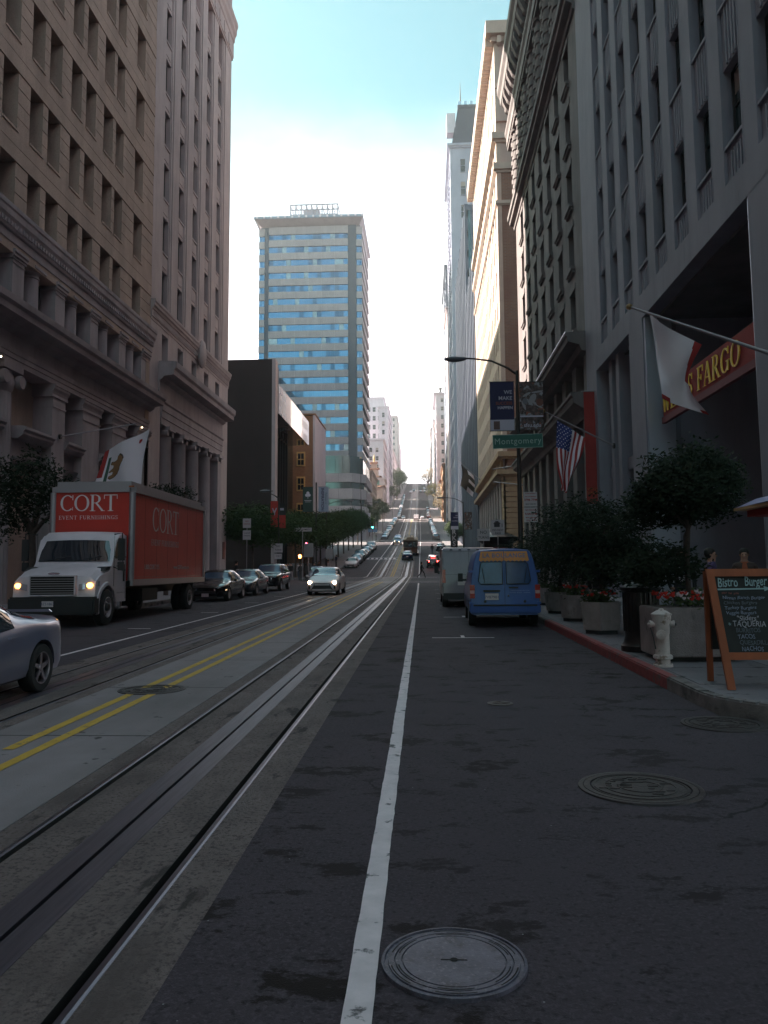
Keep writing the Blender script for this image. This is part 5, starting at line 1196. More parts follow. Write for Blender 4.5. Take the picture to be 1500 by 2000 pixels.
def car(name, label, cat, L, W, top, belt, half, roofhw, z0, wheels, wr, paintm, ws, rs, side, lit=None, tail=None, group=None, rimm=RIMM, spokes=5, N=56, detail=True, glassm=CGL, grille=True, plate=True, ww=.2):
    """front at y=-L/2 (drives towards -y)."""
    t = root(name, label, cat, (0, 0, 0), group)
    ts = [i/N for i in range(N+1)]; ts = sorted(set(ts+[.005, .012]+[.988, .995]))
    rings = []; cab = []
    for s in ts:
        zt, zb, w, rw, zl = lerp_tab(top, s), lerp_tab(belt, s), lerp_tab(half, s), lerp_tab(roofhw, s), lerp_tab(z0, s)
        zt = max(zt, zb+.02); c = min(1, max(0, (zt-zb-.10)/.28)); c = c*c*(3-2*c); cab.append(c)
        y = -L/2+L*s; P = [(0, zl), (w*.80, zl), (w*.95, zl+.06), (w*.995, zl+.16), (w, zl+(zb-zl)*.55), (w*.985, zb-.12), (w*.955, zb-.03), (w*.91, zb)]
        def mixp(a, b): return (a[0]*(1-c)+b[0]*c, a[1]*(1-c)+b[1]*c)
        hz = zt-zb
        P += [mixp((w*.86, zb+hz*.35), (w*.90*.5+rw*.55, zb+hz*.48)), mixp((w*.78, zb+hz*.6), (rw+.02, zt-.10)), mixp((w*.62, zb+hz*.82), (rw*.92, zt-.035)), mixp((w*.35, zb+hz*.96), (rw*.6, zt-.008)), (0, zt)]
        rings.append([(px_, y, pz) for px_, pz in P])
    K = len(rings[0]); full = []
    for rg in rings:
        full.append([(-p[0], p[1], p[2]) for p in rg[::-1]]+rg[1:-1])
    n = len(full[0])   # starts at top centre? order: top(-)->bottom->right side up
    m = MB()
    for rg in full: m.v += rg
    for i in range(len(full)-1):
        for k in range(n): m.f.append((i*n+k, i*n+(k+1) % n, (i+1)*n+(k+1) % n, (i+1)*n+k)); m.m.append(0)
    m.f.append(tuple(range(n-1, -1, -1))); m.f.append(tuple((len(full)-1)*n+k for k in range(n))); m.m += [0, 0]
    body = obj('body', m, paintm, t, 38)
    # wheel arches cut as real openings
    cutm = MB()
    for wy in wheels:
        for sg in (-1, 1):
            cutm.cyl((sg*(W/2+.2), -L/2+wy, wr+.01), (sg*(W/2-ww-.12), -L/2+wy, wr+.01), wr*1.13, n=28)
    co = obj('arch_cut', cutm, TRIM)
    md = body.modifiers.new('b', 'BOOLEAN'); md.operation = 'DIFFERENCE'; md.object = co; md.solver = 'EXACT'
    me = eval_mesh(body, (co,)); body.modifiers.clear(); old = body.data; body.data = me
    bpy.data.objects.remove(co)
    if len(me.materials) < 2: me.materials.append(TRIM)
    # glass from the same surface, 5 mm proud
    def glass(nm, tr, k0, k1, mm, sgn=None, off=.006, parent=None):
        g = MB(); idx = [i for i, s in enumerate(ts) if tr[0] <= s <= tr[1]]
        if len(idx) < 2: return None
        for i in idx:
            rg = rings[i]
            for k in range(k0, k1+1):
                p = Vector(rg[k]); a = Vector(rg[max(k-1, 0)]); b = Vector(rg[min(k+1, K-1)]); q = Vector(rings[min(i+1, len(rings)-1)][k])-Vector(rings[max(i-1, 0)][k])
                nn = (b-a).cross(q); nn = nn.normalized() if nn.length > 1e-6 else Vector((0, 0, 1))
                if nn.x < 0 or (abs(nn.x) < .02 and nn.z < 0): nn = -nn
                if k == K-1: nn.x = 0; nn = nn if nn.z > 0 else -nn
                p = p+nn*off; g.v.append((p.x, p.y, p.z))
        c = k1-k0+1
        for i in range(len(idx)-1):
            for k in range(c-1): g.f.append((i*c+k, i*c+k+1, (i+1)*c+k+1, (i+1)*c+k)); g.m.append(0)
        if k1 == K-1 and sgn is None:
            b = len(g.v); g.v += [(-v[0], v[1], v[2]) for v in g.v[:b]]; g.f += [tuple(b+j for j in f) for f in g.f[:]]; g.m += g.m[:]
        elif sgn == -1: g.v = [(-v[0], v[1], v[2]) for v in g.v]
        return obj(nm, g, mm, parent or t, 60)
    glass('windscreen', ws, 8, K-1, glassm); glass('rear_window', rs, 8, K-1, CGL)
    for sg in (1, -1):
        for tr in side: glass('side_window', tr, 7, 9, CGL, sg)
    for wy in wheels:
        for sg in (-1, 1): wheel_parts(t, sg*(W/2-ww/2-.01), -L/2+wy, wr, ww, sg, spokes, rim=rimm)
    def surf(s, zf, inset=0):
        """point on the side surface at station s and height z (right side)"""
        i = min(range(len(ts)), key=lambda q: abs(ts[q]-s)); rg = rings[i]
        for a, b in zip(rg[1:], rg[2:]):
            if a[2] <= zf <= b[2] and b[2] > a[2]: u = (zf-a[2])/(b[2]-a[2]); return a[0]+(b[0]-a[0])*u, a[1]
        return rg[4][0], rg[4][1]
    zf = lerp_tab(belt, .02); zr = lerp_tab(belt, .98)
    for sg in (-1, 1):
        hw = lerp_tab(half, .03); m = MB()
        # headlight: wrapped wedge
        a = zf-.13; m.grid(lambda u, v, sg=sg: (sg*(hw*(.52+.45*u)), -L/2+.0-.015+(.05*u+.30*u**3)*1.0+.02*v, a-.02+v*(.13+.03*u)+.03*u), 6, 3); obj('headlight', m, lit or HL_off, t, 60)
        m = MB(); hr = lerp_tab(half, .97); b_ = zr-.2
        m.grid(lambda u, v, sg=sg: (sg*(hr*(.62+.38*u)), L/2+.012-(.04*u+.22*u**3), b_+v*.17), 6, 3); obj('tail_light', m, tail or TL_red, t, 60)
        sx_, sy_ = surf(.36, lerp_tab(belt, .36)+.02)
        m = MB(); m.lathe([(0, -.09), (.07, -.08), (.085, 0), (.07, .06), (0, .07)], (sg*(W/2+.09), -L/2+L*(ws[0]+.06), lerp_tab(belt, .36)+.07), 12, 'x', sy=.8); m.box(sg*(W/2-.06), sg*(W/2+.06), -L/2+L*(ws[0]+.055), -L/2+L*(ws[0]+.07), lerp_tab(belt, .36)+.01, lerp_tab(belt, .36)+.05); obj('side_mirror', m, paintm, t, 50)
        if detail:
            for hy in side_handles(side):
                zz = lerp_tab(belt, hy)-.10; xx, yy = surf(hy, zz); m = MB(); m.box(sg*(xx-.01), sg*(xx+.03), yy-.09, yy+.09, zz-.012, zz+.014); obj('door_handle', m, paintm if detail != 'chr' else CHR, t)
    if grille:
        m = MB(); m.box(-W*.26, W*.26, -L/2-.012, -L/2+.05, zf-.30, zf-.16); obj('grille', m, TRIM, t)
        m = MB(); m.prism([(-W*.32, zf-.52), (W*.32, zf-.52), (W*.27, zf-.37), (-W*.27, zf-.37)], 'y', -L/2-.013, -L/2+.05); obj('lower_intake', m, TRIM, t)
    if plate:
        for yy, sg in ((-L/2-.02, -1), (L/2+.02, 1)):
            m = MB(); zz = (zf-.42) if sg < 0 else (zr-.36); m.box(-.16, .16, yy-.006, yy+.006, zz, zz+.15); obj('number_plate', m, PLATE, t)
    return t
def side_handles(side): return [s[0]+(s[1]-s[0])*.82 for s in side[:2]]
SED = dict(L=4.6, W=1.80, top=[(0, .62), (.03, .72), (.10, .80), (.26, .93), (.30, .98), (.42, 1.36), (.50, 1.42), (.62, 1.43), (.72, 1.37), (.86, 1.10), (.90, 1.07), (.98, 1.02), (1, .92)],
 belt=[(0, .60), (.04, .68), (.12, .76), (.28, .86), (.5, .90), (.8, .96), (.97, .95), (1, .86)], half=[(0, .62), (.02, .74), (.06, .83), (.15, .89), (.5, .90), (.85, .89), (.95, .84), (.985, .76), (1, .66)],
 roofhw=[(0, .5), (.35, .60), (.5, .60), (.7, .58), (1, .5)], z0=[(0, .30), (.05, .20), (.95, .22), (1, .34)], wheels=(.85, 3.65), wr=.32, ws=(.295, .41), rs=(.735, .86), side=((.33, .51), (.53, .78)))
HAT = dict(L=4.46, W=1.75, top=[(0, .66), (.03, .74), (.10, .84), (.22, 1.0), (.26, 1.06), (.44, 1.45), (.52, 1.49), (.64, 1.48), (.86, 1.28), (.95, 1.16), (1, .98)],
 belt=[(0, .62), (.04, .72), (.12, .80), (.26, .92), (.5, .95), (.8, 1.02), (.97, 1.02), (1, .92)], half=[(0, .60), (.02, .72), (.07, .82), (.18, .87), (.5, .875), (.85, .86), (.95, .82), (.985, .76), (1, .68)],
 roofhw=[(0, .5), (.35, .60), (.5, .60), (.75, .56), (1, .5)], z0=[(0, .24), (.05, .18), (.95, .22), (1, .34)], wheels=(.88, 3.58), wr=.315, ws=(.245, .43), rs=(.70, .90), side=((.33, .52), (.54, .76)))
SUV = dict(L=4.7, W=1.86, top=[(0, .86), (.03, .98), (.10, 1.06), (.24, 1.12), (.28, 1.17), (.38, 1.62), (.46, 1.70), (.7, 1.71), (.88, 1.66), (.93, 1.55), (.985, 1.14), (1, 1.02)],
 belt=[(0, .84), (.04, .94), (.12, 1.0), (.28, 1.06), (.5, 1.08), (.9, 1.12), (.98, 1.08), (1, 1.0)], half=[(0, .72), (.02, .82), (.06, .88), (.15, .93), (.5, .93), (.88, .92), (.96, .88), (.99, .82), (1, .74)],
 roofhw=[(0, .6), (.35, .68), (.5, .69), (.85, .66), (1, .6)], z0=[(0, .40), (.05, .30), (.95, .32), (1, .44)], wheels=(.92, 3.72), wr=.37, ws=(.275, .375), rs=(.93, .985), side=((.31, .49), (.51, .69), (.71, .88)))
COUPE = dict(L=4.1, W=1.79, top=[(0, .55), (.03, .66), (.10, .74), (.3, .88), (.36, .93), (.48, 1.24), (.54, 1.29), (.62, 1.28), (.80, 1.02), (.84, .98), (.93, .97), (.97, .98), (.985, .93), (1, .84)],
 belt=[(0, .54), (.04, .62), (.12, .70), (.3, .80), (.5, .83), (.75, .90), (.97, .90), (1, .80)], half=[(0, .6), (.02, .72), (.06, .82), (.15, .87), (.45, .87), (.7, .88), (.82, .895), (.92, .86), (.975, .78), (1, .68)],
 roofhw=[(0, .5), (.4, .56), (.55, .56), (.8, .52), (1, .5)], z0=[(0, .26), (.05, .17), (.95, .19), (1, .30)], wheels=(.80, 3.23), wr=.315, ws=(.36, .475), rs=(.66, .80), side=((.40, .66),))
def put(t, x, y, back=False, rz=0):
    y_ = y; t.location = (x, y_, H(y_)+.006); sl_ = math.atan((H(y_+1.5)-H(y_-1.5))/3)
    t.rotation_euler = ((-sl_ if back else sl_), 0, rz+(math.pi if back else 0))
# --- silver roadster, rear towards the picture centre
c = car('silver_roadster', 'silver blue two seat roadster with five spoke wheels cut off by the picture edge', 'car', paintm=P_silver, rimm=RIMM, **COUPE); put(c, -5.93, 9.2)
m = MB(); m.prism([(-.62, 1.0), (.62, 1.0), (.58, 1.035), (-.58, 1.035)], 'y', 1.93, 1.97); obj('spoiler_lip', m, P_silver, c, loc=(0, 0, 0))
# --- white hatchback with headlights on
c = car('white_hatchback', 'white hatchback driving this way with both headlights lit', 'car', paintm=P_white, lit=None, glassm=CGLB, grille=False, **HAT); put(c, -5.42, 44.0)
L = 4.46
m = MB(); m.prism([(-.58, .30), (.58, .30), (.44, .52), (-.44, .52)], 'y', -L/2-.03, -L/2+.05); obj('lower_intake', m, TRIM, c, loc=(0, 0, 0))
m = MB(); m.box(-.50, .50, -L/2-.05, -L/2-.031, .30, .335); obj('bumper_lip', m, P_white, c, loc=(0, 0, 0))
m = MB(); m.prism([(-.42, .655), (0, .62), (.42, .655), (.40, .63), (0, .59), (-.40, .63)], 'y', -L/2-.03, -L/2+.02); obj('grille_slot', m, TRIM, c, loc=(0, 0, 0))
for sg in (-1, 1):
    m = MB(); m.lathe([(0, -.03), (.085, -.02), (.09, .05)], (sg*.66, -L/2+.05, .68), 14, 'y'); obj('lit_lamp', m, HL_on, c, loc=(0, 0, 0))
    m = MB(); m.box(sg*.62, sg*.72, -L/2-.0, -L/2+.05, .34, .52); obj('fog_lamp_recess', m, TRIM, c, loc=(0, 0, 0))
# --- parked row, left kerb
for i, (y, pm, lab) in enumerate(((37.6, P_black, 'glossy black saloon parked first behind the box truck'), (43.6, P_grey, 'dark grey saloon parked second behind the box truck'), (51.0, P_black, 'black people carrier with blue sky in its windscreen, last of the parked three'))):
    S_ = dict(SED) if i < 2 else dict(SUV)
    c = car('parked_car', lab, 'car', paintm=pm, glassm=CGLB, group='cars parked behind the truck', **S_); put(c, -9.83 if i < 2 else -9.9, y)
c = car('silver_saloon', 'silver saloon at the crossing, mostly hidden behind the white hatchback', 'car', paintm=P_silver, **SED); put(c, -10.9, 80, rz=.15)
# --- vehicles ahead in our lanes
c = car('braking_suv', 'dark suv with bright red brake lights beyond the crossing', 'car', paintm=P_black, tail=TL_on, **SUV); put(c, 1.15, 112, True)
m = MB(); m.box(-.3, .3, 2.2, 2.36, 1.60, 1.66); obj('high_brake_light', m, TL_on, c, loc=(0, 0, 0))
c = car('dark_saloon', 'dark saloon following close behind the cable car', 'car', paintm=P_navy, tail=TL_red, **SED); put(c, -2.75, 127, True)
c = car('blue_suv', 'blue suv coming downhill with headlights on beside the cable car', 'car', paintm=P_sky, lit=HL_on, **SUV); put(c, -5.9, 172)
c = car('dark_parked_saloon', 'dark saloon parked at the right kerb beyond the walking man', 'car', paintm=P_grey, **SED); put(c, 3.0, 150, True)
c = car('white_saloon', 'white saloon heading the row parked by the dark trees', 'car', paintm=P_white, **SED); put(c, -10.35, 113)
# ---------------------------------------------------------------- small cars up the hill: one light mesh each
def small_car(pm, S_):
    m = MB(); L_, W_ = S_['L'], S_['W']; N_ = 14; n = 0
    for i in range(N_+1):
        s = i/N_; zt, zb, w, rw, zl = [lerp_tab(S_[k], s) for k in ('top', 'belt', 'half', 'roofhw', 'z0')]; zt = max(zt, zb+.02); c_ = min(1, max(0, (zt-zb-.1)/.28))
        P = [(w*.9, zl), (w, (zl+zb)/2), (w*.94, zb), ((1-c_)*w*.8+c_*(rw+.05), zb+(zt-zb)*.8), (rw*.8, zt), (-rw*.8, zt), (-((1-c_)*w*.8+c_*(rw+.05)), zb+(zt-zb)*.8), (-w*.94, zb), (-w, (zl+zb)/2), (-w*.9, zl)]
        m.v += [(a, -L_/2+L_*s, b) for a, b in P]
    K_ = 10
    for i in range(N_):
        s = (i+.5)/N_
        for k in range(K_):
            g = 0
            if k in (2, 6) and .30 < s < .85: g = 1
            if k in (3, 4, 5) and (S_['ws'][0]-.03 < s < S_['ws'][1] or S_['rs'][0] < s < S_['rs'][1]+.03): g = 1
            m.f.append((i*K_+k, i*K_+(k+1) % K_, (i+1)*K_+(k+1) % K_, (i+1)*K_+k)); m.m.append(g)
    m.f.append(tuple(range(K_-1, -1, -1))); m.f.append(tuple(N_*K_+k for k in range(K_))); m.m += [0, 0]
    for wy in S_['wheels']:
        for sg in (-1, 1): m.cyl((sg*(W_/2+.01), -L_/2+wy, S_['wr']), (sg*(W_/2-.2), -L_/2+wy, S_['wr']), S_['wr'], n=12, m=2)
    for sg in (-1, 1):
        m.box(sg*.55, sg*.78, -L_/2-.02, -L_/2+.1, lerp_tab(S_['belt'], .02)-.12, lerp_tab(S_['belt'], .02), m=3); m.box(sg*.6, sg*.82, L_/2-.1, L_/2+.02, lerp_tab(S_['belt'], .98)-.2, lerp_tab(S_['belt'], .98)-.05, m=4)
    m.box(-.5, .5, -L_/2-.025, -L_/2+.05, .42, .6, m=2)
    return m.mesh('small_car', [pm, CGLB, RUB, HL_off, TL_red], 40)
PMS = [('black', P_black), ('white', P_white), ('silver', P_silver), ('dark grey', P_grey), ('navy blue', P_navy), ('maroon', P_maroon)]
SCM = {}
def smallcar(x, y, ci, kind, label, group, back=False):
    k = (ci, kind)
    if k not in SCM: SCM[k] = small_car(PMS[ci][1], {'s': SED, 'h': HAT, 'u': SUV}[kind])
    o = link('distant_car', SCM[k]); put(o, x, y, back); tag(o, label, 'car', group); return o
KN = {'s': 'saloon', 'h': 'hatchback', 'u': 'suv'}
random.seed(5)
seq = [(119.5, 2, 's'), (126, 3, 'u'), (132.5, 0, 's'), (139, 2, 'h'), (146, 3, 's'), (153, 1, 'u')]
for y, ci, k in seq: smallcar(-10.3, y, ci, k, '%s %s parked in shade under the clipped trees, %s' % (PMS[ci][0], KN[k], {119.5: 'right behind the white saloon', 126: 'third in the row', 132.5: 'fourth in the row', 139: 'fifth in the row', 146: 'sixth in the row', 153: 'last before the gap'}[y]), 'cars parked along the tree row')
L2 = [(214, 2, 's'), (220.5, 1, 'h'), (227, 2, 's'), (243, 1, 's'), (249.5, 1, 'u'), (256, 2, 's'), (275, 3, 'u'), (281.5, 2, 'h'), (290, 1, 's'), (300, 3, 's'), (312, 2, 'u'), (320, 4, 's')]
ORD = 'first second third fourth fifth sixth seventh eighth ninth tenth eleventh twelfth thirteenth last'.split()
for i, (y, ci, k) in enumerate(L2): smallcar(curbL(y)+1.0, y, ci, k, '%s %s, %s car up the left kerb above the second crossing' % (PMS[ci][0], KN[k], ORD[i]), 'cars parked up the second block, left kerb')
for i, y in enumerate((360, 367, 374, 384, 391, 400, 408, 418, 430, 440, 452, 465, 478, 490)):
    ci = (1, 2, 0, 4, 2, 3, 1, 4, 3, 0, 4, 2, 0, 3)[i]; k = 'shushsusshsusu'[i]; smallcar(curbL(y)+1.0, y, ci, k, '%s %s, %s car up the left kerb above the third crossing' % (PMS[ci][0], KN[k], ORD[i]), 'cars parked up the third block, left kerb')
R2 = [(208, 3, 'u'), (215, 2, 's'), (222, 2, 'h'), (229, 1, 'h'), (236, 3, 's'), (243, 1, 's'), (250, 2, 's'), (257, 0, 'u'), (264, 2, 'u'), (271, 1, 'h'), (279, 2, 's'), (288, 0, 's'), (297, 2, 'u'), (306, 1, 's')]
for i, (y, ci, k) in enumerate(R2): smallcar(curbR(y)-1.0, y, ci, k, '%s %s, %s car up the right kerb above the second crossing' % (PMS[ci][0], KN[k], ORD[i]), 'cars parked up the second block, right kerb', True)
for i, y in enumerate((356, 364, 372, 385, 398, 560, 575, 590)):
    ci = (5, 1, 0, 2, 3, 0, 3, 1)[i]; smallcar(curbR(y)-1.2, y, ci, 'susshssu'[i], '%s %s, %s car up the right kerb above the third crossing' % (PMS[ci][0], KN['susshssu'[i]], ORD[i]), 'cars parked high on the right kerb', True)
smallcar(-9.3, 352, 1, 'h', 'white hatchback alone in the left lane at the sunlit third crossing', None)
smallcar(-2.9, 174, 0, 's', 'black saloon just ahead of the cable car', None, True) if False else None
smallcar(-.9, 345, 1, 's', 'white saloon crossing in the sun behind the white van', None, True); smallcar(-3.0, 357, 0, 's', 'black saloon starting up the third block', None, True)
smallcar(-8.8, 530, 1, 'h', 'pale hatchback coming down from the fourth crossing', None); smallcar(-6.9, 545, 3, 's', 'grey saloon coming down just behind the pale hatchback', None)
smallcar(-2.2, 533, 0, 's', 'dark saloon climbing just below the fourth crossing', None, True); smallcar(.5, 528, 3, 'u', 'grey suv by the right kerb below the fourth crossing', None, True); smallcar(-1.2, 640, 3, 'u', 'dark suv near the crest of the hill', None, True)
smallcar(-6.2, 186, 4, 'u', 'navy van close behind the blue suv', None)
# ---------------------------------------------------------------- white van climbing
t = root('white_van', 'white box van climbing over the sunlit third crossing', 'van'); m = MB()
m.prism([(-2.4, .4), (2.4, .4), (2.4, 2.1), (1.9, 2.35), (-1.4, 2.35), (-2.1, 1.4), (-2.4, 1.2)], 'x', -.95, .95); obj('body', m, P_white, t); m = MB(); m.box(-.7, .7, 2.41, 2.43, 1.25, 1.95); obj('rear_window', m, CGL, t)
m = MB(); [m.cyl((sg*.97, y, .35), (sg*.75, y, .35), .35, n=12) for sg in (-1, 1) for y in (-1.6, 1.6)]; obj('wheels', m, RUB, t, kind='stuff')
m = MB(); m.box(-.95, -.8, 2.41, 2.44, .9, 1.3); obj('tail_light', m, TL_red, t); m = MB(); m.box(.8, .95, 2.41, 2.44, .9, 1.3); obj('tail_light', m, TL_red, t); t.location = (-3.3, 320, H(320)); t.rotation_euler = (math.atan(.1), 0, 0)
# ---------------------------------------------------------------- cable car
WOODD = mat('varnished brown wood', (.085, .035, .018), .45, var=.2, vscale=5); CREAMR = mat('cream roof', (.30, .24, .16), .7)
def cable_car():
    t = root('cable_car', 'old brown wooden cable car climbing the rail track', 'cable car'); W = 1.16; L = 4.2
    m = MB(); m.box(-W, W, -L, L, .45, 1.45); obj('body', m, WOODD, t)
    m = MB(); m.prism([(-W-.12, 2.62), (W+.12, 2.62), (W-.1, 2.80), (-W+.1, 2.80)], 'y', -L-.3, L+.3); obj('roof', m, CREAMR, t)
    m = MB(); m.prism([(-.62, 2.8), (.62, 2.8), (.62, 3.05), (.4, 3.16), (-.4, 3.16), (-.62, 3.05)], 'y', -L, L); obj('clerestory', m, CREAMR, t)
    for x in (-W, -.38, .38, W):
        for y in (-L, L): m = MB(); m.box(x-.06, x+.06, y-.06, y+.06, 1.45, 2.62); obj('corner_post', m, WOODD, t)
    m = MB(); m.box(-W, W, -L+.02, L-.02, 2.42, 2.618); obj('header', m, WOODD, t)
    for y in (-2.8, -1.4, 0, 1.4, 2.8):
        for sg in (-1, 1): m = MB(); m.box(sg*W-.04, sg*W+.04, y-.05, y+.05, 1.45, 2.62); obj('side_post', m, WOODD, t)
    for x in (-.77, 0, .77): m = MB(); m.box(x-.30, x+.30, -L-.02, -L+.02, 1.5, 2.38); obj('pane', m, CGL, t)
    m = MB(); m.box(-W+.08, W-.08, -L+1.3, L-.4, 1.45, 2.5); obj('interior', m, GL_void, t)
    for sg in (-1, 1): m = MB(); m.box(sg*W, sg*(W+.25), -L+.5, L-.5, .35, .43); obj('running_board', m, WOODD, t)
    m = MB(); m.lathe([(0, -.05), (.13, -.05), (.13, .05), (0, .05)], (0, -L-.06, .95), 14, 'y'); obj('headlamp', m, CHR, t)
    m = MB(); m.box(-.35, .35, -L-.04, -L-.01, .6, .8); obj('number_board', m, CREAMR, t)
    m = MB(); m.cyl((0, -L+.6, 3.16), (0, -L+.6, 3.5), .05); obj('roof_bell', m, CHR, t)
    for y in (-2, 2):
        for sg in (-1, 1): m = MB(); m.cyl((sg*.5, y, .33), (sg*.6, y, .33), .33, n=16); obj('wheel', m, RUB, t)
    t.location = (-2.45, 140, H(140)); t.rotation_euler = (math.atan(.0855), 0, 0)
cable_car()
# ---------------------------------------------------------------- red box truck
def truck():
    t = root('box_truck', 'white cab box truck with red box reading CORT EVENT FURNISHINGS', 'truck')
    GRB = mat('dull aluminium', (.36, .37, .38), .45, metal=.6); 
    BX0, BX1, BZ0, BZ1 = -1.30, 1.30, 1.22, 4.22; y0, y1 = 2.5, 10.75     # front bumper at y=0
    m = MB(); m.box(BX0+.06, BX1-.06, y0+.06, y1, BZ0, BZ1-.33); obj('box', m, P_red, t)
    me = MB(); me.box(BX0, BX1, y0, y1, BZ1-.34, BZ1); mm = me.mesh('roof_cap', GRB); bm = bmesh.new(); bm.from_mesh(mm); bmesh.ops.bevel(bm, geom=[e for e in bm.edges if e.verts[0].co.z > BZ1-.1 and e.verts[1].co.z > BZ1-.1 or (abs(e.verts[0].co.x-e.verts[1].co.x) < .01 and abs(e.verts[0].co.y-e.verts[1].co.y) < .01)], offset=.16, segments=4, affect='EDGES'); bm.to_mesh(mm); bm.free(); mm.shade_smooth(); mm.set_sharp_from_angle(angle=R(50)); link('roof_cap', mm, t)
    for x in (BX0, BX1):
        s = 1 if x < 0 else -1
        m = MB(); m.cyl((x+s*.09, y0+.09, BZ0), (x+s*.09, y0+.09, BZ1-.34), .095, n=14); obj('corner_post', m, GRB, t, 50)
        m = MB(); m.box(x-.0, x+s*.10, y1-.12, y1+.02, BZ0, BZ1-.3); obj('rear_post', m, GRB, t)
        m = MB(); m.box(x-s*.0, x+s*.08, y0, y1, BZ0-.16, BZ0+.03); obj('bottom_rail', m, GRB, t)
        m = MB(); m.box(x+s*.01, x+s*.07, y0+.2, y1-.1, BZ1-.32, BZ1-.28); obj('rivet_strip', m, GRB, t)
    m = MB(); m.box(BX1-.18, BX1-.02, y0-.01, y0+.02, BZ1-.2, BZ1-.15); obj('marker_lamp', m, mat('amber lens', (.35, .10, .02), .3), t)
    m = MB(); m.box(BX0+.1, BX1-.1, y0, y1, BZ0-.18, BZ0-.02); m.box(-.45, -.3, .8, y1, .75, 1.05); m.box(.3, .45, .8, y1, .75, 1.05); obj('chassis', m, TRIM, t)
    for x in (-.75, .75): m = MB(); m.box(x-.3, x+.3, 4.1, 5.6, .55, .95); obj('side_tank', m, TRIM, t)
    # cab: bonnet, doors, windscreen
    Wc = 1.12
    m = MB()
    prof = [(0.12, .62), (.08, 1.22), (.14, 1.38), (.40, 1.52), (1.05, 1.66), (1.28, 1.72), (1.56, 2.40), (1.66, 2.56), (1.85, 2.66), (2.42, 2.68), (2.42, .62)]
    def ring(w, dz=0): return w
    cabm = MB(); secs = []
    # loft across x: centre higher, sides lower for the bonnet
    xs_ = [-1.12, -1.08, -.98, -.6, 0, .6, .98, 1.08, 1.12]
    for x in xs_:
        k = abs(x)/1.12; row = []
        for (yy, zz) in prof:
            z_ = zz; y_ = yy
            if zz > .7 and yy < 1.2: z_ = zz-.05*k**4-.10*(k > .95); y_ = yy+.06*k**4
            if zz > 2.4: z_ = zz-.04*k**2-.08*(k > .95)
            if 1.2 < yy < 1.7 and zz < 2.6: y_ = yy+.07*k**3
            row.append((x, y_, z_))
        secs.append(row)
    for row in secs: cabm.v += row
    n = len(prof)
    for i in range(len(xs_)-1):
        for k in range(n): cabm.f.append((i*n+k, i*n+(k+1) % n, (i+1)*n+(k+1) % n, (i+1)*n+k)); cabm.m.append(0)
    cabm.f.append(tuple(range(n))); cabm.f.append(tuple((len(xs_)-1)*n+k for k in range(n-1, -1, -1))); cabm.m += [0, 0]
    cab = obj('cab_body', cabm, P_white, t, 30)
    ct = MB()
    for sg in (-1, 1): ct.cyl((sg*1.4, .98, .52), (sg*.75, .98, .52), .60, n=28)
    co = obj('c', ct, TRIM); md = cab.modifiers.new('b', 'BOOLEAN'); md.object = co; md.solver = 'EXACT'; me = eval_mesh(cab, (co,)); cab.modifiers.clear(); cab.data = me; bpy.data.objects.remove(co)
    # rounded wings either side of the bonnet
    for sg in (-1, 1):
        m = MB()
        def wing(u, v, sg=sg):
            a = R(-20+u*205); rr = .68; yy = .98-rr*math.cos(a)*(1.10 if a < 1.57 else .98); zz = .55+rr*math.sin(a)*.94; xw = 1.16-.03*abs(u-.5)
            xx = xw-.42*(v**1.6); zz2 = zz+.18*v**1.5*math.sin(max(0, min(a, math.pi))); return (sg*xx, yy, min(zz2, 1.50))
        m.grid(wing, 18, 6); b = len(m.v)
        m.grid(lambda u, v, sg=sg: (sg*(1.16-.03*abs(u-.5)), .98-(.68-.09*v)*math.cos(R(-20+u*205))*1.03, .55+(.68-.09*v)*math.sin(R(-20+u*205))*.94), 18, 1); obj('wing', m, P_white, t, 45)
        m = MB(); m.grid(lambda u, v, sg=sg: (sg*(.70+.46*u), .045+.03*v+.30*u**2.5, .98+v*.17+.12*u*(1-.3*v)), 8, 3); obj('headlight', m, HL_off, t, 60)
        m = MB(); m.lathe([(0, -.05), (.07, -.04), (.075, .02)], (sg*(.98), .14, 1.12), 14, 'y', sx=1.2); obj('lit_lamp', m, HL_glow, t)
        m = MB(); m.grid(lambda u, v, sg=sg: (sg*1.123, 1.52+.78*u, 1.86+.60*v if u > .25 else 1.86+.60*v*(u/.25*.7+.3)), 6, 2); obj('side_window', m, CGL, t)
        m = MB(); m.box(sg*1.121, sg*1.128, 1.45, 1.46, .7, 2.6); m.box(sg*1.121, sg*1.128, 2.36, 2.37, .7, 2.6); m.box(sg*1.121, sg*1.14, 1.46, 2.36, 1.90, 1.93); obj('door_seam', m, TRIM, t)
        m = MB(); m.box(sg*1.13, sg*1.16, 2.12, 2.28, 1.50, 1.56); m.box(sg*1.125, sg*1.145, 2.16, 2.26, 1.2, 1.7); obj('door_handle', m, TRIM, t)
        m = MB(); m.box(sg*1.30, sg*1.48, 1.25, 1.33, 1.80, 2.42); m.box(sg*1.30, sg*1.46, 1.25, 1.33, 1.52, 1.76); obj('side_mirror', m, TRIM, t)
        m = MB(); m.tube([(sg*1.12, 1.45, 2.55), (sg*1.40, 1.3, 2.58), (sg*1.44, 1.3, 1.5), (sg*1.13, 1.4, 1.62)], .018, 6); obj('mirror_arm', m, TRIM, t)
        m = MB(); m.box(sg*.80, sg*1.12, 1.7, 2.35, .86, .90); m.box(sg*.80, sg*1.18, 1.75, 2.45, .42, .47); m.box(sg*1.0, sg*1.04, 1.8, 1.84, .47, .88); m.box(sg*1.0, sg*1.04, 2.3, 2.34, .47, .88); obj('step', m, GRB, t)
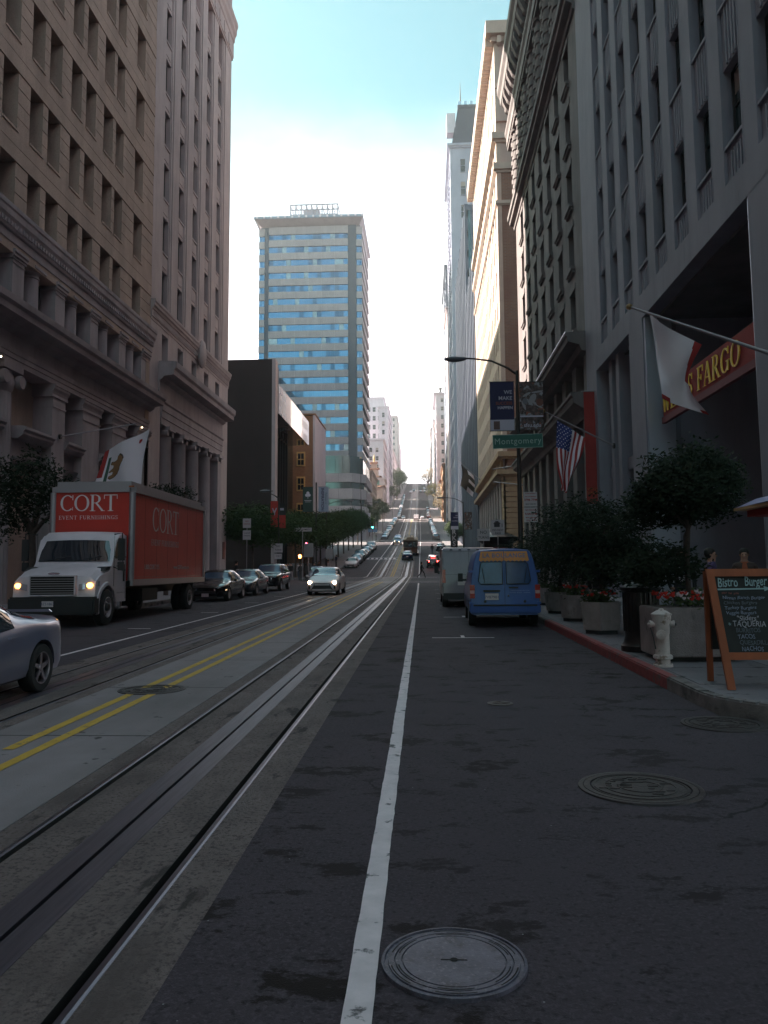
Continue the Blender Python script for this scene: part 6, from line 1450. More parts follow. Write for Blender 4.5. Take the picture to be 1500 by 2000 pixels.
        m = MB(); m.prism([(.72, 1.50), (1.10, 1.54), (1.22, 1.64), (.92, 1.62)], 'x', sg*.86, sg*1.125); obj('bonnet_vent', m, TRIM, t)
    m = MB(); m.grid(lambda u, v: ((-1.03+2.06*u)*(1-.05*v), 1.30+.262*v-.022+.07*abs((2*u-1)*.95)**3, 1.78+.62*v-(.0 if v < .5 else .03*abs(2*u-1)**2)), 14, 5); obj('windscreen', m, CGL, t, 60)
    m = MB(); m.tube([(-.8, 1.29, 1.80), (-.1, 1.33, 1.93)], .01, 5); m.tube([(.15, 1.28, 1.80), (.8, 1.35, 1.93)], .01, 5); obj('wiper', m, TRIM, t)
    # grille with chrome bars
    m = MB(); m.box(-.62, .62, .035, .12, .88, 1.36); obj('grille_recess', m, GL_void, t)
    for i in range(7): m = MB(); m.box(-.60, .60, -.005, .03, .915+i*.062, .935+i*.062); obj('grille_bar', m, GRB, t)
    for x in (-.64, .60): m = MB(); m.box(x, x+.04, -.01, .1, .86, 1.38); obj('grille_frame', m, P_white, t)
    for z in (.85, 1.37): m = MB(); m.box(-.64, .64, -.01, .1, z, z+.03); obj('grille_frame', m, P_white, t)
    m = MB(); m.lathe([(0, -.02), (.16, -.015), (.16, .01)], (0, .10, 1.44), 16, 'y', sy=.22); obj('badge', m, CHR, t)
    me = MB(); me.box(-1.18, 1.18, -.06, .32, .34, .82); mm = me.mesh('bumper', TRIM); bm = bmesh.new(); bm.from_mesh(mm); bmesh.ops.bevel(bm, geom=list(bm.edges), offset=.05, segments=2, affect='EDGES'); bm.to_mesh(mm); bm.free(); link('bumper', mm, t)
    m = MB(); m.box(-.23, .08, -.075, -.062, .56, .71); o = obj('number_plate', m, PLATE, t); text_obj('plate_text', '8Z51863', .10, INK, o, face_mat((-.075, -.076, .635), (1, 0, 0), (0, 0, 1)), .0008)
    for x in (-1.0, .93):
        pass
    def whl(x, y, s, dual=False):
        wo_ = bpy.data.objects.new('wheel', None); COL.objects.link(wo_); wo_.parent = t; r = .50; w = .27
        m = MB(); m.lathe([(r*.56, -w/2), (r*.9, -w/2), (r, -w*.36), (r, w*.36), (r*.9, w/2), (r*.56, w/2)], (x, y, r), 32, 'x', caps=False); o = obj('tyre', m, RUB, None, 40); o.parent = wo_; o.location = (0, 0, 0)
        m = MB(); k = s*(1 if not dual else -1); m.lathe([(0, k*.06 if not dual else s*-.04), (r*.30, k*.10 if not dual else s*-.04), (r*.34, k*.02), (r*.52, k*.03), (r*.58, s*w*.5), (r*.55, s*w*.52)], (x, y, r), 24, 'x', caps=False)
        o = obj('rim', m, mat('white steel rim', (.5, .5, .5), .45, metal=.2), None, 30); o.parent = wo_; o.location = (0, 0, 0)
        m = MB(); m.lathe([(0, s*w*.62), (.10, s*w*.6), (.12, s*w*.2)], (x, y, r), 14, 'x'); [m.cyl((x+s*w*.1, y+.19*math.cos(a), r+.19*math.sin(a)), (x+s*w*.35, y+.19*math.cos(a), r+.19*math.sin(a)), .018, n=6) for a in [k_*math.pi/4 for k_ in range(8)]]
        o = obj('hub', m, TRIM, None); o.parent = wo_; o.location = (0, 0, 0)
    for sg in (-1, 1): whl(sg*1.02, .98, sg); whl(sg*1.12, 8.8, sg, True); whl(sg*.80, 8.8, sg, True)
    for sg in (-1, 1): m = MB(); m.box(sg*1.2, sg*.75, 9.42, 9.45, .35, 1.1); obj('mudflap', m, TRIM, t)
    for sg in (-1, 1):
        m = MB()
        for k in range(46):
            yy = y0+.28+k*.17
            for z in (BZ0+.10, BZ1-.40): m.box(sg*1.240, sg*1.247, yy-.012, yy+.012, z-.012, z+.012)
        obj('rivets', m, GRB, t, kind='stuff')
        for k in range(1, 7): m = MB(); m.box(sg*1.2405, sg*1.2425, y0+k*1.18-.006, y0+k*1.18+.006, BZ0, BZ1-.34); obj('panel_seam', m, mat('dark red seam', (.16, .012, .01), .6), t)
    # lettering
    LW = mat('white lettering', (.78, .76, .74), .6); LWd = mat('dull white lettering', (.55, .50, .48), .7)
    F = face_mat((-.12, y0+.052, 3.56), (1, 0, 0), (0, 0, 1)); serif_obj('lettering', 'CORT', .50, LW, t, F @ Matrix.Scale(1, 4), space=-.04, depth=.004)
    serif_obj('lettering', 'EVENT FURNISHINGS', .118, LW, t, face_mat((-.12, y0+.052, 3.12), (1, 0, 0), (0, 0, 1)), space=.10, depth=.004)
    for sg in (1, -1):
        F = face_mat((sg*1.243, y0+3.3, 3.18), (0, sg, 0), (0, 0, 1)); serif_obj('lettering', 'CORT', .82, LWd, t, F, space=-.04, depth=.004)
        serif_obj('lettering', 'EVENT FURNISHINGS', .20, LWd, t, face_mat((sg*1.243, y0+3.3, 2.42), (0, sg, 0), (0, 0, 1)), space=.08, depth=.004)
        text_obj('lettering', '1.800.CORT.YES', .22, LWd, t, face_mat((sg*1.245, y0+1.9, 1.62), (0, sg, 0), (0, 0, 1)), .002); text_obj('lettering', 'www.CORTevents.com', .20, LWd, t, face_mat((sg*1.245, y0+5.2, 1.62), (0, sg, 0), (0, 0, 1)), .002)
        text_obj('door_print', 'CORT\nFURNISHINGS\nSAN FRANCISCO', .075, TRIM, t, face_mat((sg*1.127, 1.9, 1.72), (0, sg, 0), (0, 0, 1)), .001)
    t.location = (-9.98, 20.9, H(21)+.005); t.rotation_euler = (0, 0, R(.9))
    return t
truck()
# ---------------------------------------------------------------- blue delivery van seen from behind
def blue_van():
    t = root('blue_van', 'bright blue delivery van with orange roof sign reading LA BOULANGE', 'van')
    m = MB(); L = 4.5; ys_ = [0, .03, .12, .35, 1.0, 2.2, 3.0, 3.35, 3.9, 4.3, 4.5]      # y=0 rear face, drives to +y
    def sec(y):
        k = 1 if y > .35 else (.955+.045*(y/.35)**.5); top_ = 2.0 if y < 3.0 else (2.0-.85*((y-3.0)/.9) if y < 3.9 else 1.15-.25*(y-3.9)/.6)
        top_ = top_-(.03 if y < .1 else 0); w = .90*k; rw = .70*k if y < 3.2 else .72; zb = 1.08
        lean = .0
        P = [(0, .32), (w*.93, .32), (w, .42), (w*1.0, .80), (w*.985, 1.05)]
        if top_ > 1.2: P += [(w*.955, 1.30), (w*.88, 1.66), (rw*1.03, top_-.12), (rw*.93, top_-.03), (rw*.5, top_), (0, top_+.01)]
        else: P += [(w*.95, top_-.10), (w*.9, top_-.06), (w*.8, top_-.03), (w*.7, top_-.01), (w*.4, top_), (0, top_+.01)]
        return P
    rr = []
    for y in ys_:
        P = sec(y); off = lambda z: (.0 if z < 1.05 else (z-1.05)*.16)*(1 if y < .5 else 0)
        rg = [(-a, y+off(b), b) for a, b in P[::-1]]+[(a, y+off(b), b) for a, b in P[1:-1]]; rr.append(rg)
    n = len(rr[0])
    for rg in rr: m.v += rg
    for i in range(len(rr)-1):
        for k in range(n): m.f.append((i*n+k, i*n+(k+1) % n, (i+1)*n+(k+1) % n, (i+1)*n+k)); m.m.append(0)
    m.f.append(tuple(range(n-1, -1, -1))); m.f.append(tuple((len(rr)-1)*n+k for k in range(n))); m.m += [0, 0]
    body = obj('body', m, P_blue, t, 40)
    ct = MB(); [ct.cyl((sg*1.2, y, .33), (sg*.62, y, .33), .40, n=26) for sg in (-1, 1) for y in (.98, 3.75)]; co = obj('c', ct, TRIM); md = body.modifiers.new('b', 'BOOLEAN'); md.object = co; md.solver = 'EXACT'; me = eval_mesh(body, (co,)); body.modifiers.clear(); body.data = me; bpy.data.objects.remove(co)
    def rp(x, z, d=.012): return (x, (z-1.05)*.16-d if z > 1.05 else -d, z)
    ORG = mat('orange sign vinyl', (.62, .27, .07), .5, var=.08, vscale=5)
    m = MB(); 
    for sg in (-1, 1):
        k = []; N_ = 12
        x0_, x1_ = .008, .60
        m2 = MB(); b = 0
        for i in range(N_+1):
            u = i/N_; x = x0_+(x1_-x0_)*u; zl = 1.70-(.03 if i % 2 else 0); m2.v += [rp(sg*x*1.06, zl, .014), rp(sg*x*(.98), 1.93, .014)]
        m2.f = [(2*i, 2*i+1, 2*i+3, 2*i+2) for i in range(N_)]; m2.m = [0]*N_; obj('orange_band', m2, ORG, t)
        # window
        q = [(.05, 1.10), (.60, 1.10), (.66, 1.18), (.60, 1.60), (.55, 1.66), (.05, 1.66)]
        m2 = MB(); m2.v = [rp(sg*a, b_, .012) for a, b_ in q]; m2.f = [tuple(range(6))]; m2.m = [0]; obj('rear_window', m2, mat('deep blue van glass', (.03, .07, .15), .08, spec=.45, var=.35, vscale=3), t)
        m2 = MB(); m2.tube([rp(sg*a, b_, .014) for a, b_ in q+[q[0]]], .012, 6); obj('window_seal', m2, TRIM, t, 60)
        m2 = MB(); m2.tube([rp(sg*.50, 1.13, .03), rp(sg*.56, 1.5, .03)], .010, 5); obj('wiper', m2, TRIM, t)
        # tall tail lights
        m2 = MB(); m2.box(sg*.76, sg*.885, -.022, .05, .74, 1.08); obj('tail_light', m2, TL_red, t); m2 = MB(); m2.box(sg*.765, sg*.88, -.028, -.023, .86, .94); obj('reversing_lens', m2, mat('clear lens', (.5, .3, .28), .3), t)
        for z in (1.42, .62): m2 = MB(); m2.box(sg*.80, sg*.90, -.03+(.06 if z > 1 else 0), .06+(.06 if z > 1 else 0), z-.03, z+.03); obj('door_hinge', m2, P_blue, t)
        for y in (.98, 3.75): wheel_parts(t, sg*.80, y, .325, .2, sg, 7, rim=mat('grey wheel cover', (.25, .26, .28), .4, metal=.4))
        m2 = MB(); m2.box(sg*.98, sg*1.12, 2.95, 3.05, 1.12, 1.36); m2.box(sg*.88, sg*1.0, 3.0, 3.04, 1.14, 1.2); obj('side_mirror', m2, TRIM, t)
        m2 = MB(); m2.v = [(sg*.885, 2.25, 1.16), (sg*.885, 3.15, 1.16), (sg*.80, 2.95, 1.66), (sg*.80, 2.25, 1.66)]; m2.f = [(0, 1, 2, 3)]; m2.m = [0]; m2.v = [(v[0]+sg*.015, v[1], v[2]) for v in m2.v]; obj('side_window', m2, CGL, t)
    m = MB(); m.box(-.004, .004, -.018, -.0105, .45, 1.05); m.v += [rp(-.004, 1.05, .016), rp(.004, 1.05, .016), rp(.004, 1.93, .016), rp(-.004, 1.93, .016)]; b = len(m.v); m.f.append((b-4, b-3, b-2, b-1)); m.m.append(0); obj('door_seam', m, TRIM, t)
    me = MB(); me.box(-.89, .89, -.075, .1, .36, .58); mm = me.mesh('bumper', P_blue); bm = bmesh.new(); bm.from_mesh(mm); bmesh.ops.bevel(bm, geom=list(bm.edges), offset=.03, segments=2, affect='EDGES'); bm.to_mesh(mm); bm.free(); link('bumper', mm, t)
    m = MB(); m.box(-.80, .80, -.085, -.03, .545, .585); obj('bumper_step', m, TRIM, t)
    m = MB(); m.box(-.50, -.16, -.024, -.012, .70, .86); o = obj('number_plate', m, PLATE, t); text_obj('plate_text', '7V87981', .10, INK, o, face_mat((-.33, -.026, .765), (1, 0, 0), (0, 0, 1)), .0008)
    m = MB(); m.box(-.54, -.12, -.04, -.012, .90, .95); obj('plate_lamp_bar', m, TRIM, t)
    m = MB(); m.box(.10, .34, -.03, -.012, .99, 1.03); obj('door_handle', m, TRIM, t); m = MB(); m.lathe([(0, -.02), (.025, -.018), (.025, .01)], (.09, -.01, .80), 12, 'y'); obj('lock', m, TRIM, t)
    for x in (-.50, .50): m = MB(); m.lathe([(0, -.02), (.035, -.018), (.035, .01)], (x, -.01, .66), 12, 'y'); obj('sensor', m, TRIM, t)
    LB = mat('slate sign lettering', (.16, .19, .30), .6)
    F = face_mat((0, (1.82-1.05)*.16-.018, 1.82), (1, 0, 0), (0, .158, 1)); text_obj('lettering', 'LA BOULANGE', .155, LB, t, F, .001, sx=.98, bold=.004, space=1.1)
    for i, s in enumerate(('LABOULANGEBAKERY.COM', 'PASTRIES  BREADS  CATERING')): text_obj('lettering', s, .038, mat('pale blue print', (.25, .35, .6), .6), t, face_mat((.38, -.014, .93-i*.05), (1, 0, 0), (0, 0, 1)), .0008)
    t.location = (2.02, 20.45, H(21)+.004); t.rotation_euler = (0, 0, R(-1.2))
blue_van()
def silver_van():
    t = root('silver_van', 'tall silver panel van parked ahead of the blue van', 'van')
    m = MB(); prof = [(0, .45), (0, 2.35), (.06, 2.52), (.2, 2.56), (4.2, 2.56), (4.7, 2.3), (5.2, 1.35), (5.8, 1.15), (5.9, .45)]
    m.prism(prof, 'x', -.98, .98); mm = m.mesh('body', P_vsil); bm = bmesh.new(); bm.from_mesh(mm); bmesh.ops.bevel(bm, geom=list(bm.edges), offset=.05, segments=3, affect='EDGES'); bm.to_mesh(mm); bm.free(); mm.shade_smooth(); mm.set_sharp_from_angle(angle=R(40)); link('body', mm, t)
    m = MB(); m.box(-.004, .004, -.012, -.002, .6, 2.45); m.box(-.90, .90, -.012, -.003, 1.40, 1.408); m.box(-.9, .9, -.012, -.003, 2.38, 2.386); obj('door_seam', m, TRIM, t)
    for sg in (-1, 1):
        m = MB(); m.box(sg*.86, sg*.985, -.03, .06, 1.05, 1.62); obj('tail_light', m, TL_red, t)
        for z in (.9, 1.7, 2.1): m = MB(); m.box(sg*.93, sg*1.0, -.04, .1, z, z+.1); obj('door_hinge', m, P_vsil, t)
        for y in (1.1, 4.7): wheel_parts(t, sg*.86, y, .35, .22, sg, 6)
        m = MB(); m.box(sg*1.04, sg*1.22, 4.3, 4.4, 1.45, 1.8); m.box(sg*.96, sg*1.06, 4.33, 4.38, 1.5, 1.55); obj('side_mirror', m, TRIM, t)
    for i in range(5): m = MB(); m.box(-.7+i*.33, -.6+i*.33, -.02, .02, 2.44, 2.48); obj('roof_marker', m, TRIM, t)
    m = MB(); m.box(-.95, .95, -.14, .1, .35, .62); obj('bumper', m, TRIM, t); m = MB(); m.lathe([(0, -.015), (.07, -.012), (.07, .01)], (-.02, -.005, 1.52), 16, 'y'); obj('badge', m, CHR, t)
    m = MB(); m.box(-.42, -.06, -.03, -.01, .95, 1.12); obj('number_plate', m, PLATE, t); m = MB(); m.box(-.02, .36, -.06, -.01, .84, 1.1); obj('door_handle_recess', m, TRIM, t)
    t.location = (1.62, 29.6, H(30)+.004); t.scale = (1, 1, .865)
silver_van()
c = car('dark_van', 'black suv parked beyond the silver van, only its rear corner in view', 'car', paintm=P_black, **SUV); put(c, 1.75, 41.2, True)
# tour bus behind the parked vans
t = root('shelter_kiosk', 'dark round topped kiosk on the pavement behind the silver van', 'kiosk', (3.9, 45, H(45)))
m = MB(); m.lathe([(.85, .2), (.85, 2.7), (1.15, 2.9), (1.2, 3.05), (.6, 3.3), (0, 3.4)], (4.1, 45, H(45)), 20); obj('body', m, BRONZE, t, 40); m = MB(); m.lathe([(.87, 1.0), (.87, 2.5)], (4.1, 45, H(45)), 20); obj('glazed_panel', m, mat('maroon poster', (.18, .03, .04), .5, var=.4, vscale=3), t)
# ---------------------------------------------------------------- trees
LEAF = mat('dark leaves', (.016, .026, .013), .75, var=.45, vscale=6, spec=.12); LEAF2 = mat('mid green leaves', (.055, .085, .030), .7, var=.4, vscale=3, spec=.25)
LEAFG = mat('clipped green leaves', (.030, .058, .018), .75, var=.35, vscale=2, spec=.12); LEAFY = mat('yellow leaves', (.38, .34, .05), .7, var=.3, vscale=3); LEAFB = mat('brown olive leaves', (.20, .18, .10), .8, var=.35, vscale=3)
BARK = mat('bark', (.075, .06, .05), .9, var=.3, vscale=8, bump=.5)
from mathutils import noise as mnoise
def crown_mesh(blobs, n, size, m, seed, shell=.55, name='crown'):
    """leaf quads through the volume of a few ellipsoids, denser near the surface"""
    rnd = random.Random(seed); vs_ = []; fs = []
    vol = [b[3]*b[4]*b[5] for b in blobs]; tot = sum(vol)
    for b, v in zip(blobs, vol):
        bx_, by_, bz_, rx, ry, rz = b
        # clusters
        for c in range(max(4, int(n*v/tot/9))):
            while True:
                p = Vector((rnd.uniform(-1, 1), rnd.uniform(-1, 1), rnd.uniform(-1, 1)))
                if p.length <= 1 and p.length > shell*rnd.random(): break
            lump = .80+.42*mnoise.noise(Vector((p.x*2.3+seed*3.1, p.y*2.3, p.z*2.3+bx_)))
            p = p*min(1.12, max(.55, lump+.12)); p = Vector((bx_+p.x*rx, by_+p.y*ry, bz_+p.z*rz))
            for q in range(9):
                o = p+Vector((rnd.gauss(0, size*1.6), rnd.gauss(0, size*1.6), rnd.gauss(0, size*1.4)))
                a = Vector((rnd.uniform(-1, 1), rnd.uniform(-1, 1), rnd.uniform(-.6, .6))).normalized(); c_ = a.orthogonal().normalized()
                c_ = (c_+Vector((rnd.uniform(-.5, .5),)*3)).normalized(); s = size*rnd.uniform(.6, 1.25); w = s*.42
                i = len(vs_); vs_ += [tuple(o-a*s), tuple(o+c_*w), tuple(o+a*s), tuple(o-c_*w)]; fs.append((i, i+1, i+2, i+3))
    me = bpy.data.meshes.new(name); me.from_pydata(vs_, [], fs); me.materials.append(m); me.update(); return me
def trunk(mb, base, top_, r, limbs, rnd):
    b = Vector(base); t = Vector(top_); mid = (b+t)/2+Vector((rnd.uniform(-.05, .05), rnd.uniform(-.05, .05), 0))
    mb.tube([b, mid, t], [r, r*.8, r*.7], 8)
    for l in limbs:
        l = Vector(l); m_ = (t+l)/2+Vector((rnd.uniform(-.1, .1), rnd.uniform(-.1, .1), .1)); mb.tube([t-Vector((0, 0, .05)), m_, l], [r*.6, r*.4, r*.18], 6)
def tree(name, label, x, y, z, trunk_h, r, blobs, n, size, m, seed, group=None, crown=None, limbs=5, cat='tree'):
    t = root(name, label, cat, (x, y, z), group); rnd = random.Random(seed); mb = MB()
    cz = sum(b[2] for b in blobs)/len(blobs); L_ = []
    for i in range(limbs):
        b = blobs[i % len(blobs)]; a = rnd.uniform(0, 6.28); L_.append((b[0]+b[3]*.5*math.cos(a), b[1]+b[4]*.5*math.sin(a), b[2]+rnd.uniform(-.2, .5)*b[5]))
    trunk(mb, (0, 0, -.05), (0, 0, trunk_h), r, L_, rnd)
    me = mb.mesh('trunk', BARK, 60); o = link('trunk', me, t, (0, 0, 0)); cm = crown or crown_mesh(blobs, n, size, m, seed)
    o = link('crown', cm, t, (0, 0, 0)); return t, cm, me
# left near street tree behind the box truck
tree('street_tree', 'dark leafy street tree growing beside the cab of the box truck', -12.9, 25.5, H(25)+.15, 2.6, .16, [(0, 0, 4.1, 1.35, 1.3, 1.25), (-1.3, .3, 4.3, .9, .9, .9), (1.05, 0, 3.3, .75, .8, .8), (-.6, -.4, 3.0, .8, .8, .7)], 5200, .075, LEAF, 3)
tree('street_tree', 'leafy tree tip just showing above the rear of the red truck box', -13.0, 39.5, H(39)+.15, 3.6, .13, [(0, 0, 4.7, 1.5, 1.6, .9), (.6, .8, 5.1, .7, .7, .5)], 2400, .08, LEAF, 4)
# clipped row on the left pavement beyond the crossing
rowm = None; names = ['first', 'second', 'third', 'fourth', 'fifth', 'sixth', 'seventh', 'eighth', 'ninth', 'tenth', 'eleventh', 'twelfth']
blobs = [(0, 0, 4.5, 2.9, 3.9, 1.5), (1.2, 2.0, 4.1, 2.0, 2.2, 1.3), (-.8, -2.2, 4.5, 2.0, 2.2, 1.3), (1.3, -1.3, 3.7, 1.8, 2.0, 1.1)]
crowns = [crown_mesh(blobs, 11000, .13, LEAFG, 20+i) for i in range(3)]
for i, y in enumerate((68, 88, 95, 102, 109, 116, 124, 132, 141, 150, 160, 171)):
    x = -14.4 if i else -14.8
    t, _, _ = tree('clipped_tree', 'flat clipped green street tree, %s in the row by the dark hall from the corner' % names[i] if i else 'flat clipped green street tree standing alone at the near left corner', x, y, H(y)+.15, 3.2, .13, blobs, 0, .1, LEAFG, 40+i, 'clipped trees along the left pavement', crowns[i % 3])
    t.rotation_euler = (0, 0, i*2.1 % .5-.2); t.scale = (1.08, 1.08, [1.02, .98, 1.05, .96][i % 4]*(1.25 if i else 1.1))
# darker trees left up the hill
for i, (x, y, s, m, lab) in enumerate(((-15.5, 222, 1.25, LEAF2, 'round dark tree at the foot of the glass tower podium'), (-14.8, 236, 1.0, LEAF2, 'smaller round tree just past the tower podium'), (-15.0, 252, 1.5, LEAF2, 'tall round tree before the pagoda building'), (-15.2, 300, 1.2, LEAF2, 'dark tree below the curved pagoda roof'), (-16.2, 470, 2.6, LEAF2, 'large green tree halfway up the left of the hill'), (-16.0, 520, 2.3, LEAF2, 'bushy bright green tree near the crest, left side'), (-16.4, 600, 2.0, LEAF2, 'dark green tree closest to the crest, left side'), (-16, 420, 1.7, LEAF2, 'green tree above the parked cars on the third block'))):
    t, _, _ = tree('hill_tree', lab, x, y, H(y)+.1, 3.0, .16, [(0, 0, 5, 2.1, 2.1, 1.9), (.9, .6, 4.3, 1.4, 1.4, 1.2), (-.9, -.4, 5.6, 1.2, 1.3, 1.0)], 2300, .17, m, 80+i); t.scale = (s, s, s)
for i, (x, y, s, m, lab, sz) in enumerate(((7.2, 318, 1.5, LEAFB, 'wide bare brownish tree at the third crossing', .15), (8.5, 326, 2.2, LEAFB, 'broad olive brown tree spreading over the right pavement', .12), (5.0, 420, 1.8, LEAFY, 'bright yellow autumn tree on the right of the hill', .16), (2.8, 520, 2.6, LEAFB, 'rusty leafed tree high on the right side', .14))):
    t, _, _ = tree('hill_tree', lab, x, y, H(y)+.1, 2.6, .2, [(0, 0, 5, 2.4, 2.4, 2.0), (-1.2, .6, 4.3, 1.4, 1.4, 1.2), (.9, -.4, 5.9, 1.4, 1.3, 1.0)], 2100, sz, m, 120+i, limbs=9); t.scale = (s, s, s)
for i, (x, y, s) in enumerate(((6.0, 152, .95), (6.2, 160, .9), (6.1, 168, .95), (6.2, 176, .9))):
    t, _, _ = tree('round_tree', 'dark round street tree by the right kerb before the second crossing, %s going uphill' % names[i], x, y, H(y)+.1, 2.2, .12, [(0, 0, 3.9, 2.0, 2.2, 1.6), (.5, .8, 3.4, 1.4, 1.3, 1.1)], 2300, .15, LEAF2, 140+i, 'round trees on the right before the second crossing'); t.scale = (s, s, s)
# ---------------------------------------------------------------- planters with ball trees on the right pavement
CONC = mat('planter concrete', (.30, .285, .265), .85, var=.16, vscale=5, bump=.5, bscale=60, grime=.4)
add_spots(CONC, 4, .60, .70, (.12, .11, .10), 8, (1, 1, .5))
FLR = mat('red cyclamen petals', (.62, .035, .02), .6); FLW = mat('white cyclamen petals', (.75, .72, .72), .6)
def planter(x, y, rad, h, n, lab, ztree, blobs, seed, red=0, white=0, rot=0, nleaf=4200, square=False):
    z = H(y)+.155
    p = root('concrete_planter', lab, 'planter', (x, y, z)); m = MB(); a0 = rot
    if square:
        sq = rad; sy_ = rad*.72; pts = [(-sq+.1, -sy_), (sq-.1, -sy_), (sq, -sy_+.1), (sq, sy_), (-sq, sy_), (-sq, -sy_+.1)]; m.prism(pts, 'z', .07, h)
    else:
        pts = [(rad*math.cos(a0+2*math.pi*i/n), rad*math.sin(a0+2*math.pi*i/n)) for i in range(n)]
        b = len(m.v); m.v += [(a*.90, b_*.90, .08) for a, b_ in pts]+[(a, b_, h) for a, b_ in pts]+[(a*.88, b_*.88, h) for a, b_ in pts]+[(a*.86, b_*.86, h-.12) for a, b_ in pts]
        for q in range(3):
            for i in range(n): m.f.append((q*n+i, q*n+(i+1) % n, (q+1)*n+(i+1) % n, (q+1)*n+i)); m.m.append(0)
        m.f.append(tuple(range(n-1, -1, -1))); m.m.append(0)
    me = m.mesh('bowl', CONC); bm = bmesh.new(); bm.from_mesh(me); bmesh.ops.bevel(bm, geom=[e for e in bm.edges if e.calc_length() > .1], offset=.015, segments=2, affect='EDGES'); bm.to_mesh(me); bm.free(); link('bowl', me, p, (0, 0, 0))
    m = MB(); k = .8; m.prism([(a*k, b_*k) for a, b_ in pts], 'z', 0, .075); o = obj('foot', m, TRIM, p, loc=(0, 0, 0))
    m = MB(); m.prism([(a*.87, b_*.87) for a, b_ in pts], 'z', h-.12, h-.06 if not square else h+.002); obj('soil', m, M_dirt, p, loc=(0, 0, 0))
    t = root('ball_tree', lab.replace('planter', 'ball tree growing in the planter', 1) if False else 'dark clipped ball tree growing in the '+lab, 'tree', (x, y, z+h-.1)); rnd = random.Random(seed); mb = MB()
    b0 = blobs[0]; L_ = [(b[0]+b[3]*.5*math.cos(a), b[1]+b[4]*.5*math.sin(a), b[2]+.1) for b in blobs for a in (0.5, 2.2, 3.9, 5.4)]
    trunk(mb, (0, 0, 0), (.02, 0, ztree-.95), .05, L_[:9], rnd); link('trunk', mb.mesh('trunk', BARK, 60), t, (0, 0, 0)); link('crown', crown_mesh(blobs, nleaf, .048, LEAF, seed, .75), t, (0, 0, 0))
    und = crown_mesh([(0, 0, h+.05, rad*.72, rad*.72, .16)], 520, .05, LEAF2, seed+5, .2, 'bedding_leaves'); u = link('bedding_plants', und, None); u.location = (x, y, z); tag(u, 'low bedding greenery in the '+lab, 'plant')
    for cnt, mm, nm, cl_ in ((red, FLR, 'red_flowers', 'red'), (white, FLW, 'white_flowers', 'white')):
        if cnt:
            m = MB(); rr = random.Random(seed+cnt)
            for i in range(cnt):
                a = rr.uniform(math.pi*.9, math.pi*2.1); d = rad*rr.uniform(.45, .86); cx_, cy_ = d*math.cos(a), d*math.sin(a)
                if cl_ == 'white' and abs(cx_) > rad*.4: cx_ *= .4
                zz = h+rr.uniform(.1, .22)
                for q in range(5): 
                    th = q*1.256+rr.random(); m.add([(cx_, cy_, zz), (cx_+.03*math.cos(th), cy_+.03*math.sin(th), zz+.02), (cx_+.035*math.cos(th+.5), cy_+.035*math.sin(th+.5), zz+.05), (cx_+.01*math.cos(th+.9), cy_+.01*math.sin(th+.9), zz+.04)], [(0, 1, 2, 3)])
            o = obj(nm, m, mm, u, loc=(0, 0, 0))
    return p
planter(4.10, 12.63, .66, .80, 8, 'big square planter behind the hydrant', 2.3, [(.08, 0, 1.98, .86, .85, .60), (-.45, .3, 1.7, .5, .5, .4), (-.25, .2, .72, .65, .5, .26), (-.6, .3, .62, .45, .4, .25)], 201, 46, 22, nleaf=15000, square=True)
planter(3.70, 17.1, .46, .66, 6, 'hexagonal planter beside the dark litter bin', 2.2, [(0, 0, 1.65, 1.0, 1.0, .72), (.25, -.3, .85, .9, .8, .5), (.75, -.6, 1.0, .7, .6, .5)], 202, 18, 4, .26, 11000)
planter(3.86, 20.7, .44, .66, 8, 'octagonal planter one place beyond the hexagonal one', 2.2, [(0, 0, 1.75, 1.15, 1.1, .8), (.2, -.1, .9, 1.0, .9, .55), (1.0, 0, 1.3, .9, .9, .7)], 203, 14, 0, .1, 9000)
planter(3.98, 23.8, .5, .62, 8, 'rounded planter near the front of the blue van', 2.2, [(0, 0, 1.5, 1.25, 1.2, .85), (.3, 0, .8, 1.2, 1, .6), (1.3, .3, 1.2, 1.0, 1, .8)], 204, 0, 5, .3, 8000)
planter(4.25, 28.5, .5, .60, 8, 'small pale planter just visible past the van corner', 2.2, [(0, 0, 1.35, 1.3, 1.4, .85), (.3, 0, .8, 1.2, 1, .6), (-.6, 2, 1.2, 1.1, 1.6, .8), (1.6, 1, 1.5, 1.3, 1.4, 1.0)], 205, 0, 4, .3, 8000)
# ---------------------------------------------------------------- hydrant
HW = mat('white hydrant paint', (.52, .50, .46), .55, var=.12, vscale=10, bump=.3, bscale=60); add_spots(HW, 9, .58, .68, (.22, .17, .12), 8)
hx, hy = 3.38, 11.7; hz = H(hy)+.155; t = root('fire_hydrant', 'chipped white fire hydrant standing on the kerb edge in front of the square planter', 'hydrant', (hx, hy, hz))
m = MB(); m.lathe([(.135, 0), (.135, .03), (.10, .045), (.10, .10), (.135, .115), (.135, .15), (.125, .165), (.10, .17), (.098, .45), (.105, .47), (.11, .60), (.13, .64), (.13, .67), (.135, .69), (.135, .72)], n=28); obj('barrel', m, HW, t, 40, (0, 0, 0))
m = MB(); m.lathe([(.12, .72), (.145, .725), (.145, .745), (.11, .765), (.07, .79), (.04, .80), (.03, .82), (0, .825)], n=28); obj('cap', m, HW, t, 40, (0, 0, 0))
for k in range(8): a = k*math.pi/4; m = MB(); m.cyl((.118*math.cos(a), .118*math.sin(a), .026), (.118*math.cos(a), .118*math.sin(a), .05), .014, n=6); obj('flange_bolt', m, HW, t, None, (0, 0, 0))
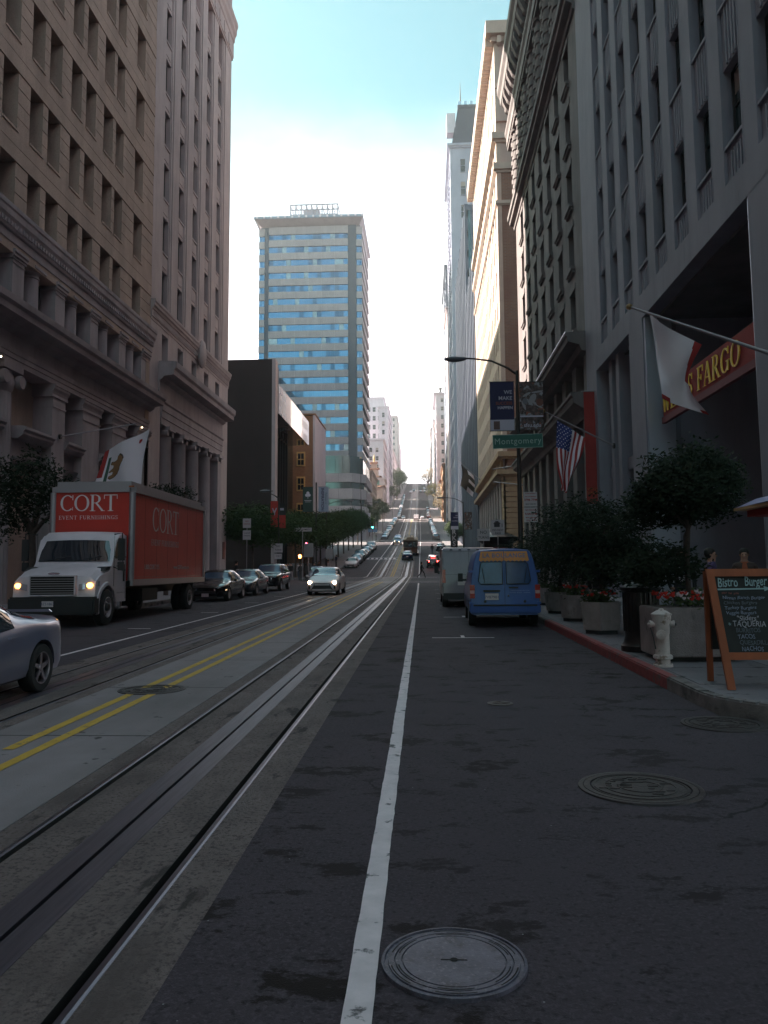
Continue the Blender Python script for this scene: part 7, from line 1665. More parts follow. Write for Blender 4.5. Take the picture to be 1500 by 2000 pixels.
for dx, dy, z, r, mm in ((-1, 0, .60, .042, HW), (1, -.15, .60, .042, HW), (-.35, -1, .46, .055, HW)):
    d = Vector((dx, dy, 0)).normalized(); m = MB(); m.cyl(d*.07+Vector((0, 0, z)), d*.15+Vector((0, 0, z)), r, n=16); m.cyl(d*.15+Vector((0, 0, z)), d*.175+Vector((0, 0, z)), r*1.25, n=16); obj('outlet', m, HW, t, 40, (0, 0, 0))
    m = MB(); m.cyl(d*.175+Vector((0, 0, z)), d*.20+Vector((0, 0, z)), r*.5, n=6); obj('outlet_nut', m, HW if dx < 0 else TRIM, t, None, (0, 0, 0))
m = MB(); m.tube([(-.16, 0, .56), (-.13, -.04, .40), (-.11, -.05, .25)], .008, 5); obj('cap_chain', m, TRIM, t, None, (0, 0, 0))
# ---------------------------------------------------------------- litter bin
bx, by = 3.64, 13.75; t = root('litter_bin', 'dark bronze litter bin with flared base between hydrant planter and van', 'bin', (bx, by, H(by)+.155))
m = MB(); m.lathe([(.31, 0), (.31, .09), (.27, .14), (.24, .26), (.25, .32), (.25, .98), (.30, 1.02), (.31, 1.06), (.24, 1.08)], n=32); obj('body', m, BRONZE, t, 35, (0, 0, 0))
for k in range(24): a = k*math.pi/12; m = MB(); m.cyl((.255*math.cos(a), .255*math.sin(a), .33), (.255*math.cos(a), .255*math.sin(a), .97), .012, n=5); obj('upright_slat', m, BRONZE, t, None, (0, 0, 0))
m = MB(); m.lathe([(.24, 1.08), (.2, 1.13), (.12, 1.15), (.11, 1.10)], n=24); obj('lid', m, BRONZE, t, 40, (0, 0, 0))
t.scale = (1.12, 1.12, 1.0)
t = root('crumpled_wrapper', 'crumpled pale blue wrapper lying on the litter bin lid', 'litter', (bx-.02, by-.08, H(by)+1.30)); m = MB(); m.lathe([(0, 0), (.06, .0), (.07, .03), (.02, .05), (0, .04)], n=9); obj('wrapper', m, mat('pale wrapper', (.4, .45, .6), .5), t, None, (0, 0, 0))
# ---------------------------------------------------------------- chalkboard
WOOD = mat('orange stained wood', (.30, .085, .028), .6, var=.2, vscale=7, vdist=(1, 1, .3)); CHK = mat('chalkboard', (.018, .020, .018), .75, var=.3, vscale=3)
ax, ay = 3.50, 9.62; az = H(ay)+.155; t = root('a_frame_chalkboard', 'orange wood a-frame chalkboard advertising Bistro Burger with an arrow', 'chalkboard', (ax, ay, az), None)
HT = 1.40; lean = .20; Wd = .86
def afp(u, h, d=0): return (u*Wd-.03+.00-(-.06*(1-h)*0), lean*h*0+h*.26-d, h*HT)   # front panel leans back with height
def slab(name, u0, u1, h0, h1, th, mm, front=True, skew=0, par=None):
    m = MB(); pts = []
    for u, h in ((u0, h0), (u1, h0), (u1, h1), (u0, h1)):
        x = u-skew*(h-1)*.0; x = u*Wd-(h)*.07*(1-u)*1.0+.0; x = u*Wd-.10*h*(1 if u < .5 else .05); yy = h*.28 if front else .66-h*.30; pts.append((x, yy, h*HT))
    n = -th if front else th; m.v = [(p[0], p[1], p[2]) for p in pts]+[(p[0], p[1]+n, p[2]) for p in pts]; m.f = [(0, 1, 2, 3), (7, 6, 5, 4), (0, 4, 5, 1), (1, 5, 6, 2), (2, 6, 7, 3), (3, 7, 4, 0)]; m.m = [0]*6
    return obj(name, m, mm, par or t, None, (0, 0, 0))
slab('frame_leg', 0, .105, 0, .99, .04, WOOD); slab('frame_leg', .91, 1.0, 0, .99, .04, WOOD); slab('frame_rail', 0, 1.0, .935, 1.0, .044, WOOD); slab('frame_rail', .10, .92, .24, .30, .036, WOOD); slab('chalkboard_panel', .09, .92, .29, .94, .015, CHK)
slab('back_leg', .02, .10, 0, .98, .04, WOOD, False); slab('back_leg', .90, .98, 0, .98, .04, WOOD, False); slab('back_panel', .08, .92, .29, .94, .02, CHK, False)
CH1 = mat('teal chalk', (.30, .46, .46), .9); CH2 = mat('blue grey chalk', (.22, .27, .34), .9); CH3 = mat('red chalk', (.32, .10, .09), .9); CH4 = mat('faint chalk', (.12, .15, .17), .9); CH5 = mat('pale chalk', (.38, .40, .42), .9)
def wob(me, sd):
    c0 = sum((v.co for v in me.vertices), Vector())/max(1, len(me.vertices))
    for v in me.vertices:
        x = v.co.x*70+sd; d = Vector((math.sin(x*.9+v.co.z*40)*.0022, 0, math.sin(x*.43)*.0045+math.sin(x*1.7)*.0022)); v.co += d
def chalk(s, u, h, size, mm, sx=1, sh=.1, bold=0.0, rz=0):
    yy = h*.28-.045; O = Vector((u*Wd-.10*h, yy+.022, h*HT)); upv = Vector((-.02, .28, HT)).normalized(); Mx = face_mat(O, (math.cos(rz), 0, math.sin(rz)), upv); text_obj('chalk_text', s, size, mm, t, Mx, .0008, shear=sh, align='LEFT', sx=sx, bold=bold); q = COL.objects[-1]; q.location = (0, 0, 0); wob(q.data, len(s)+h*50)
chalk('Bistro', .13, .88, .16, CH1, .62, .15, .0016, .02); chalk('Burger', .50, .885, .16, CH1, .60, .15, .0016, .03)
chalk('3007  704  3700', .16, .79, .028, CH3, 1.1, .1)
for i, (s, u, mm) in enumerate((('Niman Ranch Burger', .16, CH2), ('Chicken Burgers', .16, CH4), ('Turkey Burgers', .165, CH2), ('Veggie Burgers', .17, CH2))): chalk(s, u, .752-i*.042, .056, mm, 1.05, .12, .0004)
chalk('"Sliders"', .30, .580, .085, CH5, .9, .15, .0004); chalk('TAQUERIA', .23, .532, .095, CH5, .85, .1, .0004); chalk('*', .17, .52, .08, CH1)
for i, (s, mm) in enumerate((('BURRITOS', CH4), ('TACOS', CH2), ('QUESADILLAS', CH4), ('NACHOS', CH2))): chalk(s, .26+.01*i, .478-i*.050, .075, mm, .82, .05, .0003)
m = MB(); h = .825; 
def bp(u, h): return (u*Wd-.10*h, h*.28-.018, h*HT)
pts = [bp(.12, h-.008), bp(.76, h-.002), bp(.76, h-.018), bp(.86, h+.006), bp(.76, h+.026), bp(.76, h+.010), bp(.12, h+.006)]
m.v = pts; m.f = [tuple(range(7))]; m.m = [0]; obj('chalk_arrow', m, CH1, t, None, (0, 0, 0))
# ---------------------------------------------------------------- food stall canopy at the edge of the picture
sx_, sy_ = 4.5, 10.8; t = root('stall_canopy', 'stall canopy corner with blue white top and red valance at the picture edge', 'canopy', (sx_, sy_, H(sy_)+.15))
m = MB(); m.v = [(-.02, -.6, 2.28), (1.9, -.9, 2.36), (1.9, 1.2, 2.36), (.1, 1.2, 2.28), (.25, -.45, 2.40), (1.9, -.6, 2.62), (1.9, .9, 2.62), (.3, .9, 2.4)]; m.f = [(4, 5, 6, 7), (0, 1, 5, 4), (1, 2, 6, 5), (2, 3, 7, 6), (3, 0, 4, 7)]; m.m = [0]*5; obj('canopy_top', m, mat('pale blue canvas', (.40, .42, .60), .6), t, None, (0, 0, 0))
m = MB(); m.box(.05, 1.9, -.58, 1.1, 2.235, 2.275); obj('canopy_edge', m, mat('cream trim', (.6, .45, .22), .6), t, None, (0, 0, 0)); m = MB(); m.box(.2, 1.85, -.5, 1.0, 2.14, 2.232); obj('valance', m, RED_b, t, None, (0, 0, 0))
for px_, py_ in ((1.6, -.4), (1.6, .9)): m = MB(); m.cyl((px_, py_, 0), (px_, py_, 2.15), .025); obj('canopy_post', m, TRIM, t, None, (0, 0, 0))
# ---------------------------------------------------------------- street lamps, banners, signs
POLE = mat('dark painted steel', (.045, .042, .040), .5, metal=.5, var=.2, vscale=6); LAMPG = mat('lamp housing grey', (.16, .18, .20), .5, metal=.3); SIGNW = mat('white sign face', (.52, .52, .53), .6); SIGNG = mat('green street sign', (.015, .11, .085), .5); ALU = mat('sign back', (.3, .3, .31), .5, metal=.6)
NAVY = mat('navy banner cloth', (.028, .028, .085), .8); CLOTHW = mat('white banner cloth', (.50, .52, .60), .8); SUCC = mat('rust banner print', (.28, .09, .05), .8)
def lamp(x, y, hgt, side, lab, name='street_lamp', armlen=2.8, fat=1.0):
    z = H(y)+.15; t = root(name, lab, 'street lamp', (x, y, z)); m = MB(); m.tube([(0, 0, 0), (0, 0, hgt*.5), (0, 0, hgt)], [.11*fat, .085*fat, .055*fat], 14); obj('pole', m, POLE, t, 50, (0, 0, 0)); m = MB(); m.lathe([(.2, 0), (.2, .08), (.14, .3), (.12, .5)], n=12); obj('base', m, POLE, t, 40, (0, 0, 0))
    m = MB(); s = side; P_ = [(0, 0, hgt-.15), (s*.35, 0, hgt+.12), (s*1.0, 0, hgt+.42), (s*(armlen-1.1), 0, hgt+.52), (s*(armlen-.8), 0, hgt+.54)]; m.tube(P_, [.05, .045, .04, .035, .035], 10); obj('arm', m, POLE, t, 60, (0, 0, 0))
    m = MB(); ax_ = s*(armlen-.85); prof = [(0, 0), (.06, .03), (.10, .15), (.15, .42), (.145, .62), (.08, .85), (0, .92)]; n = 14; b = 0
    for r_, d in prof:
        for k in range(n):
            a = 2*math.pi*k/n; zz = r_*math.sin(a)*(.55 if math.sin(a) > 0 else .95); m.v.append((ax_+s*d, r_*1.1*math.cos(a), hgt+.54+zz))
    m.f = [(i*n+k, i*n+(k+1) % n, (i+1)*n+(k+1) % n, (i+1)*n+k) for i in range(len(prof)-1) for k in range(n)]; m.m = [0]*len(m.f); obj('lamp_head', m, LAMPG, t, 50, (0, 0, 0)); return t
lp = lamp(3.72, 31.0, 9.05, -1, 'dark cobra head street lamp carrying the Montgomery sign and two banners')
def banner(x0, x1, y, z0, z1, m, lab, sag=.02):
    t = root('street_banner', lab, 'banner', ((x0+x1)/2, y, z0)); mb = MB(); w = x1-x0
    mb.grid(lambda u, v: (-w/2+w*u, sag*math.sin(v*7+u*3)-.0, (z1-z0)*v), 8, 12); mb.grid(lambda u, v: (-w/2+w*u, .006+sag*math.sin(v*7+u*3), (z1-z0)*v), 8, 12); obj('cloth', mb, m, t, 60, (0, 0, 0))
    for z in (0, z1-z0): mb = MB(); mb.cyl((-w/2-.03, 0, z), (w/2+.03, 0, z), .015); obj('bracket', mb, POLE, t, None, (0, 0, 0))
    return t
Yb_ = 30.97
b1 = banner(2.64, 3.58, Yb_, 7.04, 9.0, NAVY, 'navy banner reading WE MAKE SUCCESS HAPPEN above a white foot', 0)
for s, z, sz, mm, xx in (('WE', 1.53, .21, CLOTHW, .40), ('MAKE', 1.29, .21, CLOTHW, .40), ('SUCCESS', 1.09, .165, SUCC, .40), ('HAPPEN', .91, .165, CLOTHW, .42)): text_obj('lettering', s, sz, mm, b1, Matrix.Translation(Vector((0, 0, 0))) @ face_mat((xx, -.012, z), (1, 0, 0), (0, 0, 1)), .001, align='RIGHT', bold=.004, sx=.98).location = (0, 0, 0)
m = MB(); m.box(-.47, .47, -.008, -.004, 0.0, .44); obj('white_foot', m, CLOTHW, b1, None, (0, 0, 0)); m = MB(); m.box(-.34, -.10, -.013, -.009, .05, .38); obj('square_emblem', m, mat('brown emblem', (.14, .09, .08), .8), b1, None, (0, 0, 0))
COLL = mat('mottled photo print', (.10, .075, .07), .8, var=.9, vscale=7); add_spots(COLL, 4, .55, .62, (.30, .34, .36), 4); add_spots(COLL, 6, .60, .66, (.28, .10, .06), 3)
b2 = banner(3.80, 4.72, Yb_, 7.05, 8.97, COLL, 'photo print banner with pale dancer shapes reading sfsu.edu', 0)
for (cx_, cz_, rx, rz_, an, mm) in ((-.18, 1.42, .18, .05, .5, 'p'), (.05, 1.25, .12, .22, -.5, 'p'), (.20, 1.02, .28, .05, -.6, 'p'), (.24, 1.52, .24, .04, .15, 'p'), (-.25, 1.15, .10, .12, .3, 'q'), (-.3, .98, .05, .2, .4, 'p'), (.32, 1.1, .14, .15, 0, 'r')):
    m = MB(); m.v = [(cx_+rx*math.cos(a)*math.cos(an)-rz_*math.sin(a)*math.sin(an), -.010-.001*len(m.v)*0, cz_+rx*math.cos(a)*math.sin(an)+rz_*math.sin(a)*math.cos(an)) for a in [k*2*math.pi/14 for k in range(14)]]; m.f = [tuple(range(14))]; m.m = [0]
    obj('printed_shape', m, {'p': mat('pale print', (.30, .31, .32), .8), 'q': mat('grey print', (.16, .18, .2), .8), 'r': mat('brown print', (.16, .07, .05), .8)}[mm], b2, None, (0, random.uniform(-.004, 0), 0))
m = MB(); m.box(-.45, .45, -.009, -.005, .52, .58); obj('print_stripe', m, CLOTHW, b2, None, (0, 0, 0))
text_obj('lettering', 'sfsu.edu', .21, CLOTHW, b2, face_mat((0.02, -.013, .19), (1, 0, 0), (0, 0, 1)), .001, bold=.003).location = (0, 0, 0)
t = root('street_name_sign', 'green street name sign reading Montgomery on the lamp pole', 'sign', (3.68, 30.86, 6.35)); m = MB(); m.box(-.95, .95, -.02, .02, 0, .50); me = m.mesh('sign_plate', SIGNG); link('sign_plate', me, t, (0, 0, 0)); m = MB()
for a in ((-.97, .97, -.02, .0), (-.97, .97, .50, .52), (-.97, -.95, 0, .50), (.95, .97, 0, .50)): m.box(a[0], a[1], -.026, .022, a[2], a[3])
obj('sign_border', m, mat('pale green edge', (.25, .42, .36), .5), t, None, (0, 0, 0)); text_obj('lettering', 'Montgomery', .34, mat('pale green letters', (.28, .44, .38), .5), t, face_mat((0, -.026, .25), (1, 0, 0), (0, 0, 1)), .001, sx=.93, space=1.12).location = (0, 0, 0)
for q in t.children: pass
t.rotation_euler = (0, R(-1.2), 0)
def small_sign(name, lab, x, y, z, w, h, lines, pole=True, m=None, ink=None, red=False, z0=None):
    t = root(name, lab, 'sign', (x, y, z)); mb = MB(); mb.box(-w/2, w/2, -.012, .012, 0, h); obj('sign_plate', mb, m or SIGNW, t, None, (0, 0, 0))
    if red: mb = MB(); mb.box(-w/2+.01, w/2-.01, -.015, -.012, h-.13, h-.02); obj('red_strip', mb, mat('sign red', (.35, .05, .05), .6), t, None, (0, 0, 0))
    for s, zz, sz, c_ in lines: text_obj('lettering', s, sz, ink or mat('sign black', (.06, .05, .06), .6) if not c_ else mat('sign red', (.35, .05, .05), .6), t, face_mat((0, -.018, zz), (1, 0, 0), (0, 0, 1)), .001, bold=.002).location = (0, 0, 0)
    if pole: g = H(y)+.15-z; mb = MB(); mb.cyl((0, .04, g), (0, .04, h+.05), .03); obj('pole', mb, ALU, t, None, (0, 0, 0))
    return t
# tow away signs on a post beside the lamp
px_ = 4.10; z1_ = 1.65+(1112-1028)/1550*31
small_sign('parking_sign', 'upper no stopping sign with red heading, 3PM to 7PM, beside the lamp pole', 4.08, 30.6, 4.02, .50, .56, (('TOW-AWAY', .50, .07, 1), ('NO STOPPING', .375, .062, 1), ('3PM-7PM', .25, .13, 1), ('MON THRU FRI', .09, .055, 0)), True, red=False)
small_sign('parking_sign', 'lower no parking sign on the same post, 9AM to 3PM', 4.08, 30.6, 3.42, .50, .56, (('NO PARKING', .46, .07, 1), ('9AM-3PM', .31, .115, 1), ('MON WED FRI', .17, .06, 1), ('EXCEPT COMM', .07, .05, 1)), False)
small_sign('turn_sign', 'white NO TURNS sign above the roof line of the silver van', 2.95, 40.0, 3.05, .62, .60, (('NO', .42, .22, 0), ('TURNS', .16, .17, 0)), True)
t = small_sign('tram_sign', 'white DO NOT PASS sign with tram symbol behind the vans', 3.68, 40.1, 3.32, .66, .78, (('DO NOT', .26, .14, 0), ('PASS', .10, .14, 0)), True)
m = MB(); m.box(-.18, .10, -.016, -.012, .42, .66); m.box(-.22, .14, -.016, -.012, .58, .61); m.box(-.12, .04, -.016, -.012, .66, .72); m.box(.2, .23, -.016, -.012, .42, .6); obj('tram_symbol', m, mat('sign black', (.06, .05, .06), .6), t, None, (0, 0, 0))
# left side furniture around the crossing
lamp(-11.9, 96, 8.6, 1, 'thin grey street lamp with pale head in front of the orange building', armlen=3.3)
lamp(-11.9, 150, 8.6, 1, 'street lamp over the clipped trees by the tower podium', armlen=3.2); lamp(-12.6, 240, 8.4, 1, 'street lamp before the pagoda building on the left kerb', armlen=4); lamp(-13.2, 330, 8.4, 1, 'street lamp at the third crossing on the left kerb', armlen=4)
lamp(4.5, 92, 8.5, -1, 'second street lamp on the right kerb with a hanging dark flag behind', armlen=3.0)
b = banner(4.0-.95, 4.0-.08, 91.9, 6.2, 8.2, NAVY, 'small distant navy banner repeating WE MAKE SUCCESS HAPPEN', 0); [text_obj('lettering', s, .2, CLOTHW, b, face_mat((.38, -.012, z), (1, 0, 0), (0, 0, 1)), .001, align='RIGHT', bold=.003, sx=.95) for s, z in (('WE', 1.6), ('MAKE', 1.38), ('HAPPEN', .98))]
for q in b.children: q.location = (0, 0, 0) if q.name.startswith('lettering') else q.location
m = MB(); m.box(-.43, .43, -.008, -.004, 0.0, .40); obj('white_foot', m, CLOTHW, b, None, (0, 0, 0))
banner(4.62, 5.5, 91.9, 6.2, 8.2, COLL, 'small distant photo print banner beside the navy one', 0)
t = small_sign('parking_garage_sign', 'tall black sign with white letters PARKS hanging on the right', 5.0, 118, 5.0, 1.1, 4.4, (('P', 3.9, .9, 0), ('A', 3.1, .9, 0), ('R', 2.3, .9, 0), ('K', 1.45, .9, 0), ('S', .6, .9, 0)), False, m=TRIM, ink=SIGNW) if False else root('vertical_sign', 'tall black hanging sign with white letters ARKS on the right pavement', 'sign', (3.7, 100, 4.4))
m = MB(); m.box(-.45, .45, -.05, .05, 0, 3.0); obj('sign_plate', m, TRIM, t, None, (0, 0, 0)); [setattr(text_obj('lettering', s, .85, SIGNW, t, face_mat((0, -.06, z), (1, 0, 0), (0, 0, 1)), .001, bold=.02), 'location', (0, 0, 0)) for s, z in (('A', 2.6), ('R', 1.85), ('K', 1.1), ('S', .4))]
m = MB(); m.cyl((0, .1, -4.2), (0, .1, 3.2), .06); obj('pole', m, POLE, t, None, (0, 0, 0))
# banners on the left
b = banner(-13.5, -12.35, 87.5, 8.1, 10.9, mat('deep green banner', (.02, .045, .04), .8), 'dark green banner with a white clover like emblem', 0)
for k in range(3): a = R(90+k*120); m = MB(); m.lathe([(0, 0), (.17, 0), (.17, .004)], (.16*math.cos(a), -.014, 1.95+.16*math.sin(a)), 14, 'y'); obj('emblem_lobe', m, CLOTHW, b, None, (0, 0, 0))
m = MB(); m.box(-.03, .03, -.014, -.01, 1.5, 1.9); m.box(-.4, .4, -.012, -.008, 1.25, 1.30); m.box(-.3, .3, -.012, -.008, 1.1, 1.14); obj('emblem_stem', m, CLOTHW, b, None, (0, 0, 0))
b = banner(-11.75, -10.6, 87.5, 8.1, 10.9, mat('pale blue banner', (.26, .33, .42), .8), 'pale blue banner with INSPIRATION written down its side', 0); text_obj('lettering', 'INSPIRATION', .42, NAVY, b, face_mat((-.12, -.014, 1.4), (0, 0, -1), (1, 0, 0)), .001, bold=.01).location = (0, 0, 0); text_obj('lettering', 'Pathways to', .26, SIGNG, b, face_mat((.28, -.014, 1.5), (0, 0, -1), (1, 0, 0)), .001).location = (0, 0, 0)
m = MB(); m.cyl((-12.0, 87.6, H(87)), (-12.0, 87.6, 11.4), .08); t = obj('banner_pole', m, POLE); tag(t, 'dark steel pole between the green and pale blue banners', 'pole')
t = lamp(-12.3, 66.5, 7.2, -1, 'slim pole with small white globe lamp carrying red banners at the corner', 'globe_lamp_pole', armlen=1.6, fat=.7)
b = banner(-12.98, -12.36, 66.4, 5.3, 7.5, mat('bright red banner', (.52, .05, .035), .7), 'bright red banner with a white bent mark at the corner pole', 0); m = MB(); m.v = [(-.2, -.012, 1.6), (-.1, -.012, 1.6), (.02, -.012, 1.35), (.15, -.012, 1.62), (.25, -.012, 1.62), (.07, -.012, 1.2), (.07, -.012, 1.0), (-.03, -.012, 1.0), (-.03, -.012, 1.2)]; m.f = [tuple(range(9))]; m.m = [0]; obj('white_mark', m, CLOTHW, b, None, (0, 0, 0))
b = banner(-12.24, -11.7, 66.4, 5.2, 7.3, mat('bright red banner', (.52, .05, .035), .7), 'red and black banner hanging right of the corner pole', 0); m = MB(); m.box(-.27, .27, -.01, -.006, 1.1, 2.1); obj('black_print', m, TRIM, b, None, (0, 0, 0)); m = MB(); m.box(-.2, .12, -.015, -.011, 1.5, 1.7); obj('pale_print', m, CLOTHW, b, None, (0, 0, 0))
small_sign('street_name_sign', 'small white street name plate above the dark hall corner', -11.2, 72.5, 5.2, 1.7, .34, (('MONTGOMERY', .17, .2, 0),), True)
small_sign('parking_sign', 'pale parking sign high on the post by the corner column, upper of two', -13.55, 60, 4.9, .62, .72, (('NO', .5, .16, 1), ('PARKING', .3, .12, 1)), True); small_sign('parking_sign', 'pale parking sign just under another on the post by the corner column', -13.55, 60, 4.0, .62, .72, (('2 HOUR', .5, .13, 0), ('PARKING', .3, .11, 0)), False)
small_sign('turn_sign', 'white NO TURNS plate below the red banners', -12.3, 66.3, 3.15, .75, .75, (('NO', .52, .22, 0), ('TURNS', .22, .18, 0)), False); small_sign('turn_sign', 'small white plate under the NO TURNS plate at the corner', -12.3, 66.3, 2.6, .62, .45, (('ONLY', .25, .15, 0),), False)
small_sign('back_sign', 'grey blank sign backs on a post by the signal', -11.0, 75, 2.9, .9, 1.3, (), True, m=ALU)
small_sign('back_sign', 'two grey sign backs on a thin post by the dark trees', -10.6, 88, 2.9, .8, 1.1, (), True, m=ALU)
small_sign('blue_sign', 'small blue sign over the pavement near the tower podium', -12.4, 190, 10.6, 2.2, .9, (), True, m=P_sky)
small_sign('white_sign', 'pale vertical banner sign in front of the tower podium', -12.2, 170, 11.2, 1.3, 2.6, (), True, m=CLOTHW)
# traffic signals
def signal(x, y, z, lit, lab, col_):
    t = root('traffic_signal', lab, 'traffic light', (x, y, H(y)+.15)); m = MB(); m.cyl((0, 0, 0), (0, 0, z+.2), .07); obj('pole', m, POLE, t, None, (0, 0, 0)); m = MB(); m.box(-.17, .17, -.3, -.05, z-1.0, z); obj('housing', m, TRIM, t, None, (0, 0, 0))
    for k in range(3): m = MB(); m.lathe([(0, 0), (.12, 0), (.12, .02)], (0, -.31, z-.18-k*.32), 14, 'y'); obj('lens', m, col_ if k == lit else TRIM, t, None, (0, 0, 0))
    return t
SRED = mat('signal red lit', (1, .1, .08), .3, emit=(1, .05, .08), estr=12); SGRN = mat('signal green lit', (.1, 1, .8), .3, emit=(.05, 1, .7), estr=12); SORG = mat('hand signal lit', (1, .3, .08), .3, emit=(1, .2, .04), estr=9)
signal(-11.4, 76.5, 3.6, 0, 'traffic signal showing red over the waiting crowd', SRED)
t = root('pedestrian_signal', 'pedestrian signal with glowing orange hand below the red light', 'traffic light', (-12.0, 76.3, H(76)+.15)); m = MB(); m.cyl((0, 0, 0), (0, 0, 2.5), .05); obj('pole', m, POLE, t, None, (0, 0, 0)); m = MB(); m.box(-.2, .2, -.25, -.05, 2.0, 2.45); obj('housing', m, TRIM, t, None, (0, 0, 0))
m = MB(); m.v = [(-.1, -.262, 2.08), (.1, -.262, 2.08), (.13, -.262, 2.25), (.1, -.262, 2.38), (-.02, -.262, 2.42), (-.12, -.262, 2.34)]; m.f = [tuple(range(6))]; m.m = [0]; obj('hand_symbol', m, SORG, t, None, (0, 0, 0))
signal(-11.9, 182, 4.2, 2, 'distant green traffic signal at the second crossing', SGRN)
# flag poles in front of the tower
for x, hgt, lab in ((-13.2, 24, 'tall dark pole in front of the tower podium'), (-12.2, 23.5, 'slim pale flag pole with gold ball before the tower podium')):
    t = root('flag_pole', lab, 'pole', (x, 165 if x < -13 else 168, H(166))); m = MB(); m.cyl((0, 0, 0), (0, 0, hgt-H(166)+1), .09, .05); obj('shaft', m, POLE if x < -13 else ALU, t, None, (0, 0, 0)); m = MB(); m.lathe([(0, 0), (.14, .1), (.14, .18), (0, .28)], (0, 0, hgt-H(166)+1), 10); obj('ball', m, GOLD, t, None, (0, 0, 0))
# ---------------------------------------------------------------- flags
FRED = mat('flag red', (.36, .035, .035), .85); FWH = mat('flag white', (.76, .77, .80), .85); FBL = mat('flag blue', (.035, .05, .20), .85); FBR = mat('bear brown', (.30, .17, .08), .85); FGR = mat('flag green', (.06, .12, .09), .85); FDK = mat('flag outline brown', (.06, .04, .03), .85)
def facade_pole(t, base, tip, ball=True, r=.04):
    m = MB(); m.tube([base, tip], [r, r*.7], 10); obj('pole', m, ALU if True else POLE, t, 50); m = MB(); b = Vector(base); m.lathe([(.12, -.04), (.12, .04)], tuple(b), 12, 'x'); obj('wall_bracket', m, POLE, t)
    if ball: m = MB(); m.lathe([(0, -.09), (.075, -.05), (.09, 0), (.075, .05), (0, .09)], tip, 12); obj('ball', m, mat('old gold', (.30, .22, .10), .4, metal=.6), t, 50)
def cloth(t, fn, nu, nv, fm, mats):
    m = MB(); m.grid(fn, nu, nv, fm); o = obj('cloth', m, mats, t, 80); return o
# US flag: hoist along the pole
def usflag():
    base, tip = Vector((7.98, 33.4, 6.75)), Vector((5.10, 33.4, 8.28)); t = root('us_flag', 'stars and stripes flag hanging from a slanting pole on the bank front', 'flag', tuple(base)); facade_pole(t, base, tip)
    def f(u, v):
        top = Vector((5.65, 33.4, 7.89)).lerp(Vector((6.82, 33.4, 7.09)), u)
        pl = Vector((5.65, 33.4, 7.89)).lerp(Vector((5.74, 33.4, 4.95)), v); pr = Vector((6.82, 33.4, 7.09)).lerp(Vector((6.50, 33.3, 6.1)), min(1, v*2)) if v < .5 else Vector((6.50, 33.3, 6.1)).lerp(Vector((5.98, 33.4, 4.80)), v*2-1)
        pl.x -= .10*math.sin(math.pi*v); p = pl.lerp(pr, u)
        return (p.x+.05*math.sin(u*12+v*7)*v, p.y+.16*math.sin(u*10+v*5)*(.3+v), p.z)
    def fm(u, v):
        if u < .54 and v < .40:
            su, sv = (u/.54*9) % 1, (v/.4*11) % 1
            return 1 if ((int(u/.54*9)+int(v/.4*11)) % 2 == 0 and .3 < su < .75 and .3 < sv < .75) else 2
        return 0 if int(u*13) % 2 == 0 else 1
    cloth(t, f, 104, 66, fm, [FRED, FWH, FBL]); return t
usflag()
def calflag_right():
    base, tip = Vector((7.98, 19.0, 5.6)), Vector((5.45, 20.6, 8.48)); base = Vector((7.98, 17.4, 6.15)); t = root('state_flag', 'white flag with red stripe billowing from a long pole before the red bank sign', 'flag', tuple(base)); facade_pole(t, base, tip, r=.045)
    E0 = [(5.93, 20.5, 8.26), (6.30, 20.35, 7.85), (6.84, 20.2, 7.47), (7.10, 20.1, 7.28)]      # top edge from the pole tip
    E1 = [(6.17, 20.5, 6.00), (6.50, 20.8, 5.93), (6.90, 20.6, 5.72), (7.27, 20.3, 5.50)]      # bottom edge
    def cat(P_, u):
        u = u*3; i = min(2, int(u)); f = u-i; a = Vector(P_[i]); b = Vector(P_[i+1]); pa = Vector(P_[max(0, i-1)]); pb = Vector(P_[min(3, i+2)])
        return .5*(2*a+(b-pa)*f+(2*pa-5*a+4*b-pb)*f*f+(3*a-pa-3*b+pb)*f**3)
    def f(u, v):
        p = cat(E0, u).lerp(cat(E1, u), v); w = math.sin(math.pi*v)
        return (p.x+.10*w*(1-u)-.36*w*u**1.3, p.y+.16*math.sin(u*7+v*3)*w+.1*w, p.z-.05*w)
    def fm(u, v):
        if u > .76+.1*v and v < .5: return 0
        if v > .94 and u < .3 or (u > .86 and v > .93): return 0
        return 1
    cloth(t, f, 50, 50, fm, [FRED, FWH]); return t
calflag_right()
BEAR = [(.18, .30), (.22, .46), (.30, .60), (.42, .66), (.55, .68), (.66, .74), (.76, .76), (.86, .68), (.92, .58), (.86, .50), (.76, .50), (.72, .40), (.76, .26), (.70, .22), (.66, .24), (.62, .36), (.54, .38), (.48, .24), (.42, .20), (.40, .26), (.42, .36), (.34, .38), (.30, .24), (.24, .20), (.20, .24)]
def inpoly(x, y, P_):
    c = False; j = len(P_)-1
    for i in range(len(P_)):
        if (P_[i][1] > y) != (P_[j][1] > y) and x < (P_[j][0]-P_[i][0])*(y-P_[i][1])/(P_[j][1]-P_[i][1])+P_[i][0]: c = not c
        j = i
    return c
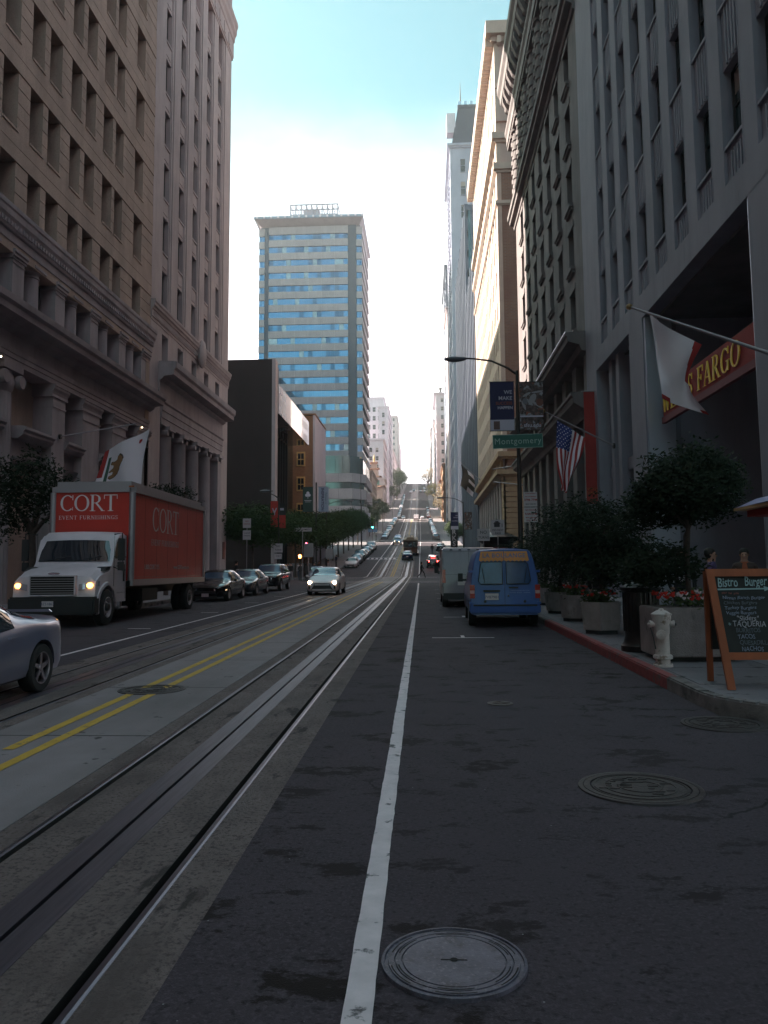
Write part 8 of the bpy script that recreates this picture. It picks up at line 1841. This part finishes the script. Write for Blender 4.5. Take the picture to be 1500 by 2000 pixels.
def calflag_left():
    base, tip = Vector((-16.4, 34.7, 7.75)), Vector((-13.4, 36.1, 8.55)); t = root('bear_flag', 'white flag with brown bear and red hem hanging over the red truck', 'flag', tuple(base)); facade_pole(t, base, tip, False, .035)
    A = tip+Vector((.02, 0, -.15)); B = A+Vector((-1.75, -1.2, -1.3))
    A = Vector((-12.75, 36.0, 8.28)); B = Vector((-14.9, 36.0, 7.25)); C = Vector((-13.1, 36.0, 5.2)); D_ = Vector((-15.4, 36.0, 5.2))
    def f(u, v):
        p = A.lerp(B, u).lerp(C.lerp(D_, u), v); return (p.x-.16*math.sin(v*3.1)*(1-u), p.y+.12*math.sin(u*8+v*3), p.z)
    def fm(u, v):
        if u > .90-.0*v and v < .62: return 0
        x = (v-.18)/.62; y = (u-.30)/.60     # bear stands sideways on the hanging cloth
        if .18 < v < .80 and .28 < u < .92:
            if inpoly(1-x, 1-y, BEAR): return 3 if not inpoly(.5+(1-x-.5)*1.09, .48+(1-y-.48)*1.12, BEAR) else 2
            if .82 < y < .92 and .05 < x < .9: return 4
        if (u-.17)**2+(v-.13)**2 < .0012: return 0
        return 1
    cloth(t, f, 90, 90, fm, [FRED, FWH, FBR, FDK, FGR])
calflag_left()
t = root('dark_flag', 'small dark flag hanging from a pole beyond the brick base', 'flag', (7.4, 112, 15)); facade_pole(t, (7.9, 112, 14.2), (4.9, 112, 17.0), False, .05); cloth(t, lambda u, v: (5.3+1.7*u+.2*math.sin(v*4), 112+.3*math.sin(u*6+v*3), 16.4-1.6*u-3.0*v), 14, 14, lambda u, v: 0 if int(v*5) % 2 or u < .5 else 1, [FDK, FWH])
for i, (zz, yy) in enumerate(((12.0, 82), (10.6, 82.5))):
    t = root('awning_pole', 'bare dark pole slanting over the pavement from the ochre corner, %s' % ('upper' if i == 0 else 'lower'), 'pole', (7.9, 70, 8)); m = MB(); m.tube([(6.9, 79.5-i, zz-.4), (8.3, 60+i*3, 9.6-i*1.4)], .05, 8); obj('shaft', m, BRONZE, t)
# red vertical banner and red sign board on the bank
t = root('vertical_banner', 'long narrow dark red banner beside the bank corner', 'banner', (7.9, 38.6, 4)); m = MB(); m.grid(lambda u, v: (7.50+.55*u, 36.9+.03*math.sin(v*9), 4.6+5.25*v), 3, 20); obj('cloth', m, RED_b, t, 80); m = MB(); m.cyl((7.4, 36.9, 9.88), (8.2, 36.9, 9.88), .025); obj('bracket', m, ALU, t)
for i, s in enumerate(('WELLS', 'FARGO')): text_obj('lettering', s, .17, mat('dull orange letters', (.45, .14, .03), .6), t, face_mat((7.77, 36.86, 5.28-i*.17), (1, 0, 0), (0, 0, 1)), .001)
t = root('bank_sign', 'dark red sign board with yellow serif letters ending in FARGO', 'sign', (8.4, 21.5, 6.9)); m = MB(); m.box(8.42, 8.5, 19.1, 27.9, 6.88, 7.86); obj('board', m, RED_b, t); m = MB(); m.box(8.36, 8.5, 19.1, 27.9, 6.66, 6.876); obj('lower_edge', m, mat('maroon edge', (.20, .05, .06), .7), t)
Mx = face_mat((8.40, 21.0, 7.36), (0, -1, 0), (0, 0, 1)); serif_obj('lettering', 'WELLS FARGO', .70, GOLD, t, Mx, align=1.0, space=.05, depth=.03, shear=.12)
# ---------------------------------------------------------------- people
SKIN = mat('skin', (.38, .22, .15), .6); HAIR = mat('dark hair', (.02, .015, .012), .7); CL_blk = mat('black cloth', (.014, .014, .016), .85); CL_den = mat('denim', (.04, .055, .09), .9); CL_gry = mat('grey cloth', (.08, .08, .085), .9); CL_wht = mat('white shirt', (.50, .50, .52), .8); CL_pur = mat('purple cloth', (.10, .07, .16), .85); CL_brn = mat('brown cloth', (.07, .05, .04), .9); SHOE = mat('shoe leather', (.012, .011, .011), .5)
def person(x, y, z, rz, pose, jacket, trousers, label, hgt=1.74, shirt=None, hair=HAIR, group=None, detail=True):
    t = root('person', label, 'person', (x, y, z), group, rz); s = hgt/1.74
    # joints; facing -y
    J = {'pel': (0, 0, .95), 'wa': (0, 0, 1.08), 'ch': (0, 0, 1.30), 'nk': (0, 0, 1.48), 'hb': (0, -.01, 1.56), 'hd': (0, -.02, 1.63), 'ht': (0, 0, 1.70)}
    if pose == 'walk':
        lg = [(-.09, -.02, .90), (-.10, -.26, .52), (-.10, -.36, .10), (-.10, -.47, .05)], [(.09, .02, .90), (.10, .12, .50), (.10, .46, .16), (.10, .40, .04)]
        am = [(-.20, 0, 1.42), (-.24, .14, 1.15), (-.24, .12, .90), (-.24, .10, .82)], [(.20, 0, 1.42), (.24, -.10, 1.15), (.22, -.28, .98), (.20, -.34, .95)]
    elif pose == 'stroll':
        lg = [(-.09, 0, .90), (-.10, -.10, .50), (-.10, -.14, .08), (-.10, -.26, .04)], [(.09, 0, .90), (.10, .08, .50), (.10, .22, .10), (.10, .14, .04)]
        am = [(-.20, 0, 1.42), (-.25, .05, 1.15), (-.25, -.02, .90), (-.24, -.05, .82)], [(.20, 0, 1.42), (.25, -.03, 1.15), (.24, -.10, .92), (.23, -.14, .84)]
    else:
        lg = [(-.09, 0, .90), (-.11, -.02, .50), (-.12, 0, .08), (-.13, -.13, .04)], [(.09, 0, .90), (.11, -.02, .50), (.12, 0, .08), (.13, -.13, .04)]
        am = [(-.20, 0, 1.42), (-.25, .03, 1.15), (-.22, -.10, .95), (-.16, -.18, .96)], [(.20, 0, 1.42), (.25, .03, 1.15), (.24, -.04, .90), (.23, -.06, .82)]
    V = list(J.values()); Rr = [(.15, .12), (.135, .105), (.165, .115), (.065, .065), (.075, .085), (.085, .10), (.06, .07)]; E_ = [(0, 1), (1, 2), (2, 3), (3, 4), (4, 5), (5, 6)]; mi = []
    for l in lg:
        b = len(V); V += l; E_ += [(0, b), (b, b+1), (b+1, b+2), (b+2, b+3)]; Rr += [(.095, .10), (.065, .068), (.048, .05), (.045, .038)]
    for a in am:
        b = len(V); V += a; E_ += [(2, b), (b, b+1), (b+1, b+2), (b+2, b+3)]; Rr += [(.065, .065), (.05, .05), (.036, .036), (.042, .022)]
    me = bpy.data.meshes.new('body'); me.from_pydata([tuple(c*s for c in v) for v in V], E_, []); o = bpy.data.objects.new('body', me)
    sk = o.modifiers.new('s', 'SKIN'); sub = o.modifiers.new('u', 'SUBSURF'); sub.levels = 2 if detail else 1; me.skin_vertices[0].data[0].use_root = True
    for i, r in enumerate(Rr): me.skin_vertices[0].data[i].radius = (r[0]*s, r[1]*s)
    m2 = eval_mesh(o); bpy.data.objects.remove(o)
    for mm in (jacket, trousers, SKIN, SHOE, shirt or jacket): m2.materials.append(mm)
    hands = [Vector(a[3])*s for a in am]
    for p in m2.polygons:
        c = p.center
        k = 0
        if c.z > 1.475*s: k = 2
        elif c.z < .09*s: k = 3
        elif c.z < .93*s and not any((c-h).length < .14*s for h in hands) and abs(c.x) < .21*s: k = 1
        elif any((c-h).length < .075*s for h in hands): k = 2
        elif shirt and c.y < -.06*s and abs(c.x) < .055*s and c.z > 1.1*s: k = 4
        p.material_index = k; p.use_smooth = True
    o = link('body', m2, t, (0, 0, 0))
    m = MB(); m.lathe([(0, -.12), (.07, -.10), (.098, -.02), (.10, .04), (.07, .10), (0, .125)], (0, .025, 1.655), 14, 'z', sy=1.12); m.v = [(a*s, b*s, c*s) for a, b, c in m.v if True]
    m.v = [(a, max(b, -.045*s) if c < 1.69*s else b, c) for a, b, c in m.v]; obj('hair', m, hair, t, 60, (0, 0, 0))
    if detail:
        for e in (-1, 1): m = MB(); m.lathe([(0, -.01), (.011, -.004), (.011, .006)], (e*.033*s, -.098*s, 1.635*s), 8, 'y'); obj('eye', m, HAIR, t, None, (0, 0, 0)); m = MB(); m.lathe([(0, -.02), (.012, -.01), (.012, .012), (0, .02)], (e*.088*s, -.01*s, 1.62*s), 8, 'z', sy=1.6); obj('ear', m, SKIN, t, None, (0, 0, 0))
        m = MB(); m.prism([(-.095*s, 1.635*s), (-.132*s, 1.59*s), (-.095*s, 1.583*s)], 'x', -.012*s, .012*s); obj('nose', m, SKIN, t, None, (0, 0, 0)); m = MB(); m.box(-.025*s, .025*s, -.102*s, -.09*s, 1.55*s, 1.556*s); obj('mouth', m, mat('lips', (.25, .09, .08), .6), t, None, (0, 0, 0))
    return t
def gp(x, y, k=.155): return (x, y, H(y)+k)
person(-.35, 88.2, H(88)+.01, R(90), 'walk', CL_blk, CL_blk, 'person in black striding left across the far crosswalk', detail=False)
person(1.3, 140, H(140), R(180), 'stroll', CL_blk, CL_den, 'person in dark jacket walking uphill on the roadway beside parked cars', detail=False)
person(2.3, 92, H(92), R(180), 'stroll', CL_blk, CL_blk, 'person in black crossing behind the walker, partly behind the silver van', detail=False)
person(-14.1, 23.0, *[H(23)+.155], R(20), 'stand', CL_blk, CL_gry, 'person in dark jacket standing under the tree left of the truck')
person(-11.35, 47.5, *[H(47)+.155], R(120), 'stand', CL_blk, CL_blk, 'person in black seen above the roof of the parked saloon', detail=False)
person(5.2, 16.5, *[H(16)+.155], R(-12), 'stand', CL_blk, CL_gry, 'man in black suit and pale shirt standing behind the litter bin', shirt=CL_wht)
person(5.95, 16.9, *[H(17)+.155], R(60), 'stroll', CL_pur, CL_den, 'person in purple top bending past behind the square planter')
person(6.9, 17.6, *[H(17)+.155], R(-20), 'stand', CL_brn, CL_blk, 'person in brown near the dark loggia behind the chalkboard', shirt=mat('orange tie cloth', (.35, .10, .04), .8))
person(7.9, 18.0, *[H(18)+.155], R(10), 'stand', CL_gry, CL_blk, 'person in grey beside the loggia pillar behind the chalkboard')
person(3.95, 16.1+2.2, *[H(18)+.155], R(150), 'stand', CL_blk, CL_gry, 'person in black facing away between two planters')
random.seed(11)
CLS = [('black', CL_blk), ('grey', CL_gry), ('brown', CL_brn), ('denim blue', CL_den), ('pale', CL_wht)]
crowd = [(-12.9, 76.2, 'walk', 0, 4), (-12.1, 77.1, 'stand', 0, 1), (-11.6, 78.0, 'stroll', 1, 0), (-13.4, 77.6, 'stand', 3, 0), (-12.5, 79.0, 'walk', 4, 3), (-13.9, 79.4, 'stand', 0, 0), (-12.9, 86.5, 'stand', 0, 3), (-12.2, 87.4, 'stand', 1, 1), (-13.3, 90, 'stroll', 0, 0), (-12.4, 93, 'stand', 2, 0), (-13.0, 97, 'stroll', 0, 3), (-12.3, 101, 'stand', 4, 0), (-12.9, 106, 'walk', 0, 0), (-12.4, 111, 'stand', 3, 1)]
for i, (x, y, p, a, b) in enumerate(crowd):
    onr = 66 < y < 85; lab = '%s topped pedestrian %s' % (CLS[a][0], ['waiting nearest the red signal', 'with grey legs beside the signal pole', 'leading the group over the crossing', 'in the rear of the waiting group', 'stepping off behind the group', 'at the back by the dark hall', 'at the hall corner under the first tree', 'in grey beside the hall corner', 'walking under the second tree', 'paused below the green banner', 'walking under the third tree', 'in light clothes under the trees', 'striding between tree trunks', 'farthest along beneath the trees'][i])
    person(x, y, H(y)+(.01 if onr else .155), R(random.uniform(-60, 60)), p, CLS[a][1], CLS[b][1], lab, group='pedestrians at the left of the crossing', hgt=random.uniform(1.62, 1.85), detail=False)
for x, y, lab in ((-11.3, 230, 'dark'), (-12.5, 205, 'tiny dark'), (4.6, 130, 'grey')): person(x, y, H(y)+.15, 1, 'stroll', CL_gry, CL_blk, '%s pedestrian far up the %s pavement' % (lab, 'left' if x < 0 else 'right'), detail=False)
# lit soffit lamps under the left cornice
for y in (29.2, 44.6):
    t = root('soffit_lamp', 'tiny lit lamp under the stone cornice, %s' % ('near the tree side' if y < 30 else 'above the bear flag'), 'lamp', (-16.3, y, 10.0)); m = MB(); m.lathe([(0, -.03), (.03, -.02), (.03, .03)], (-16.25, y, 9.95), 10); obj('bulb', m, mat('lit bulb', (1, .85, .6), .3, emit=(1, .8, .5), estr=3), t); m = MB(); m.box(-16.32, -16.18, y-.07, y+.07, 9.985, 10.018); obj('mount', m, BRONZE, t)
# ---------------------------------------------------------------- air
HAZE = bpy.data.materials.new('haze air'); HAZE.use_nodes = True; hn = HAZE.node_tree; hn.nodes.clear()
ho = hn.nodes.new('ShaderNodeOutputMaterial'); hv = hn.nodes.new('ShaderNodeVolumePrincipled'); hv.inputs['Color'].default_value = (.93, .96, 1, 1); hv.inputs['Density'].default_value = .0004; hv.inputs['Anisotropy'].default_value = .35
hn.links.new(hv.outputs[0], ho.inputs['Volume'])
m = MB(); m.box(-470, 470, -420, 1050, -60, 140); o = obj('haze', m, HAZE, kind='stuff')
bpy.data.scenes.remove(TMP)
